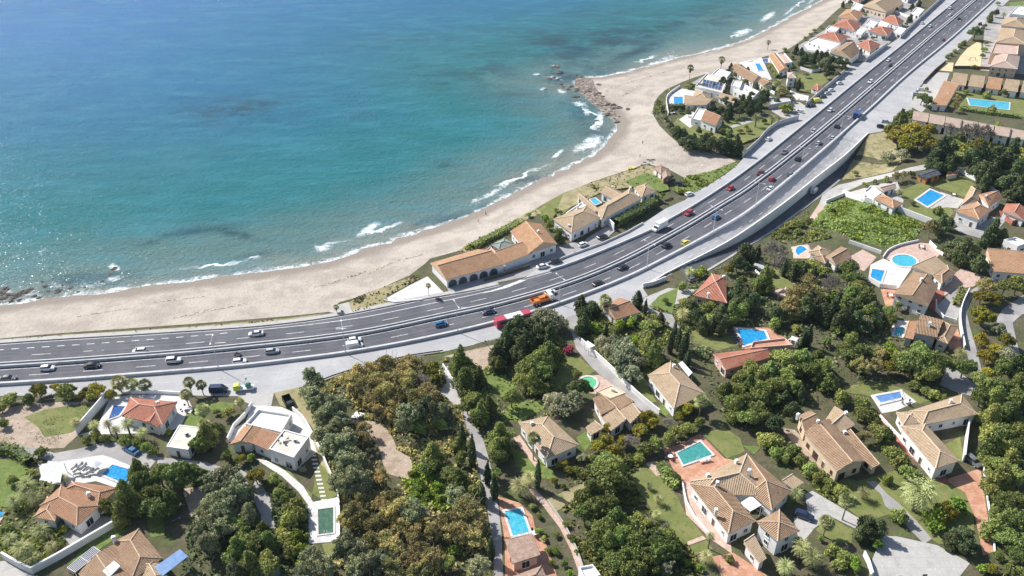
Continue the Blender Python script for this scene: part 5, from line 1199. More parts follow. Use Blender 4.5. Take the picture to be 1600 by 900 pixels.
# tables, chairs and roof units
def table_set(label, x, y, h=0.0):
    p = P1(x, y, h); p.z += h + .06; o = thing('garden_table', label + ' table', 'table', p, random.random()); t = MB(); n = 12; q = [(.7*math.cos(2*math.pi*k/n), .7*math.sin(2*math.pi*k/n)) for k in range(n)]; t.prism(q, .70, .76); t.poly([(a, b, .70) for a, b in q[::-1]]); link('tabletop', t.mesh('tabletop', [M['canopy']]), o)
    l = MB(); l.tube([(0,0,0), (0,0,.7)], .05); link('leg', l.mesh('leg', [M['frame']]), o)
    for k in range(4):
        a = k*math.pi/2 + .4; c = thing('garden_chair', 'dark garden chair at the ' + label + ' table', 'chair', (p.x+1.15*math.cos(a), p.y+1.15*math.sin(a), p.z), a, 'chairs at the ' + label + ' table')
        link('seat', CHS, c); link('backrest', CHB, c)
        for u_ in (-.2, .2):
            for v_ in (-.2, .2): link('leg', CHL, c, (u_, v_, 0))
m_ = MB(); m_.box((0,0,.44), (.5,.5,.05)); CHS = m_.mesh('seat', [M['darkwood']]); m_ = MB(); m_.box((.24,0,.72), (.05,.5,.5)); CHB = m_.mesh('backrest', [M['darkwood']]); m_ = MB(); m_.box((0,0,.21), (.05,.05,.42)); CHL = m_.mesh('leg', [M['darkwood']])
for l, x, y, h in (('white flat roof terrace', 443, 689, 4.35), ('grand villa terracotta terrace', 1047, 716, 0), ('pink pool terrace', 1440, 388, 0), ('terracotta pool surround', 835, 836, 0), ('red villa forecourt', 290, 640, 0), ('long white villa deck', 1415, 630, 0), ('small compound lawn', 1490, 306, 0), ('lower hillside terrace', 1391, 464, 0)): table_set(l, x, y, h)
m_ = MB(); m_.box((0,0,.4), (1.0,.5,.8)); ACB = m_.mesh('casing', [M['frame']]); m_ = MB(); m_.box((0,-.26,.42), (.6,.03,.6)); ACG = m_.mesh('grille', [M['slate']])
for i, (l, x, y, h) in enumerate((('on the flat roof of the white terrace villa', 462, 690, 4.35), ('on the pale annex roof', 292, 680, 3.1), ('on the stepped white house roof', 1166, 141, 3.3), ('on the terracotta pool house roof', 1480, 148, 3.5), ('on the cream pavilion roof', 958, 611, 2.75), ('on the roof in the top right corner', 1596, 17, 3.7))):
    p = P1(x, y, h); p.z += h; o = thing('air_conditioner', 'small grey roof unit ' + l, 'roof unit', p, i*.7); link('casing', ACB, o); link('grille', ACG, o)
# ------------------------------------------------------------------ vehicles
def loft(secs, m=0, cap=True):
    """sections along x: (x, half width, z low, z high, half width at top)"""
    mb = MB(); rings = []
    for x, w, z0, z1, wt in secs:
        rings.append([Vector((x, -w, z0)), Vector((x, -w, z0+(z1-z0)*.6)), Vector((x, -wt, z1)), Vector((x, wt, z1)), Vector((x, w, z0+(z1-z0)*.6)), Vector((x, w, z0))])
    n = 6
    for i in range(len(rings)-1):
        for k in range(n): mb.poly([rings[i][(k+1)%n], rings[i][k], rings[i+1][k], rings[i+1][(k+1)%n]], m)
    if cap: mb.poly(rings[0], m); mb.poly(rings[-1][::-1], m)
    return mb
def wheel_mesh(r=.33, w=.22):
    mb = MB(); n = 12; A = [Vector((r*math.cos(2*math.pi*k/n), -w/2, r*math.sin(2*math.pi*k/n))) for k in range(n)]; B = [a + Vector((0, w, 0)) for a in A]
    for k in range(n): mb.poly([A[k], A[(k+1)%n], B[(k+1)%n], B[k]])
    mb.poly(A[::-1]); mb.poly(B)
    for y in (-w/2-.005, w/2+.005):
        q = [Vector((r*.6*math.cos(2*math.pi*k/n), y, r*.6*math.sin(2*math.pi*k/n))) for k in range(n)]; mb.poly(q if y > 0 else q[::-1], 1)
    return mb.mesh('wheel', [M['tyre'], M['steel']])
WH = wheel_mesh(); WHB = wheel_mesh(.5, .3)
LAMPM, TAILM = car_paint('headlight_glass', (.8,.8,.75), .1), car_paint('tail_light', (.4,.01,.01), .2)
def bits(kind, L, z, w):
    a, b = MB(), MB(); a.box((0,0,0), (.12,.36,.16)); b.box((0,0,0), (.1,.3,.2)); return a.mesh('headlight', [LAMPM]), b.mesh('tail_light', [TAILM])
HL_, TL_ = bits(0, 0, 0, 0)
CARK = {}
def kind(name, body, glass, top, wx, wy, hx, tx, lz, wheel=None):
    b = loft(body).mesh('body', [PAINT['white']], merge=True); g = loft(glass).mesh('windows', [M['glassdark']], merge=True); t = loft(top).mesh('roof', [PAINT['white']], merge=True)
    CARK[name] = (b, g, t, wx, wy, hx, tx, lz, wheel or WH)
kind('hatch', [(-2.05,.72,.28,.80,.66),(-1.9,.86,.22,.98,.78),(-.6,.88,.2,.98,.80),(.7,.88,.2,.96,.80),(1.5,.86,.22,.90,.74),(2.0,.74,.28,.72,.62)],
     [(-1.9,.72,.9,1.0,.70),(-1.55,.74,.9,1.38,.60),(-.2,.75,.9,1.44,.60),(.45,.74,.9,1.38,.58),(1.15,.72,.88,.96,.68)], [(-1.6,.60,1.36,1.42,.56),(-.2,.62,1.42,1.49,.57),(.4,.59,1.37,1.43,.55)], (-1.25,1.25), .8, 1.96, -2.0, .68)
kind('sedan', [(-2.3,.70,.30,.82,.64),(-2.1,.86,.24,.95,.76),(-.6,.89,.2,.96,.80),(.9,.89,.2,.94,.80),(1.7,.86,.24,.86,.72),(2.25,.74,.3,.68,.6)],
     [(-1.75,.72,.9,.97,.70),(-1.0,.74,.9,1.36,.58),(-.1,.75,.9,1.42,.60),(.5,.74,.9,1.36,.58),(1.3,.72,.86,.93,.68)], [(-1.05,.58,1.34,1.39,.55),(-.1,.62,1.40,1.46,.57),(.45,.59,1.35,1.40,.55)], (-1.4,1.4), .8, 2.2, -2.25, .66)
kind('suv', [(-2.2,.78,.4,1.0,.72),(-2.05,.92,.32,1.12,.84),(-.6,.94,.3,1.12,.86),(.8,.94,.3,1.10,.86),(1.6,.92,.32,1.04,.8),(2.15,.8,.4,.86,.68)],
     [(-2.0,.78,1.05,1.15,.76),(-1.8,.8,1.05,1.62,.66),(-.2,.81,1.05,1.68,.66),(.5,.8,1.05,1.62,.64),(1.15,.78,1.02,1.1,.74)], [(-1.85,.66,1.6,1.68,.62),(-.2,.68,1.67,1.75,.63),(.45,.65,1.61,1.68,.61)], (-1.35,1.35), .86, 2.1, -2.15, .8)
kind('van', [(-2.5,.9,.35,2.1,.84),(-2.4,.98,.3,2.25,.88),(.9,.98,.3,2.25,.88),(1.35,.98,.3,2.0,.86),(1.9,.96,.3,1.25,.84),(2.5,.86,.36,.95,.74)],
     [(1.05,.90,1.3,2.12,.80),(1.38,.93,1.28,2.03,.82),(1.94,.91,1.15,1.3,.84)], [(-2.3,.86,2.2,2.27,.82),(.8,.86,2.2,2.27,.82)], (-1.6,1.6), .9, 2.44, -2.48, .8)
def road_dir(p):
    q = np.array(p[:2]); i = np.argmin(np.linalg.norm(ML-q, axis=1)); t = ML[min(i+1, len(ML)-1)]-ML[max(i-1, 0)]; return math.atan2(t[1], t[0])
def car(k, col, x, y, label, group=None, rz=None, name=None, cat='car', flip=False, far=False):
    h = .6; p = P1(x, y, h); p.z = hgt([[p.x, p.y]])[0] + top_at(p.x, p.y) + .01
    r = road_dir(p) if rz is None else R(rz)
    if flip: r += math.pi
    b, g, t, wx, wy, hx, tx, lz, wh = CARK[k]
    o = thing(name or {'hatch': 'hatchback_car', 'sedan': 'sedan_car', 'suv': 'estate_car', 'van': 'panel_van'}[k], label, cat, p, r, group)
    for nm, me in (('body', b), ('roof', t)):
        c = link(nm, me, o); c.material_slots[0].link = 'OBJECT'; c.material_slots[0].material = PAINT[col]
    link('windows', g, o)
    for X in wx:
        for s in (-1, 1): link('wheel', wh, o, (X, s*wy, .33))
    if not far:
        for s in (-1, 1): link('headlight', HL_, o, (hx, s*.55, lz)); link('tail_light', TL_, o, (tx, s*.6, lz+.1))
    return o
GI, GS = 'cars on the inland carriageway', 'cars on the seaward carriageway'
INL = [('sedan','grey',12,591,'dark grey car cut in by the left edge of the motorway'), ('hatch','white',74,575,'white hatchback ahead of the dark grey car at the left edge'), ('sedan','dark',144,571,'black car between two white cars on the inland carriageway'),
 ('suv','white',271,563,'white estate car behind the black car on the inland carriageway'), ('hatch','white',374,564.5,'white hatchback overtaken by a motorcycle on the inland carriageway'), ('hatch','silver',425,548.5,'pale silver hatchback in the inner lane behind the motorcycle'),
 ('hatch','white',554,531,'white hatchback passing a white van on the inland carriageway'), ('hatch','blue',689,506,'bright blue hatchback on the inland carriageway'), ('sedan','navy',764,487,'dark blue saloon near the red and white bus'),
 ('hatch','white',860,457,'white hatchback just ahead of the orange tipper truck'), ('suv','dark',935,443,'black estate car right of the orange truck'), ('sedan','dark',973,417,'black saloon in the inner lane below the restaurant car park'),
 ('suv','dark',1041,383,'black estate car left of the yellow taxi'), ('hatch','yellow',1071,379,'pale yellow car on the inland carriageway'), ('hatch','blue',1119,339,'blue hatchback higher up the inland carriageway'),
 ('sedan','white',1204,294,'white saloon below the small red car on the inland carriageway'), ('hatch','red',1206,279.5,'small red car hugging the central barrier'), ('hatch','grey',1235,272,'dark grey hatchback near the inland barrier above the white saloon'),
 ('suv','dark',1247,248,'black car under a lamp beside the central barrier'), ('hatch','silver',1279,223,'silver hatchback in the inner lane beside a dark lamp'), ('hatch','silver',1301,215,'pale silver hatchback in the outer lane below the blue truck'), ('suv','dark',1308,197,'black car behind the blue truck'),
 ('hatch','dark',1499,29,'dark car near the top of the inland carriageway'), ('hatch','darkred',1476,62,'dark red car close to the inland barrier near the top')]
SEA_ = [('hatch','white',218,548,'white hatchback alone at the left of the seaward carriageway'), ('sedan','white',400,521,'white saloon in the slip lane on the seaward side'),
 ('suv','red',1076,333,'red car following the white box van'), ('hatch','red',1141,294,'bright red car in the seaward outer lane'), ('suv','darkred',1188,271,'dark red estate car on the seaward carriageway'), ('suv','grey',1226,238,'dark grey car above the red ones on the seaward carriageway'),
 ('hatch','silver',1271,205,'silver car beside the central barrier on the seaward side'), ('hatch','white',1297,172,'white car on the seaward carriageway level with the blue truck'), ('suv','white',1360,128,'white car alone below the dark one on the seaward carriageway'),
 ('suv','dark',1392,102,'black car passing a white car on the seaward carriageway'), ('hatch','white',1388,94,'white car at the outer edge next to the black one'), ('hatch','white',1453,41,'white car third from the top of the seaward carriageway'), ('hatch','white',1484,23,'white car second from the top of the seaward carriageway'), ('suv','white',1484,13,'topmost white car on the seaward carriageway')]
for k, c, x, y, l in INL: car(k, c, x, y, l, GI, flip=False, far=x > 1150)
for k, c, x, y, l in SEA_: car(k, c, x, y, l, GS, flip=True, far=x > 1150)
car('van', 'white', 554, 541, 'white panel van side by side with a white hatchback', cat='van')
car('van', 'navy', 342, 610, 'dark blue van parked on the service road by the palms', cat='van', rz=4)
car('van', 'silver', 1272, 299, 'silver van in the shade of the retaining wall', cat='van', rz=52)
PK = 'parked cars'
for k, c, x, y, rz, l in [('sedan','white',848,416,24,'white car parked in the restaurant car park'), ('suv','dark',868,408,24,'dark car parked next to the white one at the restaurant'), ('hatch','white',911,382,35,'white car in the seaside villa yard by the low wall'),
  ('suv','dark',941,370,35,'dark car parked at the seaside villa gate'), ('hatch','silver',924,355,35,'silver car parked against the seaside villa wall'), ('hatch','white',1201,217,52,'white car parked by the curved grey wall'), ('hatch','white',1249,174,150,'white car turning out of the peninsula driveway'),
  ('hatch','white',1312,130,20,'white car at the top end of the parked row'), ('hatch','white',1299,141,20,'white car second from the top of the parked row'), ('hatch','silver',1293,146,20,'silver car in the middle of the parked row'), ('hatch','dark',1286,151,20,'dark car above the yellowish one in the parked row'),
  ('van','yellow',1277,158,20,'sand coloured van in the parked row'), ('hatch','dark',1269,165,20,'dark car at the bottom end of the parked row'), ('sedan','silver',1384,190,-12,'silver car parked above a dark one by the yellow trees'), ('suv','dark',1377,198,-12,'dark car parked beside the silver one by the yellow trees'),
  ('hatch','silver',1432,147,-10,'silver car in the white yard near the lap pool'), ('hatch','white',1440,140,-10,'white car in the white yard near the lap pool'), ('sedan','blue',206,704,150,'shiny blue car parked in the lane under palms'), ('suv','grey',1521,721,-70,'grey car at the end of the long white villa'),
  ('suv','navy',1257,806,-30,'dark car under a tree beside the grand villa'), ('hatch','white',1441,36,50,'white car parked near the top of the frontage road'), ('suv','dark',1062,288,-20,'black pickup on the grass behind the kiosk'), ('hatch','white',1077,303,35,'little white car at the end of the beach track'),
  ('hatch','grey',1083,436,30,'grey car in the shade at the start of the lower road')]:
    car(k, c, x, y, l, PK, rz, cat='van' if k == 'van' else 'car', far=x > 1150)

def part(root, name, mb, mats, merge=True): return link(name, mb.mesh(name, mats, merge=merge), root)
def truck_at(name, label, cat, x, y, rz=None, flip=False):
    p = P1(x, y, 1.2); p.z = top_at(p.x, p.y) + .01; r = (road_dir(p) if rz is None else R(rz)) + (math.pi if flip else 0); return thing(name, label, cat, p, r)
def boxm(*bs):
    mb = MB()
    for c, d in bs: mb.box(c, d)
    return mb
# red and white bus
o = truck_at('city_bus', 'long red and white bus on the service road', 'bus', 801, 500); LM.append((801, 500, 'the red and white bus'))
part(o, 'body', boxm(((0,0,1.75),(12,2.5,2.6))), [PAINT['white']]); part(o, 'front_panel', boxm(((4.6,0,1.76),(2.84,2.54,2.66))), [PAINT['busred']]); part(o, 'rear_panel', boxm(((-4.3,0,1.76),(3.44,2.54,2.66))), [PAINT['busred']])
part(o, 'windows', boxm(((.3,-1.28,2.1),(10.6,.04,.95)), ((.3,1.28,2.1),(10.6,.04,.95))), [M['glassdark']]); part(o, 'windscreen', boxm(((6.04,0,2.0),(.06,2.2,1.4))), [M['glassdark']]); part(o, 'roof_unit', boxm(((1,0,3.2),(3,1.6,.25))), [PAINT['white']])
for X in (-3.4, 3.4):
    for s in (-1, 1): link('wheel', WHB, o, (X, s*1.12, .5))
# orange tipper with its white cab
o = truck_at('tipper_truck', 'orange tipper truck with a white cab and piled load', 'truck', 848, 468); LM.append((848, 468, 'the orange tipper truck'))
part(o, 'chassis', boxm(((-.2,0,.8),(7.2,1.1,.3))), [M['tyre']]); cb = loft([(2.3,1.1,.7,2.75,1.05),(3.4,1.12,.6,2.75,1.02),(4.1,1.1,.6,1.9,1.04),(4.2,1.05,.6,1.2,1.0)]); c = part(o, 'cab', cb, [PAINT['white']]); part(c, 'windscreen', boxm(((4.0,0,2.25),(.5,1.9,.62))), [M['glassdark']])
bd = MB(); bd.box((-1.2,0,1.05), (6.0,2.4,.12))
for c_, d in (((-1.2,-1.2,1.55),(6.0,.1,1.0)), ((-1.2,1.2,1.55),(6.0,.1,1.0)), ((1.8,0,1.7),(.1,2.4,1.3)), ((-4.2,0,1.5),(.1,2.4,.9))): bd.box(c_, d)
part(o, 'tipper_body', bd, [PAINT['orange']]); part(o, 'load', boxm(((-.3,.1,1.8),(2.0,1.5,1.2)), ((-2.4,-.2,1.5),(1.6,1.6,.8)), ((.9,0,2.2),(.9,1.3,1.3))), [PAINT['orange']], False)
for X in (-3.0, -1.8, 3.0):
    for s in (-1, 1): link('wheel', WHB, o, (X, s*1.0, .5))
# white box van
o = truck_at('box_truck', 'white box van on the seaward carriageway, casting a long shadow', 'truck', 1031, 354, flip=True); LM.append((1031, 354, 'the white box van'))
part(o, 'cargo_box', boxm(((-.9,0,2.0),(5.4,2.2,2.7))), [PAINT['white']]); c = part(o, 'cab', loft([(1.85,.98,.4,2.3,.9),(2.4,.98,.4,2.2,.88),(3.0,.96,.4,1.5,.86),(3.7,.88,.45,1.1,.76)]), [PAINT['white']]); part(c, 'windscreen', loft([(2.42,.92,1.55,2.22,.82),(3.02,.9,1.3,1.56,.82)]), [M['glassdark']])
for X in (-2.2, 2.7):
    for s in (-1, 1): link('wheel', WH, o, (X, s*.92, .36), sc=(1.1,1.1,1.1))
# blue truck
o = truck_at('lorry', 'dark blue lorry with a white cab near the inland barrier', 'truck', 1340, 180); LM.append((1340, 180, 'the blue lorry'))
part(o, 'cargo_box', boxm(((-1.0,0,2.0),(6.0,2.4,2.6))), [PAINT['truckblue']]); c = part(o, 'cab', loft([(2.2,1.1,.6,2.7,1.05),(3.3,1.12,.6,2.7,1.02),(4.1,1.1,.6,1.7,1.04)]), [PAINT['white']]); part(c, 'windscreen', boxm(((3.85,0,2.1),(.4,1.9,.6))), [M['glassdark']])
for X in (-3, 3):
    for s in (-1, 1): link('wheel', WHB, o, (X, s*1.0, .5))
# lime road vehicle with a green drum
o = truck_at('service_truck', 'lime green service truck with a dark green drum by the road', 'truck', 380, 604, 10)
part(o, 'cab', loft([(-2.6,.95,.5,2.0,.85),(-1.2,.95,.5,2.2,.85),(-.9,.95,.5,2.1,.85)]), [PAINT['lime']]); part(o, 'flatbed', boxm(((1.0,0,.75),(3.8,2.0,.3))), [PAINT['white']]); d = MB(); d.tube([(.6,0,1.5),(1.0,0,1.5),(1.8,0,1.5),(2.2,0,1.5)], [.5,.85,.85,.5], n=12); part(o, 'drum', d, [PAINT['green']])
for X in (-1.8, 2.0):
    for s in (-1, 1): link('wheel', WH, o, (X, s*.9, .36))
o = thing('skip_container', 'dark green skip full of garden waste by the dry bank', 'skip', P1(450, 627, .6), R(-60)); mb = MB()
for c_, d in (((0,-1.1,.75),(4.2,.1,1.5)), ((0,1.1,.75),(4.2,.1,1.5)), ((-2.1,0,.75),(.1,2.2,1.5)), ((2.1,0,.75),(.1,2.2,1.5)), ((0,0,.1),(4.2,2.2,.1))): mb.box(c_, d)
part(o, 'container', mb, [M['greenbin']])
# beached rowing boat near the kiosk
o = thing('rowing_boat', 'small yellow boat drawn up on the sand left of the kiosk', 'boat', P1(987, 264), R(20)); b = loft([(-2.0,.5,.1,.6,.62),(-1,.6,.0,.6,.78),(.6,.6,.0,.62,.78),(1.7,.3,.1,.7,.42),(2.3,.03,.3,.8,.05)]); part(o, 'hull', b, [PAINT['yellow']]); part(o, 'thwart', boxm(((-.4,0,.63),(.3,1.3,.06)), ((-1.4,0,.63),(.3,1.15,.06))), [M['darkwood']], False)

# people: one skinned body each, clothes as child shells
def figure(label, x, y, rz, top, legs, stride=.22, base=None, seat=False):
    p = base if base is not None else P1(x, y, .9)
    o = thing('person', label, 'person', p, rz)
    if seat: J = [(0,0,.98),(.08,0,1.2),(.16,0,1.42),(.2,0,1.52),(.22,0,1.64),(.3,.15,.92),(.28,.2,.5),(.36,.2,.44),(.3,-.15,.92),(.28,-.2,.5),(.36,-.2,.44),(.18,.2,1.4),(.36,.28,1.2),(.55,.28,1.12),(.18,-.2,1.4),(.36,-.28,1.2),(.55,-.28,1.12),(.26,0,1.74)]
    else: J = [(0,0,.92),(0,0,1.15),(0,0,1.40),(0,0,1.50),(.02,0,1.60),(stride*.5,.10,.50),(stride,.10,.06),(stride+.14,.10,.04),(-stride*.3,-.10,.50),(-stride,-.10,.07),(-stride+.13,-.10,.04),(0,.19,1.38),(-.08,.25,1.12),(.02,.25,.88),(0,-.19,1.38),(.08,-.25,1.12),(.16,-.25,.90),(.03,0,1.70)]
    rad = [.13,.125,.13,.055,.085,.075,.045,.035,.075,.045,.035,.06,.042,.03,.06,.042,.03,.09]
    ed = [(0,1),(1,2),(2,3),(3,4),(4,17),(0,5),(5,6),(6,7),(0,8),(8,9),(9,10),(2,11),(11,12),(12,13),(2,14),(14,15),(15,16)]
    me = bpy.data.meshes.new('body'); me.from_pydata(J, ed, []); b = link('body', me, o)
    sk = b.modifiers.new('skin', 'SKIN'); 
    if not me.skin_vertices: me.skin_vertices  # the layer comes with the modifier
    L = me.skin_vertices
    if len(L) == 0:
        import bmesh
        bm = bmesh.new(); bm.from_mesh(me); ly = bm.verts.layers.skin.verify(); bm.to_mesh(me); bm.free()
    d = me.skin_vertices[0].data
    for i, r_ in enumerate(rad): d[i].radius = (r_, r_)
    for i in range(len(J)): d[i].use_root = (i == 0)
    me.materials.append(M['skin']); sub = b.modifiers.new('smooth', 'SUBSURF'); sub.levels = sub.render_levels = 1
    t = MB(); t.tube([J[0], J[1], J[2]], [.165,.16,.17], n=8); part(o, 'shirt', t, [top]); g = MB()
    for q in ((0,5,6), (0,8,9)): g.tube([J[q[0]], J[q[1]], tuple((a*.7+b_*.3) for a, b_ in zip(J[q[2]], J[q[1]]))], [.13,.095,.07], n=6)
    part(o, 'trousers', g, [legs]); hm = MB(); hm.tube([tuple(np.array(J[17])+(-.02,0,-.03)), tuple(np.array(J[17])+(-.02,0,.05)), tuple(np.array(J[17])+(-.02,0,.1))], [.11,.1,.03], n=8); part(o, 'hair', hm, [M['darkwood']])
    return o
figure('person in dark clothes walking along the wet sand above the restaurant', 759, 333, 2.4, PAINT['dark'], PAINT['dark'])
figure('person in pale pink top standing on the dry sand above the restaurant', 747, 345, 1.0, M['pink'], PAINT['white'], .05)
figure('person in grey standing on the wide sand of the headland', 1004, 222, 1.2, PAINT['grey'], PAINT['dark'], .05)
figure('person in red walking on the sand near the kiosk', 1000, 243, .4, PAINT['red'], PAINT['dark'])
def motorbike(label, x, y, flip, rider):
    p = P1(x, y, .6); p.z = top_at(p.x, p.y) + .01; r = road_dir(p) + (math.pi if flip else 0); o = thing('motorcycle', label, 'motorcycle', p, r)
    b = loft([(-.75,.14,.62,.86,.12),(-.2,.17,.5,.84,.15),(.3,.2,.45,.98,.16),(.62,.12,.6,1.05,.1)]); part(o, 'body', b, [PAINT['dark']])
    hb = MB(); hb.tube([(.55,-.35,1.1), (.6,0,1.05), (.55,.35,1.1)], .03, n=5); hb.tube([(.6,0,1.05), (.78,0,.35)], .05, n=5); part(o, 'handlebar', hb, [M['steel']])
    for X in (-.72, .78): link('wheel', WH, o, (X, 0, .33), sc=(1,.7,1))
    if rider: figure(rider, 0, 0, r, PAINT['dark'], PAINT['dark'], base=Vector((p.x-.2*math.cos(r), p.y-.2*math.sin(r), p.z)), seat=True)
motorbike('dark motorcycle overtaking a white hatchback on the inland carriageway', 371, 553, False, 'person in dark clothes riding the motorcycle beside the white hatchback')
motorbike('dark motorcycle stopped at the seaward kerb near the forecourt', 686, 468, False, 'person in dark clothes on the motorcycle at the seaward kerb')
# climbing frame on the sand court
o = thing('climbing_frame', 'dark red play frame on the yellow sand court', 'play frame', P1(1519, 95)); cf = MB()
for a, b in (((-2,-1,0),(-1.4,0,2)), ((-2,1,0),(-1.4,0,2)), ((2,-1,0),(1.4,0,2)), ((2,1,0),(1.4,0,2)), ((-1.4,0,2),(1.4,0,2))): cf.tube([a, b], .1, n=5)
part(o, 'frame', cf, [PAINT['darkred']], False); sl_ = MB(); sl_.poly([(1.4,-.4,1.6),(3.6,-.4,.2),(3.6,.4,.2),(1.4,.4,1.6)]); sl_.poly([(1.4,.4,1.5),(3.6,.4,.1),(3.6,-.4,.1),(1.4,-.4,1.5)]); part(o, 'slide', sl_, [PAINT['darkred']], False)
# ------------------------------------------------------------------ vegetation
def leaf_mesh(name, C, S, N_, sz, mat, r, flat=.5):
    """many leaf-sprig quads: centres C, outward directions N_, per-leaf size"""
    n = len(C); rnd = r.normal(size=(n, 3)); nn = N_*(1-flat) + rnd*flat*.8; nn /= np.linalg.norm(nn, axis=1)[:, None] + 1e-9
    a = np.cross(nn, r.normal(size=(n, 3))); a /= np.linalg.norm(a, axis=1)[:, None] + 1e-9; b = np.cross(nn, a)
    s = (sz*(.6+.8*r.random(n)))[:, None] if np.ndim(sz) else sz*(.6+.8*r.random(n))[:, None]
    k = .55 + .5*r.random((n, 4, 1))
    V = np.stack([C + a*s*k[:,0], C + b*s*k[:,1], C - a*s*k[:,2], C - b*s*k[:,3]], 1).reshape(-1, 3)
    me = bpy.data.meshes.new(name); me.vertices.add(4*n); me.vertices.foreach_set('co', V.ravel()); me.loops.add(4*n); me.loops.foreach_set('vertex_index', np.arange(4*n)); me.polygons.add(n)
    me.polygons.foreach_set('loop_start', np.arange(0, 4*n, 4)); me.polygons.foreach_set('loop_total', np.full(n, 4))
    me.update(calc_edges=True)
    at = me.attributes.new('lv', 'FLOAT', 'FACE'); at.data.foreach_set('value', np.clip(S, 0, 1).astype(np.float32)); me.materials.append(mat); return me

def lobes_crown(name, seed, lobes, cover, leaf, mat, shell=.35, flat=.5, lo=-.55):
    r = np.random.default_rng(seed); CC, NN, SS = [], [], []
    for (x, y, z, rx, rz) in lobes:
        n = int(cover * 4*math.pi*rx*(rx+rz)/2 / (leaf*leaf*1.3))
        d = r.normal(size=(n, 3)); d /= np.linalg.norm(d, axis=1)[:, None]; d = d[d[:,2] > lo]
        wob = 1 + .16*np.sin(d[:,0]*5+seed) + .14*np.sin(d[:,1]*6+x*9) + .12*np.sin(d[:,2]*7+y*5)
        rad = (1 - shell*r.random(len(d))**1.6) * wob; c = d*rad[:, None]*np.array([rx, rx, rz]) + np.array([x, y, z])
        CC.append(c); NN.append(d); SS.append(np.clip(.35+.35*r.normal(size=len(d))*.6 + .25*d[:,2], 0, 1))  # leaf tone painted lighter towards each lobe's top, like sunlit foliage
    return leaf_mesh(name, np.vstack(CC), np.concatenate(SS), np.vstack(NN), leaf, mat, r, flat)

def lobes(seed, n, zr, lobe_r, top=.5, spread=.72):
    r = np.random.default_rng(seed); L = []; sx = .82+.36*r.random(); sy = 1.9-sx-.1*r.random()
    for i in range(n):
        a = i*2.399 + r.normal()*.5; q = spread*math.sqrt((i+.5)/n)*(.8+.4*r.random()); z = zr*(1-min(1, q/spread)**2*.85)*(.2+.8*r.random())
        s = lobe_r*(.55+.75*r.random())*(1.15-.3*q); L.append((q*math.cos(a)*sx, q*math.sin(a)*sy, z*top, s, s*(.65+.3*r.random())))
        if r.random() < .45: t = .1+.12*r.random(); b_ = a + r.normal()*.5; L.append(((q+s*.8)*math.cos(b_)*sx, (q+s*.8)*math.sin(b_)*sy, z*top + s*r.normal()*.35, t, t*.8))
    return L

def cone_lobes(seed, n=22, h=1.7):
    r = np.random.default_rng(seed); L = []
    for i in range(n):
        t = (i+.5)/n; w = .78*(1-t)**.8 + .06; a = i*2.399 + r.normal()*.3; q = w*(.35+.55*r.random()); s = (.34*(1-t)+.13)*(.8+.5*r.random())
        L.append((q*math.cos(a), q*math.sin(a), -.55 + t*h, s, s*(.6+.35*r.random())))
    return L

def trunk_mesh(seed, h, r0, bark, lean=.08, limbs=4):
    r = np.random.default_rng(seed); mb = MB(); p = [(0,0,-.02)]
    for i in range(1, 5): p.append((lean*h*r.normal()*i/4, lean*h*r.normal()*i/4, h*i/4))
    mb.tube(p, [r0, r0*.8, r0*.68, r0*.58, r0*.45], n=7)
    for k in range(limbs):
        a = 2*math.pi*k/limbs + r.random(); q = Vector(p[2 + k % 3]); rl = .45 if limbs < 6 else .85; e = q + Vector((math.cos(a)*rl, math.sin(a)*rl, (.25+.3*r.random())*rl/.45)); m_ = q.lerp(e, .5)+Vector((0,0,-.03)); mb.tube([q, m_, e], [r0*.45, r0*.33, r0*.18], n=5)
    return mb.mesh('trunk', [M[bark]])

# every kind is built at unit crown radius with the crown's middle at zero; a tree gives it its real size
PROTO = {}
def proto(k, n, fn): PROTO[k] = [fn(i) for i in range(n)]
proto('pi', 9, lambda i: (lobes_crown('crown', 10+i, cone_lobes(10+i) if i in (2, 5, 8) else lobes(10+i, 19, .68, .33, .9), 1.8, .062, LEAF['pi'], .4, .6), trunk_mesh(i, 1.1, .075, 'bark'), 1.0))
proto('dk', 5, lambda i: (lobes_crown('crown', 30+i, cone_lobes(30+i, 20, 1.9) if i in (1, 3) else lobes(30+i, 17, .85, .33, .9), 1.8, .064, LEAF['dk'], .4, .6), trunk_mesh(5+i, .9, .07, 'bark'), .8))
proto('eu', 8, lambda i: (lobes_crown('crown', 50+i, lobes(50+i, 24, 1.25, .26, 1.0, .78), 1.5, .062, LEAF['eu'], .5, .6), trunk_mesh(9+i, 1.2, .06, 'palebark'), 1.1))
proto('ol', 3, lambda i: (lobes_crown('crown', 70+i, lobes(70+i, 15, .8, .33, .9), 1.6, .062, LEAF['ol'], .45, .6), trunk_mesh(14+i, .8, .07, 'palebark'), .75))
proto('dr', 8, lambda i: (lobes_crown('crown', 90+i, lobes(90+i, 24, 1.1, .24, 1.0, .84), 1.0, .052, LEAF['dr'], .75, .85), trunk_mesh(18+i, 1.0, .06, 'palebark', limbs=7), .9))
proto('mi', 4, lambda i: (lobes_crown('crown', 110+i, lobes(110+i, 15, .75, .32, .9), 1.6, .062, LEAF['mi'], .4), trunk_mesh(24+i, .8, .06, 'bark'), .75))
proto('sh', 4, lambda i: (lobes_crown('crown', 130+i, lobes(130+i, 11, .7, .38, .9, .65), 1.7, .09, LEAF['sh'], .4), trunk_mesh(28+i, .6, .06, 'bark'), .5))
proto('sb', 3, lambda i: (lobes_crown('crown', 150+i, lobes(150+i, 11, .7, .38, .9, .65), 1.7, .11, LEAF['sb'], .4), trunk_mesh(32+i, .6, .06, 'bark'), .5))
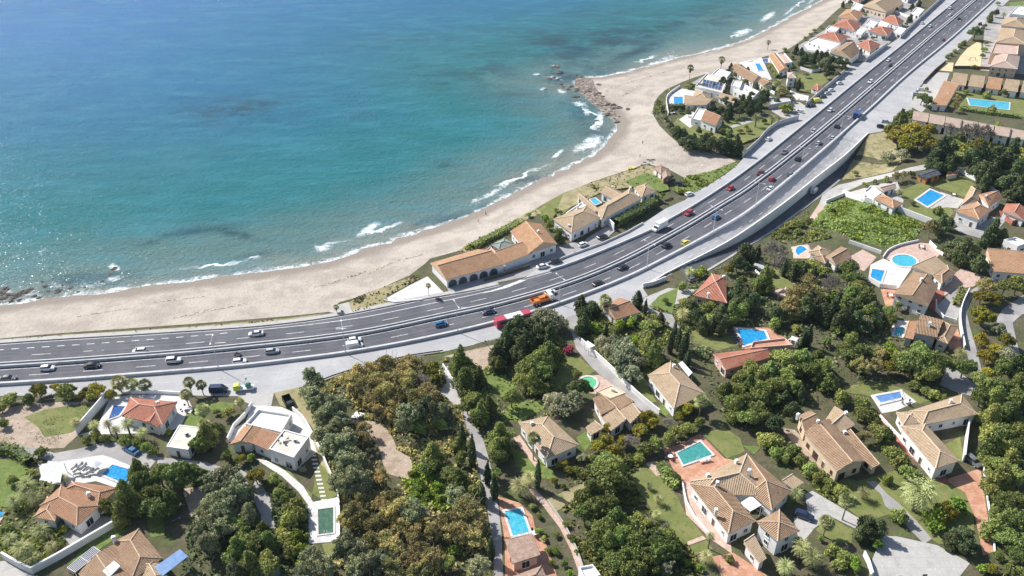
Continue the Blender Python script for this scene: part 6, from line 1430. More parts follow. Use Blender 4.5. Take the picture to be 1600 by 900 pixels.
proto('sg', 2, lambda i: (lobes_crown('crown', 170+i, [(0,0,.1,.85,.85)], 2.6, .10, LEAF['sh'], .2, .4, -.9), trunk_mesh(36+i, .6, .06, 'bark'), .7))
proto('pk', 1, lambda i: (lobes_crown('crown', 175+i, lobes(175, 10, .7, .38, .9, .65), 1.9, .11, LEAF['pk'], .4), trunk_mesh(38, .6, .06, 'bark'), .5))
def cyp(i):
    L = [(.05*math.sin(k*2.1+i), .05*math.cos(k*1.7+i), -3.1+k*.62, (.95*(1-(k/11.0)**2.2)+.08)*min(1, .6+.12*k), .6) for k in range(11)]
    return (lobes_crown('crown', 180+i, L, 1.5, .19, LEAF['cy'], .3, .4, -.9), trunk_mesh(40+i, 3.0, .14, 'bark', .01, 0), 3.6)
proto('cy', 3, cyp)
def bare(i):
    r = np.random.default_rng(200+i); mb = MB()
    def br(p, d, L, rad, k):
        e = p + d*L; m_ = p.lerp(e, .5) + Vector(r.normal(size=3)*.05*L); mb.tube([p, m_, e], [rad, rad*.8, rad*.55], n=4 if k > 0 else 6, cap=False)
        if k < 4:
            for q in range(3 if k < 3 else 4): br(e, (d + Vector(r.normal(size=3)*.55) + Vector((0,0,.12))).normalized(), L*(.62+.2*r.random()), rad*.55, k+1)
    br(Vector((0,0,-1.0)), Vector((0,0,1)), .6, .06, 0)
    for v in range(2): br(Vector((0,0,-.6)), Vector((math.cos(i+v*3)*.7, math.sin(i+v*3)*.7, .7)).normalized(), .5, .045, 1)
    cr = lobes_crown('crown', 205+i, lobes(205+i, 16, .9, .3, .9, .8), .35, .05, LEAF['ba'], .8, .8)
    return (cr, mb.mesh('trunk', [M['palebark']]), 1.0)
proto('ba', 3, bare)
def frond(mb, base, az, el, L, droop, wid, segs=7, leaf=True):
    """one arching frond with a row of leaflets on each side"""
    p = Vector(base); pts = [p.copy()]; e = el
    for k in range(segs):
        p = p + Vector((math.cos(az)*math.cos(e), math.sin(az)*math.cos(e), math.sin(e)))*(L/segs); pts.append(p.copy()); e -= droop/segs
    side = Vector((-math.sin(az), math.cos(az), 0))
    for k in range(segs):
        a, b = pts[k], pts[k+1]; t = (k+.5)/segs; w = wid*math.sin(math.pi*min(1, t*.85+.12))
        for s in (-1, 1):
            o = side*s*w + (b-a)*.7 - Vector((0,0,w*.3)); mb.poly([a, a.lerp(b, .62), a.lerp(b, .5)+o, a.lerp(b, .25)+o*.92], 0)
def datepalm(i):
    r = np.random.default_rng(220+i); mb = MB()
    for k in range(64): a = k*2.399; t = k/64; frond(mb, (0,0,0), a, 1.35-1.75*t + r.normal()*.1, .95+.12*r.random(), 1.5, .13)
    me = mb.mesh('crown', [LEAF['pa']]); at = me.attributes.new('lv', 'FLOAT', 'FACE'); at.data.foreach_set('value', r.random(len(me.polygons)).astype(np.float32))
    tb = MB(); tb.tube([(0,0,-1),(.01,0,-.5),(0,0,0)], [.12,.105,.125], n=8); return (me, tb.mesh('trunk', [M['bark']]), 1.0)
proto('dp', 3, datepalm)
def fanpalm(i):
    r = np.random.default_rng(240+i); mb = MB()
    for k in range(38):
        a = k*2.399; t = k/38; el = 1.3-1.75*t + r.normal()*.12; d = Vector((math.cos(a)*math.cos(el), math.sin(a)*math.cos(el), math.sin(el))); c = d*.5; side = Vector((-math.sin(a), math.cos(a), 0)); up = d.cross(side)
        mb.poly([(0,0,0), side*.02, c+side*.02, c], 0)
        for q in range(9):
            th = -1.2+2.4*q/8; e = c + (d*math.cos(th)+side*math.sin(th))*.5 + up*.04 - Vector((0,0,.12+.1*r.random())); w = (d*-math.sin(th)+side*math.cos(th))*.055; m_ = c.lerp(e, .55); mb.poly([c, m_-w, e, m_+w], 0)
    me = mb.mesh('crown', [LEAF['pa']]); at = me.attributes.new('lv', 'FLOAT', 'FACE'); at.data.foreach_set('value', r.random(len(me.polygons)).astype(np.float32))
    sk = lobes_crown('dead_fronds', 260+i, [(0,0,-.45,.3,.5),(0,0,-.75,.24,.4)], 1.6, .11, LEAF['dead'], .4, .4, -.9); tb = MB(); tb.tube([(0,0,-1),(.01,0,-.5),(0,0,0)], [.1,.075,.07], n=7); return (me, tb.mesh('trunk', [M['palebark']]), 1.0, sk)
proto('fp', 3, fanpalm)

KN = {'pi': ('pine_tree', 'dark green pine', 'tree'), 'dk': ('evergreen_tree', 'very dark evergreen tree', 'tree'), 'eu': ('eucalyptus_tree', 'grey green eucalyptus', 'tree'), 'ol': ('olive_tree', 'silvery olive tree', 'tree'), 'dr': ('brown_tree', 'brownish thin leaved tree', 'tree'),
      'mi': ('mimosa_tree', 'yellow flowering mimosa', 'tree'), 'sh': ('shrub', 'green bushy shrub', 'shrub'), 'sb': ('bright_shrub', 'bright green shrub', 'shrub'), 'sg': ('clipped_bush', 'rounded clipped bush', 'bush'), 'pk': ('flowering_bush', 'crimson flowering bush', 'bush'),
      'cy': ('cypress_tree', 'narrow dark cypress', 'tree'), 'ba': ('bare_tree', 'bare grey twiggy tree', 'tree'), 'dp': ('date_palm', 'feathery date palm', 'palm'), 'fp': ('fan_palm', 'tall fan palm', 'palm')}
TRE = []
def plant(k, x, y, w, base=None, h=None):
    """crown middle and width in photo pixels -> a real place and size on the ground"""
    hc = 2.0
    for _ in range(4):
        w = w*(1.22 if k in ('fp', 'dp') and _ == 0 else 1); c = P(x, y, hc)[0]; s = scale_at((c[0], c[1], c[2]+hc)); rad = w/2/s
        if k == 'cy': hc = (h or w*3.4)/s/.86/2
        elif k in ('dp', 'fp'): hc = max(1.2, 2.2*rad if k == 'fp' else 1.2*rad) if base is None else max(1.0, (base-y)/(s*.85))
        else: hc = rad*{'pi': .95, 'dk': .85, 'eu': 1.15, 'ol': .75, 'dr': .95, 'mi': .75, 'ba': .95}.get(k, .5) + .2
    c = P(x, y, hc)[0]; pr = random.choice(PROTO[k]); nm, adj, cat = KN[k]
    o = thing(nm, adj, cat, (c[0], c[1], c[2]), random.uniform(0, 6.28))
    if k == 'cy': sc = (rad, rad, hc/3.6)
    elif k in ('dp', 'fp'): sc = (rad,)*3
    else: z = random.uniform(.8, 1.45 if k in ('pi', 'dk', 'eu') else 1.2); sc = (rad*random.uniform(.85, 1.12), rad*random.uniform(.85, 1.12), rad*z)
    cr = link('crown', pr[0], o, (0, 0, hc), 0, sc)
    th = {'dp': 1, 'fp': 1}.get(k)
    if th: link('trunk', pr[1], o, (0, 0, hc), 0, (rad*(1 if k == 'dp' else .9), rad*(1 if k == 'dp' else .9), hc+.1))
    elif k == 'ba': link('trunk', pr[1], o, (0, 0, hc), 0, (rad, rad, hc))
    else: link('trunk', pr[1], o, (0, 0, 0), 0, (rad, rad, hc/pr[2]*.95 if k != 'cy' else hc/3.6))
    if len(pr) > 3: link('dead_fronds', pr[3], o, (0, 0, hc), 0, sc)
    TRE.append((k, x, y, w, o))
DATA = {}
def add(k, s):
    for t in s.split():
        v = [float(q) for q in t.split(',')]
        plant(k, v[0], v[1], v[2], v[3] if len(v) > 3 and k in ('fp', 'dp') else None, v[3] if len(v) > 3 and k == 'cy' else None)

# left
add('sh', '15,626,32 45,627,24 105,613,34 5,662,24 2,640,20 65,708,22 50,740,20 20,752,24 12,828,30 354,716,24 340,672,24 356,646,26 338,644,14 428,750,24 444,760,22 436,772,22 135,690,22 150,680,20 165,686,20 195,690,26 215,693,22 230,700,26 240,706,20 456,794,40 450,780,30 462,804,36 454,816,40 440,840,36 452,864,40')
add('mi', '60,612,28 150,612,34 85,606,18 133,616,24 172,618,20 400,746,36 376,718,20')
add('fp', '185,597,24,614 206,600,20,613 226,601,20,614 295,597,18,620 314,601,16,618 290,616,18,636 316,640,22,662 319,664,20,682 374,627,14,642')
add('dp', '118,660,18,676 147,664,18,680 168,662,16,682 180,672,18,688 198,662,22,684 222,676,20,690 42,758,30 56,780,26 22,784,24 64,830,28 34,858,34 16,842,24 80,854,20 50,872,24 98,748,18 40,772,26')
add('sb', '264,676,12 100,828,18 386,844,16 464,840,30 472,862,30 472,882,24 392,716,16')
add('pi', '200,780,50 222,760,48 236,778,48 216,742,40 250,744,44 280,746,56 302,742,44 164,792,28 190,804,36 240,794,50 264,782,40 310,694,36 322,682,40 312,820,28 370,820,44 380,840,40 396,852,48 372,862,44 390,882,44 412,832,30 420,850,40 420,882,44')
add('ol', '474,734,14')
add('eu', '312,842,38 334,760,42 352,746,42 376,762,42 350,776,48 368,780,48 388,774,34 334,792,44 356,794,48 326,808,40 346,808,44 324,826,42 346,830,44 326,852,40 388,812,36 368,892,30')
add('eu', '490,598,44 486,618,40 500,626,36 492,640,36 522,644,42 534,636,34 510,656,40 532,662,40 502,682,36 524,674,40 542,688,40 520,698,44 536,702,40 556,720,40 536,728,44 530,752,44 548,740,48 560,732,38 566,760,42 546,762,48 490,878,44 480,892,36 508,890,48 546,856,44 536,866,38 560,868,44 576,880,48 556,892,42 600,882,44')
add('dr', '566,688,34 570,672,30 560,592,44 580,584,44 600,576,44 550,606,40 570,608,44 590,600,42 610,596,40 584,626,44 604,620,44 616,624,34 588,640,36 612,572,40 636,572,40 650,574,36 626,588,40 612,602,36 640,600,42 666,616,42 650,626,44 676,628,42 624,628,40 616,644,36 566,790,40 552,804,44 540,814,36 566,812,40 600,792,44 614,800,44 580,850,44 598,848,40 596,750,34')
add('mi', '676,580,34 680,592,28')
add('ba', '660,596,32 638,612,28')
add('eu', '640,650,42 666,646,42 688,646,32 632,668,36 712,778,42 648,806,44 748,892,42')
add('sh', '654,668,34 686,664,30 700,740,24')
add('dr', '678,664,20 728,800,62 700,820,48 742,816,48 712,836,48 738,842,46 682,832,40 624,800,48 612,786,40 648,840,40 656,862,42 612,860,48 640,878,42 676,874,42 612,888,46 656,892,42 590,820,40 630,826,40')
add('sb', '646,742,18 656,760,26 684,762,22 688,780,20 650,776,18 708,860,24 668,776,18 672,750,18')
add('pi', '676,712,42 670,730,34 720,570,42 734,582,42 728,598,42 748,590,28 738,628,38 730,636,30 764,636,34 750,648,34 744,658,28 776,568,30 780,680,38 776,700,38 788,698,34 780,714,34 800,624,34 716,746,34 700,738,28 744,768,28 774,742,26 720,716,26 716,694,24 700,880,34 760,850,18')
add('cy', '722,680,12,44 738,704,13,60 841,740,11,54 767,858,14,50 772,760,14,50 762,740,12,46 754,772,12,40')
add('pi', '826,576,46 846,580,46 836,566,38 858,572,32 832,600,34 850,608,28 902,586,22')
add('ol', '866,630,44 884,636,42 898,626,34 910,716,22')
add('fp', '834,684,20,724')
add('mi', '878,726,20 890,734,18 866,752,14')
add('dp', '812,760,30 828,748,26')
add('sh', '832,792,14 842,830,16 856,860,14 900,736,18 884,820,14 892,840,14 870,836,12 880,760,10 842,806,12')
add('sb', '868,862,14 882,882,14 862,880,12 900,862,10 896,846,10 850,842,12 890,896,14')
# centre
add('dk', '828,512,36 810,518,40 796,526,34 804,538,42 820,538,40 790,542,38 812,554,38 860,526,34 840,522,34 776,556,34 780,572,24 908,478,28 922,482,28 912,494,30 912,508,28 906,518,22 932,488,20')
add('ol', '850,500,44 868,502,38 840,506,36 940,538,34 960,538,34 948,550,34 976,550,48 972,570,48 988,566,42 986,586,42')
add('pi', '856,554,46 846,566,42 868,562,34 824,574,38 838,584,38 820,594,34 906,608,36 1014,544,42 1020,558,34')
add('pk', '888,547,20')
add('sb', '928,510,22 968,510,24 986,504,22 934,518,20 992,532,20')
add('sh', '960,522,24 1012,512,32 1026,506,22 1040,470,14 1064,482,20')
add('cy', '947,514,8,22 997,467,17,26 1009,479,7,26 1032,498,14,22 1054,520,10,42 1061,529,10,42 1048,535,10,38 1066,544,11,40 1073,533,11,40 1075,560,12,30 1264,525,13,36 1257,530,10,30')
add('cy', '1226,418,11,28 1240,424,12,30 1256,427,12,30 1272,430,12,30 1342,470,13,42 1356,480,13,42 1330,486,12,38 1113,508,11,32 1128,512,11,30 1100,506,10,28 1184,396,12,28 1174,404,12,30 1310,470,12,36')
add('dk', '1062,214,26 1080,222,28 1096,226,28 1112,229,26 1132,230,26 1150,230,24 1070,222,22 1128,222,18')
add('dk', '1258,92,14 1270,96,14 1276,86,12 1290,88,14 1304,86,14 1322,100,14 1326,92,10 1284,104,13 1272,106,12 1252,98,12 1198,150,14 1180,142,14 1174,150,15 1146,160,14 1134,158,13 1116,136,12 1214,160,12 1142,106,9 1168,110,10 1240,126,9')
add('dk', '1110,182,11 1122,180,11 1136,186,10 1092,206,12 1104,214,12 1140,214,12 1220,104,10 1232,140,10 1222,150,10 1292,118,12 1300,108,12 1076,178,10 1098,176,11')
add('sh', '1296,60,8 1302,34,8 1352,24,8 1364,60,8 1380,60,8 1344,62,8 1408,10,9 1416,38,8 1386,8,9 1330,36,7 1310,46,7 1226,176,12 1194,190,11 1170,206,10 1150,190,9 1128,192,9 1218,92,9 1226,78,9 1238,90,9 1206,130,9 1190,128,9')
add('fp', '946,469,20,494 1096,626,22,654')
add('dp', '1068,490,22 1078,424,16')
add('sh', '1024,498,18 1066,450,18 1158,440,22 1184,452,26 1070,474,22 1102,486,28 1112,480,22 1108,502,30 1244,514,18 1232,498,20 1212,506,28 1088,428,18 1204,426,18')
add('dk', '1160,404,30 1152,414,26 1168,394,26 1164,418,24 1152,462,28 1164,468,34 1178,474,34 1152,476,28 1088,494,28 1124,510,32 1130,500,26 1124,490,28 1214,492,32 1258,486,38 1278,478,38 1300,494,42 1286,494,34 1316,506,38 1336,508,34 1080,478,24 1098,512,24')
add('sb', '1096,426,22 1296,466,26')
add('mi', '1138,423,20')
add('ba', '1212,396,38 1220,412,32 1206,390,28 1300,444,34 1290,456,26')
add('sh', '1238,416,24 1250,418,28 1270,416,28 1286,426,28 1266,432,24 1234,430,18 1180,398,18 1290,536,22 1310,516,28')
add('pi', '1194,441,38 1144,490,30 1160,487,26 1326,422,36 1326,436,32 1342,452,42 1330,466,38 1354,466,40 1320,478,38 1342,482,38 1358,494,38 1330,534,34 1320,548,34 1342,548,28')
add('dr', '1250,464,48 1264,447,42 1236,478,38 1272,464,42 1240,490,26')
add('pi', '1160,592,38 1180,586,42 1202,582,42 1170,606,38 1190,612,42 1134,612,32 1152,612,34 1172,578,36 1212,602,40 1162,632,42 1178,642,42 1152,642,36 1142,630,32 1186,626,34 1168,654,36 1192,652,34 1226,566,48 1252,566,46 1276,563,38 1266,583,42 1228,590,42 1282,590,34 1296,598,34 1286,576,38 1240,606,32 1210,624,30')
add('dk', '1210,662,36 1236,640,26 1226,624,26 1250,618,24')
add('sh', '1200,690,38 1212,690,32 1212,710,32 1226,716,24')
add('mi', '1072,640,30 1084,637,24 1012,655,34 1000,673,30 1020,660,30 1060,653,22 944,689,34 960,709,38 936,698,28 972,690,22 950,672,22')
add('ba', '1044,661,24 986,690,28')
add('sh', '1010,704,32 1026,696,32 1044,687,30 1060,678,28 1076,671,26 1092,662,24 998,716,22 1042,740,22 1055,746,20 1032,730,12 1040,744,12 1048,754,12 1054,762,10 922,716,18 912,744,16 930,740,18')
add('pi', '946,726,46 942,742,56 962,734,46 950,758,56 968,758,40 922,774,46 932,794,46 914,806,38 950,790,40 944,826,46 962,818,46 982,826,46 966,846,46 950,852,42 990,850,46 1030,846,46 1044,838,32 1044,862,40 1028,866,42 1012,878,42 980,874,46 990,893,42 960,878,42 936,846,40')
add('cy', '1012,842,12,34')
add('ol', '1040,889,34 1040,822,14')
add('sh', '998,808,20 1012,818,22 1064,866,20')
add('dp', '1026,804,16 1014,758,12 1029,779,16 1104,870,22 1110,837,14,862 1245,772,24 1350,769,20 1252,856,32 1270,872,32 1228,886,28 1437,770,54 1502,552,20 1406,299,12')
add('sg', '1140,874,16 1405,808,28 1387,751,20 1466,330,17')
add('sb', '1072,880,18 1094,888,14 1370,850,26 1335,882,28 1282,842,14 1385,703,20')
add('fp', '1325,782,26,819 1292,816,24,843')
# right
add('dk', '1342,836,30 1354,822,34 1373,830,32 1502,840,38 1488,846,28 1511,856,30 1358,840,26')
add('mi', '1478,803,42 1550,890,22 1390,576,30')
add('sb', '1462,810,38 1491,794,38 1463,822,30 1536,890,20')
add('sh', '1300,862,28 1320,872,28 1312,884,28 1265,736,28 1280,746,28 1295,758,26 1310,770,26 1250,721,28 1236,706,28 1324,776,22 1315,624,32 1347,632,34 1347,652,38 1361,652,28 1373,677,38 1385,684,32 1397,712,38 1408,722,34 1425,742,28 1415,739,28 1430,604,24 1445,611,24 1460,618,24 1474,624,20 1365,660,22 1440,752,20')
add('dr', '1350,683,24 1345,576,40 1365,573,32 1375,554,26')
add('pi', '1425,572,46 1441,562,46 1462,572,46 1418,561,38 1450,586,40 1506,576,38 1326,556,36 1341,562,36 1436,548,30 1405,562,26')
add('sb', '1390,556,32 1390,546,26')
add('pi', '1538,601,42 1562,607,46 1588,606,46 1533,621,36 1556,628,42 1586,627,42 1550,653,42 1576,649,46 1570,681,46 1592,677,42 1551,703,42 1571,707,46 1591,707,46 1562,728,40 1562,752,46 1588,748,46 1570,784,42 1560,826,42 1583,817,46 1576,842,46 1595,847,38 1590,867,38 1555,802,22 1592,780,36')
add('sh', '1545,681,40 1540,722,28 1576,891,28 1596,896,28 1560,870,20 1548,770,16 1546,740,18')
add('mi', '1536,497,40 1532,534,32 1572,533,34 1540,559,32 1545,584,28 1534,465,32 1550,467,34 1556,545,26')
add('ol', '1561,515,26 1575,559,42')
add('pi', '1586,573,40 1568,577,38 1590,590,30 1570,447,36 1590,446,36')
add('dr', '1540,451,34 1534,446,22 1454,359,30')
add('dk', '1506,397,42 1520,407,38 1528,417,34 1497,393,36 1481,389,32 1502,387,34 1550,367,32 1540,375,28 1566,371,26 1470,355,28 1484,351,22')
add('ol', '1364,497,38 1354,509,32 1360,478,32')
add('pi', '1404,477,18 1389,487,26 1392,501,24')
add('sg', '1497,469,13')
add('mi', '1394,205,32 1405,217,38 1424,206,38 1417,225,40 1437,218,40 1449,206,34 1456,227,28 1534,237,20 1596,265,16 1530,229,26')
add('pi', '1408,187,22 1420,181,18 1441,154,22 1449,159,20')
add('dk', '1480,234,36 1468,244,40 1460,252,32 1482,252,32 1454,263,20 1468,263,26 1484,265,22 1516,255,36 1530,252,38 1550,256,40 1530,272,36 1550,276,36 1570,256,38 1580,244,34 1560,242,26 1584,282,38 1570,288,34 1590,300,34 1538,288,26 1576,307,22')
add('ol', '1388,247,26 1410,243,24')
add('sh', '1236,352,18 1250,350,18 1262,346,14 1226,362,16 1246,362,16 1284,348,14 1300,330,12 1270,366,14')
add('sh', '1336,271,12 1352,289,12 1366,285,12 1384,281,14 1424,273,14 1468,193,14 1558,205,26 1510,144,12 1528,144,9 1552,140,11 1568,146,16 1588,141,20 1448,140,9 1426,318,11 1500,214,20')
add('dr', '1400,277,16 1412,275,16 1496,158,16 1492,167,16')
add('ba', '1480,201,22 1516,209,36 1540,209,32 1500,204,20')
add('sg', '1542,150,14 1550,172,15 1480,89,7 1486,85,8 1492,80,8 1500,72,9 1506,68,9')
add('dk', '1524,53,22 1531,39,9 1539,41,9 1547,29,13 1556,22,11')
add('sb', '1538,78,11 1535,88,10 1540,68,10 1522,105,9')
add('sh', '1559,6,9 1597,50,12 1598,68,14')
add('dp', '1569,22,9')
# peninsula and beach front
add('dk', '1056,205,22 1066,213,24 1084,221,24 1100,227,22 1120,229,22 1140,229,20 1156,229,16 1076,231,18 1048,199,14 1112,172,18 1140,176,20 1156,175,20 1172,173,18 1186,170,18 1170,161,22 1188,159,18 1160,159,16 1192,147,12 1130,130,16 1126,174,16')
add('sh', '1110,211,11 1128,205,15 1138,207,14 1156,205,11 1166,199,9 1150,117,12 1136,113,12 1164,128,12 1076,136,11 1088,139,11 1100,141,11 1112,143,11 1124,145,11 1203,105,8 1208,112,8 1212,118,8 1050,174,10 1062,174,10 1074,173,10 1086,172,10 1034,170,14 1028,160,12 1040,186,10')
add('sb', '1230,169,22 1020,315,14 1032,309,10')
add('dp', '1182,184,15,197 1207,185,14')
add('fp', '1079,106,11,133 1128,93,11,111 1214,130,13,146 1220,138,13,152 1226,144,13,156 1200,138,11,150 525,480,9,488 669,446,8,462 1201,66,7,76')
add('dk', '1244,79,12 1252,83,14 1266,89,12 1300,95,18 1312,99,18 1318,107,14 1292,107,16 1308,117,12 1295,96,14 1282,92,14 1425,12,12 1400,15,10 1422,30,11 1317,8,9 1328,5,9 1345,47,7 1436,6,10')
add('ol', '1260,117,11 1286,98,13')
add('cy', '1248,132,8,18')
add('sh', '1258,60,8 1266,54,8 1272,48,8 1282,42,8 1238,107,9 826,336,11 868,328,10 876,332,10 870,328,8 535,487,6 1390,14,9')
add('sb', '852,343,16 858,354,18')
add('pi', '874,373,18 873,362,16 868,345,14')
add('sh', '1048,312,10 1036,305,9')

# hedges: clipped leafy walls
def hedge(label, px, wd, h, k='sh'):
    a = np.array(px, float); L = catmull(P(a[:,0], a[:,1])[:, :2], 1.0); r = np.random.default_rng(len(label)); n = len(L); C, NN = [], []
    for q, off_ in ((L, 0),):
        A, B = offset(L, wd/2), offset(L, -wd/2); T = np.gradient(L, axis=0); T /= np.linalg.norm(T, axis=1)[:, None]; nr = np.stack([-T[:,1], T[:,0], 0*T[:,0]], 1)
        m = 34; i = r.integers(0, n, n*m); t = r.uniform(-1, 1, n*m); top = r.random(n*m) < .45; lat = np.where(top, t, np.sign(t)); z = np.where(top, h*(1+.05*r.normal(size=n*m)), h*r.random(n*m))
        c = L[i] + nr[i][:, :2]*(lat*wd/2*(1+.08*r.normal(size=n*m)))[:, None] + r.normal(size=(n*m, 2))*.25
        C = np.column_stack([c, hgt(c)+z]); NN = np.where(top[:, None], np.array([0, 0, 1.0]), nr[i]*np.sign(lat)[:, None])
    root = Vector((*L[n//2], hgt(L[n//2:n//2+1])[0])); o = thing('hedge', label, 'hedge', root)
    link('foliage', leaf_mesh('foliage', C - np.array(root), r.random(len(C)), NN, .32, LEAF[k], r, .5), o)
    ib = MB(); A, B = offset(L, wd*.4), offset(L, -wd*.4)
    for i in range(n-1):
        z0, z1 = hgt(L[i:i+1])[0], hgt(L[i:i+1])[0]+h*.9; ib.poly([(*B[i],z0),(*B[i+1],z0),(*B[i+1],z1),(*B[i],z1)]); ib.poly([(*A[i+1],z0),(*A[i],z0),(*A[i],z1),(*A[i+1],z1)]); ib.poly([(*B[i],z1),(*B[i+1],z1),(*A[i+1],z1),(*A[i],z1)])
    me = ib.mesh('dark_core', [LEAF['dk']], root); link('dark_core', me, o)  # dark box put inside the leaf shell for the shade in its depth
hedge('thick clipped hedge between the seaside villa lawn and the frontage road', [(962,352),(990,338),(1022,320)], 3.2, 2.6)
hedge('dark clipped hedge along the left edge above the green lawn', [(-20,704),(10,706),(30,712),(48,726)], 2.6, 2.2)
hedge('dark hedge behind the square pool on the point', [(1046,172),(1076,170),(1104,166)], 3.0, 2.8, 'dk')
hedge('hedge between the peach roofed house and the solar roofed house', [(1074,136),(1100,141),(1132,148)], 2.4, 2.2)
hedge('low hedge beside the parking space wall on the hillside', [(1492,478),(1500,462),(1502,454)], 1.6, 1.6)
hedge('green hedge at the back of the restaurant garden', [(738,388),(770,371),(812,350)], 3.0, 1.6)
hedge('hedge right of the path between two white decks', [(1205,104),(1210,114),(1215,122)], 2.2, 2.0)
hedge('hedge dividing the lawn from the pool terrace of the grand villa', [(1030,730),(1040,744),(1054,762)], 2.2, 1.6)
hedge('clipped hedge along the lap pool lawn', [(1500,172),(1540,178),(1590,184)], 2.4, 1.6)

# ground cover nobody could count
def cover(name, px, n, size, k, h=.5):
    a = np.array(px, float); w = P(a[:,0], a[:,1])[:, :2]; r = np.random.default_rng(n); lo, hi = w.min(0), w.max(0); q = r.uniform(lo, hi, (n*5, 2)); q = q[inside(q, w)]
    for nm, rg in KEEP_CLEAR:
        if nm not in ('wild_plot', 'grass', 'dune_scrub', 'scrub_verge', 'scrub_slope', 'dry_slope', 'vacant_plot', 'vacant_plot_grass', 'beach', 'garden') and (rg.min(0) < hi).all() and (rg.max(0) > lo).all() and len(q): q = q[~inside(q, rg)]
    K = r.uniform(lo, hi, (max(14, n//90), 2)); rk = r.uniform(.7, 3.6, len(K)); f = (np.sqrt(((q[:, None]-K[None])**2).sum(2)) < rk).any(1) | (r.random(len(q)) < .10); q = q[f][:n]; z = hgt(q)
    C = np.column_stack([q, z + h*r.random(len(q))]); tag(link(name, leaf_mesh(name, C, r.random(len(q)), np.tile([0, 0, 1.0], (len(q), 1)), size, LEAF[k], r, .6)), kind='stuff')
cover('wild_growth', [(1290,320),(1312,312),(1400,334),(1442,352),(1430,374),(1386,389),(1330,374),(1262,352)], 4600, .42, 'wild', 1.2)
cover('wild_growth', [(1262,352),(1290,322),(1330,330),(1400,350),(1430,374),(1386,389),(1330,374)], 1500, .45, 'sh', 1.5)
cover('wild_growth', [(1458,238),(1490,214),(1600,214),(1640,262),(1540,262),(1490,252)], 2600, .55, 'wild', 1.0)
cover('dune_plants', [(715,392),(740,378),(780,357),(800,346),(832,328),(860,318),(850,332),(800,352),(780,366),(752,382),(730,394)], 1500, .5, 'wild', .7)
cover('dune_plants', [(880,303),(925,285),(975,269),(1008,258),(1040,264),(1050,282),(1000,290),(940,300),(905,318),(868,334)], 1500, .5, 'straw', .6)
cover('dune_plants', [(1050,296),(1072,276),(1110,268),(1148,254),(1160,262),(1122,286),(1084,304),(1060,302)], 1500, .5, 'wild', .7)
cover('garden_plants', [(1046,206),(1030,196),(1024,178),(1032,160),(1066,134),(1100,124),(1150,104),(1200,88),(1260,72),(1330,100),(1318,112),(1258,164),(1230,184),(1196,206),(1170,232),(1110,226)], 2600, .5, 'sh', 1.0)
cover('dune_plants', [(1018,178),(1026,156),(1044,140),(1052,146),(1044,170),(1044,190),(1032,194)], 700, .5, 'sh', 1.0)
cover('roadside_plants', [(0,531),(100,522),(200,516),(300,509),(400,501),(460,495),(400,505),(300,512.5),(200,519),(100,525),(0,534)], 700, .35, 'straw', .4)
cover('dune_plants', [(545,473),(560,464),(600,448),(650,430),(658,434),(625,452),(604,462),(604,471),(580,482),(548,487)], 700, .4, 'straw', .4)
cover('undergrowth', [(470,600),(520,592),(560,576),(700,560),(720,620),(745,690),(770,780),(775,905),(500,905),(532,872),(531,776),(505,710),(485,650)], 9000, .5, 'dr', .9)
cover('undergrowth', [(620,720),(660,728),(700,760),(720,790),(690,800),(640,790)], 2200, .45, 'sb', .9)
cover('undergrowth', [(300,730),(400,750),(440,760),(482,800),(482,905),(280,905),(300,800)], 4000, .5, 'dk', .8)
cover('undergrowth', [(1060,440),(1180,400),(1340,420),(1390,500),(1380,600),(1200,660),(1110,640),(1090,560),(1040,500)], 8000, .45, 'dk', .8)
cover('undergrowth', [(1400,480),(1440,530),(1500,560),(1500,620),(1430,600),(1380,570),(1340,600),(1330,560)], 2500, .5, 'sh', .8)
cover('undergrowth', [(1534,600),(1640,590),(1640,905),(1560,905),(1548,800)], 3500, .5, 'sh', .8)
cover('undergrowth', [(880,720),(1000,710),(1080,860),(1100,905),(920,905),(880,800)], 4500, .5, 'sh', .7)
cover('undergrowth', [(1450,240),(1640,250),(1640,330),(1560,300),(1490,262)], 3000, .55, 'dk', .8)
cover('undergrowth', [(900,480),(1060,480),(1080,560),(1000,620),(930,560)], 3500, .5, 'sh', .7)
cover('undergrowth', [(700,560),(880,520),(880,600),(860,660),(760,700),(720,640)], 2500, .45, 'sh', .6)
cover('undergrowth', [(1230,690),(1330,760),(1300,790),(1240,730)], 1000, .45, 'sh', .6)
cover('undergrowth', [(0,740),(110,760),(120,830),(60,890),(0,870)], 2200, .45, 'sh', .6)
cover('outer_growth', [(1612,250),(2100,250),(2100,1000),(1612,900)], 6000, .9, 'dk', 2.5)
cover('outer_growth', [(-200,908),(1640,908),(1640,1000),(-200,1000)], 6000, .7, 'dk', 2.0)
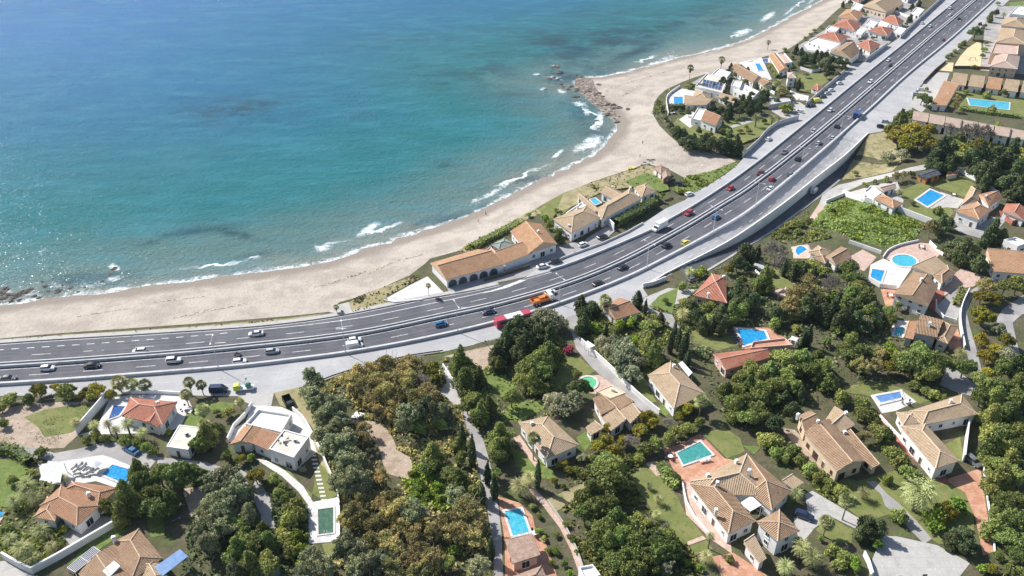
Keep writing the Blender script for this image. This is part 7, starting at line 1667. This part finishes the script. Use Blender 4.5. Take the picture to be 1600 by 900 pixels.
cover('meadow_grass', [(1356,211),(1382,206),(1400,226),(1410,250),(1394,268),(1350,278),(1316,281),(1328,256),(1344,232)], 1600, .16, 'straw', .3)
cover('meadow_grass', [(0,640),(150,628),(122,680),(60,702),(0,692)], 900, .14, 'straw', .3)
cover('undergrowth', [(1200,372),(1236,344),(1262,330),(1270,350),(1300,372),(1240,384)], 1500, .5, 'sh', 1.0)

# labels: every plant is told apart by its kind, the nearest landmark, the side it stands on and how near it is
LM += [(560,700,'the dirt clearing'), (430,626,'the green skip'), (90,655,'the vacant plot'), (720,604,'the open concrete drive'), (950,570,'the walled lane'), (1415,760,'the grey driveway'), (1430,870,'the pale parking area'), (1540,800,'the terracotta driveway'),
       (1510,90,'the sand court'), (1350,350,'the wild green plot'), (1370,240,'the dry grass slope'), (1250,160,'the peninsula driveway'), (1150,200,'the peninsula lawn'), (1030,770,'the long olive lawn'), (1110,530,'the lawn left of the blue pool'), (1525,520,'the hillside lane'),
       (890,575,'the lawn left of the walled lane'), (600,600,'the dark guard rail'), (20,760,'the lawn at the left edge'), (1040,470,'the triangular roadside lawn'), (1220,430,'the lawn below the retaining wall'), (415,790,'the curved grey lane'), (1540,235,'the bright green meadow'), (1300,810,'the small parking court')]
G = {}
for k, x, y, w, o in TRE:
    l = min(LM, key=lambda q: (q[0]-x)**2 + (1.3*(q[1]-y))**2); dx, dy = x-l[0], y-l[1]
    rel = ('right of ' if dx > 0 else 'left of ') if abs(dx) > abs(dy)*1.15 else ('behind ' if dy < 0 else 'in front of ')
    G.setdefault((k, rel, l[2]), []).append((math.hypot(dx, dy), o))
for (k, rel, l), L in G.items():
    L.sort(key=lambda t: t[0])
    for i, (d, o) in enumerate(L):
        lab = KN[k][1] + ' ' + rel + l + ('' if len(L) == 1 else (', nearest to it' if i == 0 else ', ' + (ORD[i+1] if i+1 < len(ORD) else str(i+1)) + ' nearest to it'))
        o['label'] = lab if len(lab.split()) <= 16 else lab.replace(' to it', '')
        o['group'] = KN[k][1] + 's ' + rel + l if len(L) > 1 else KN[k][1] + 's across the hillside'
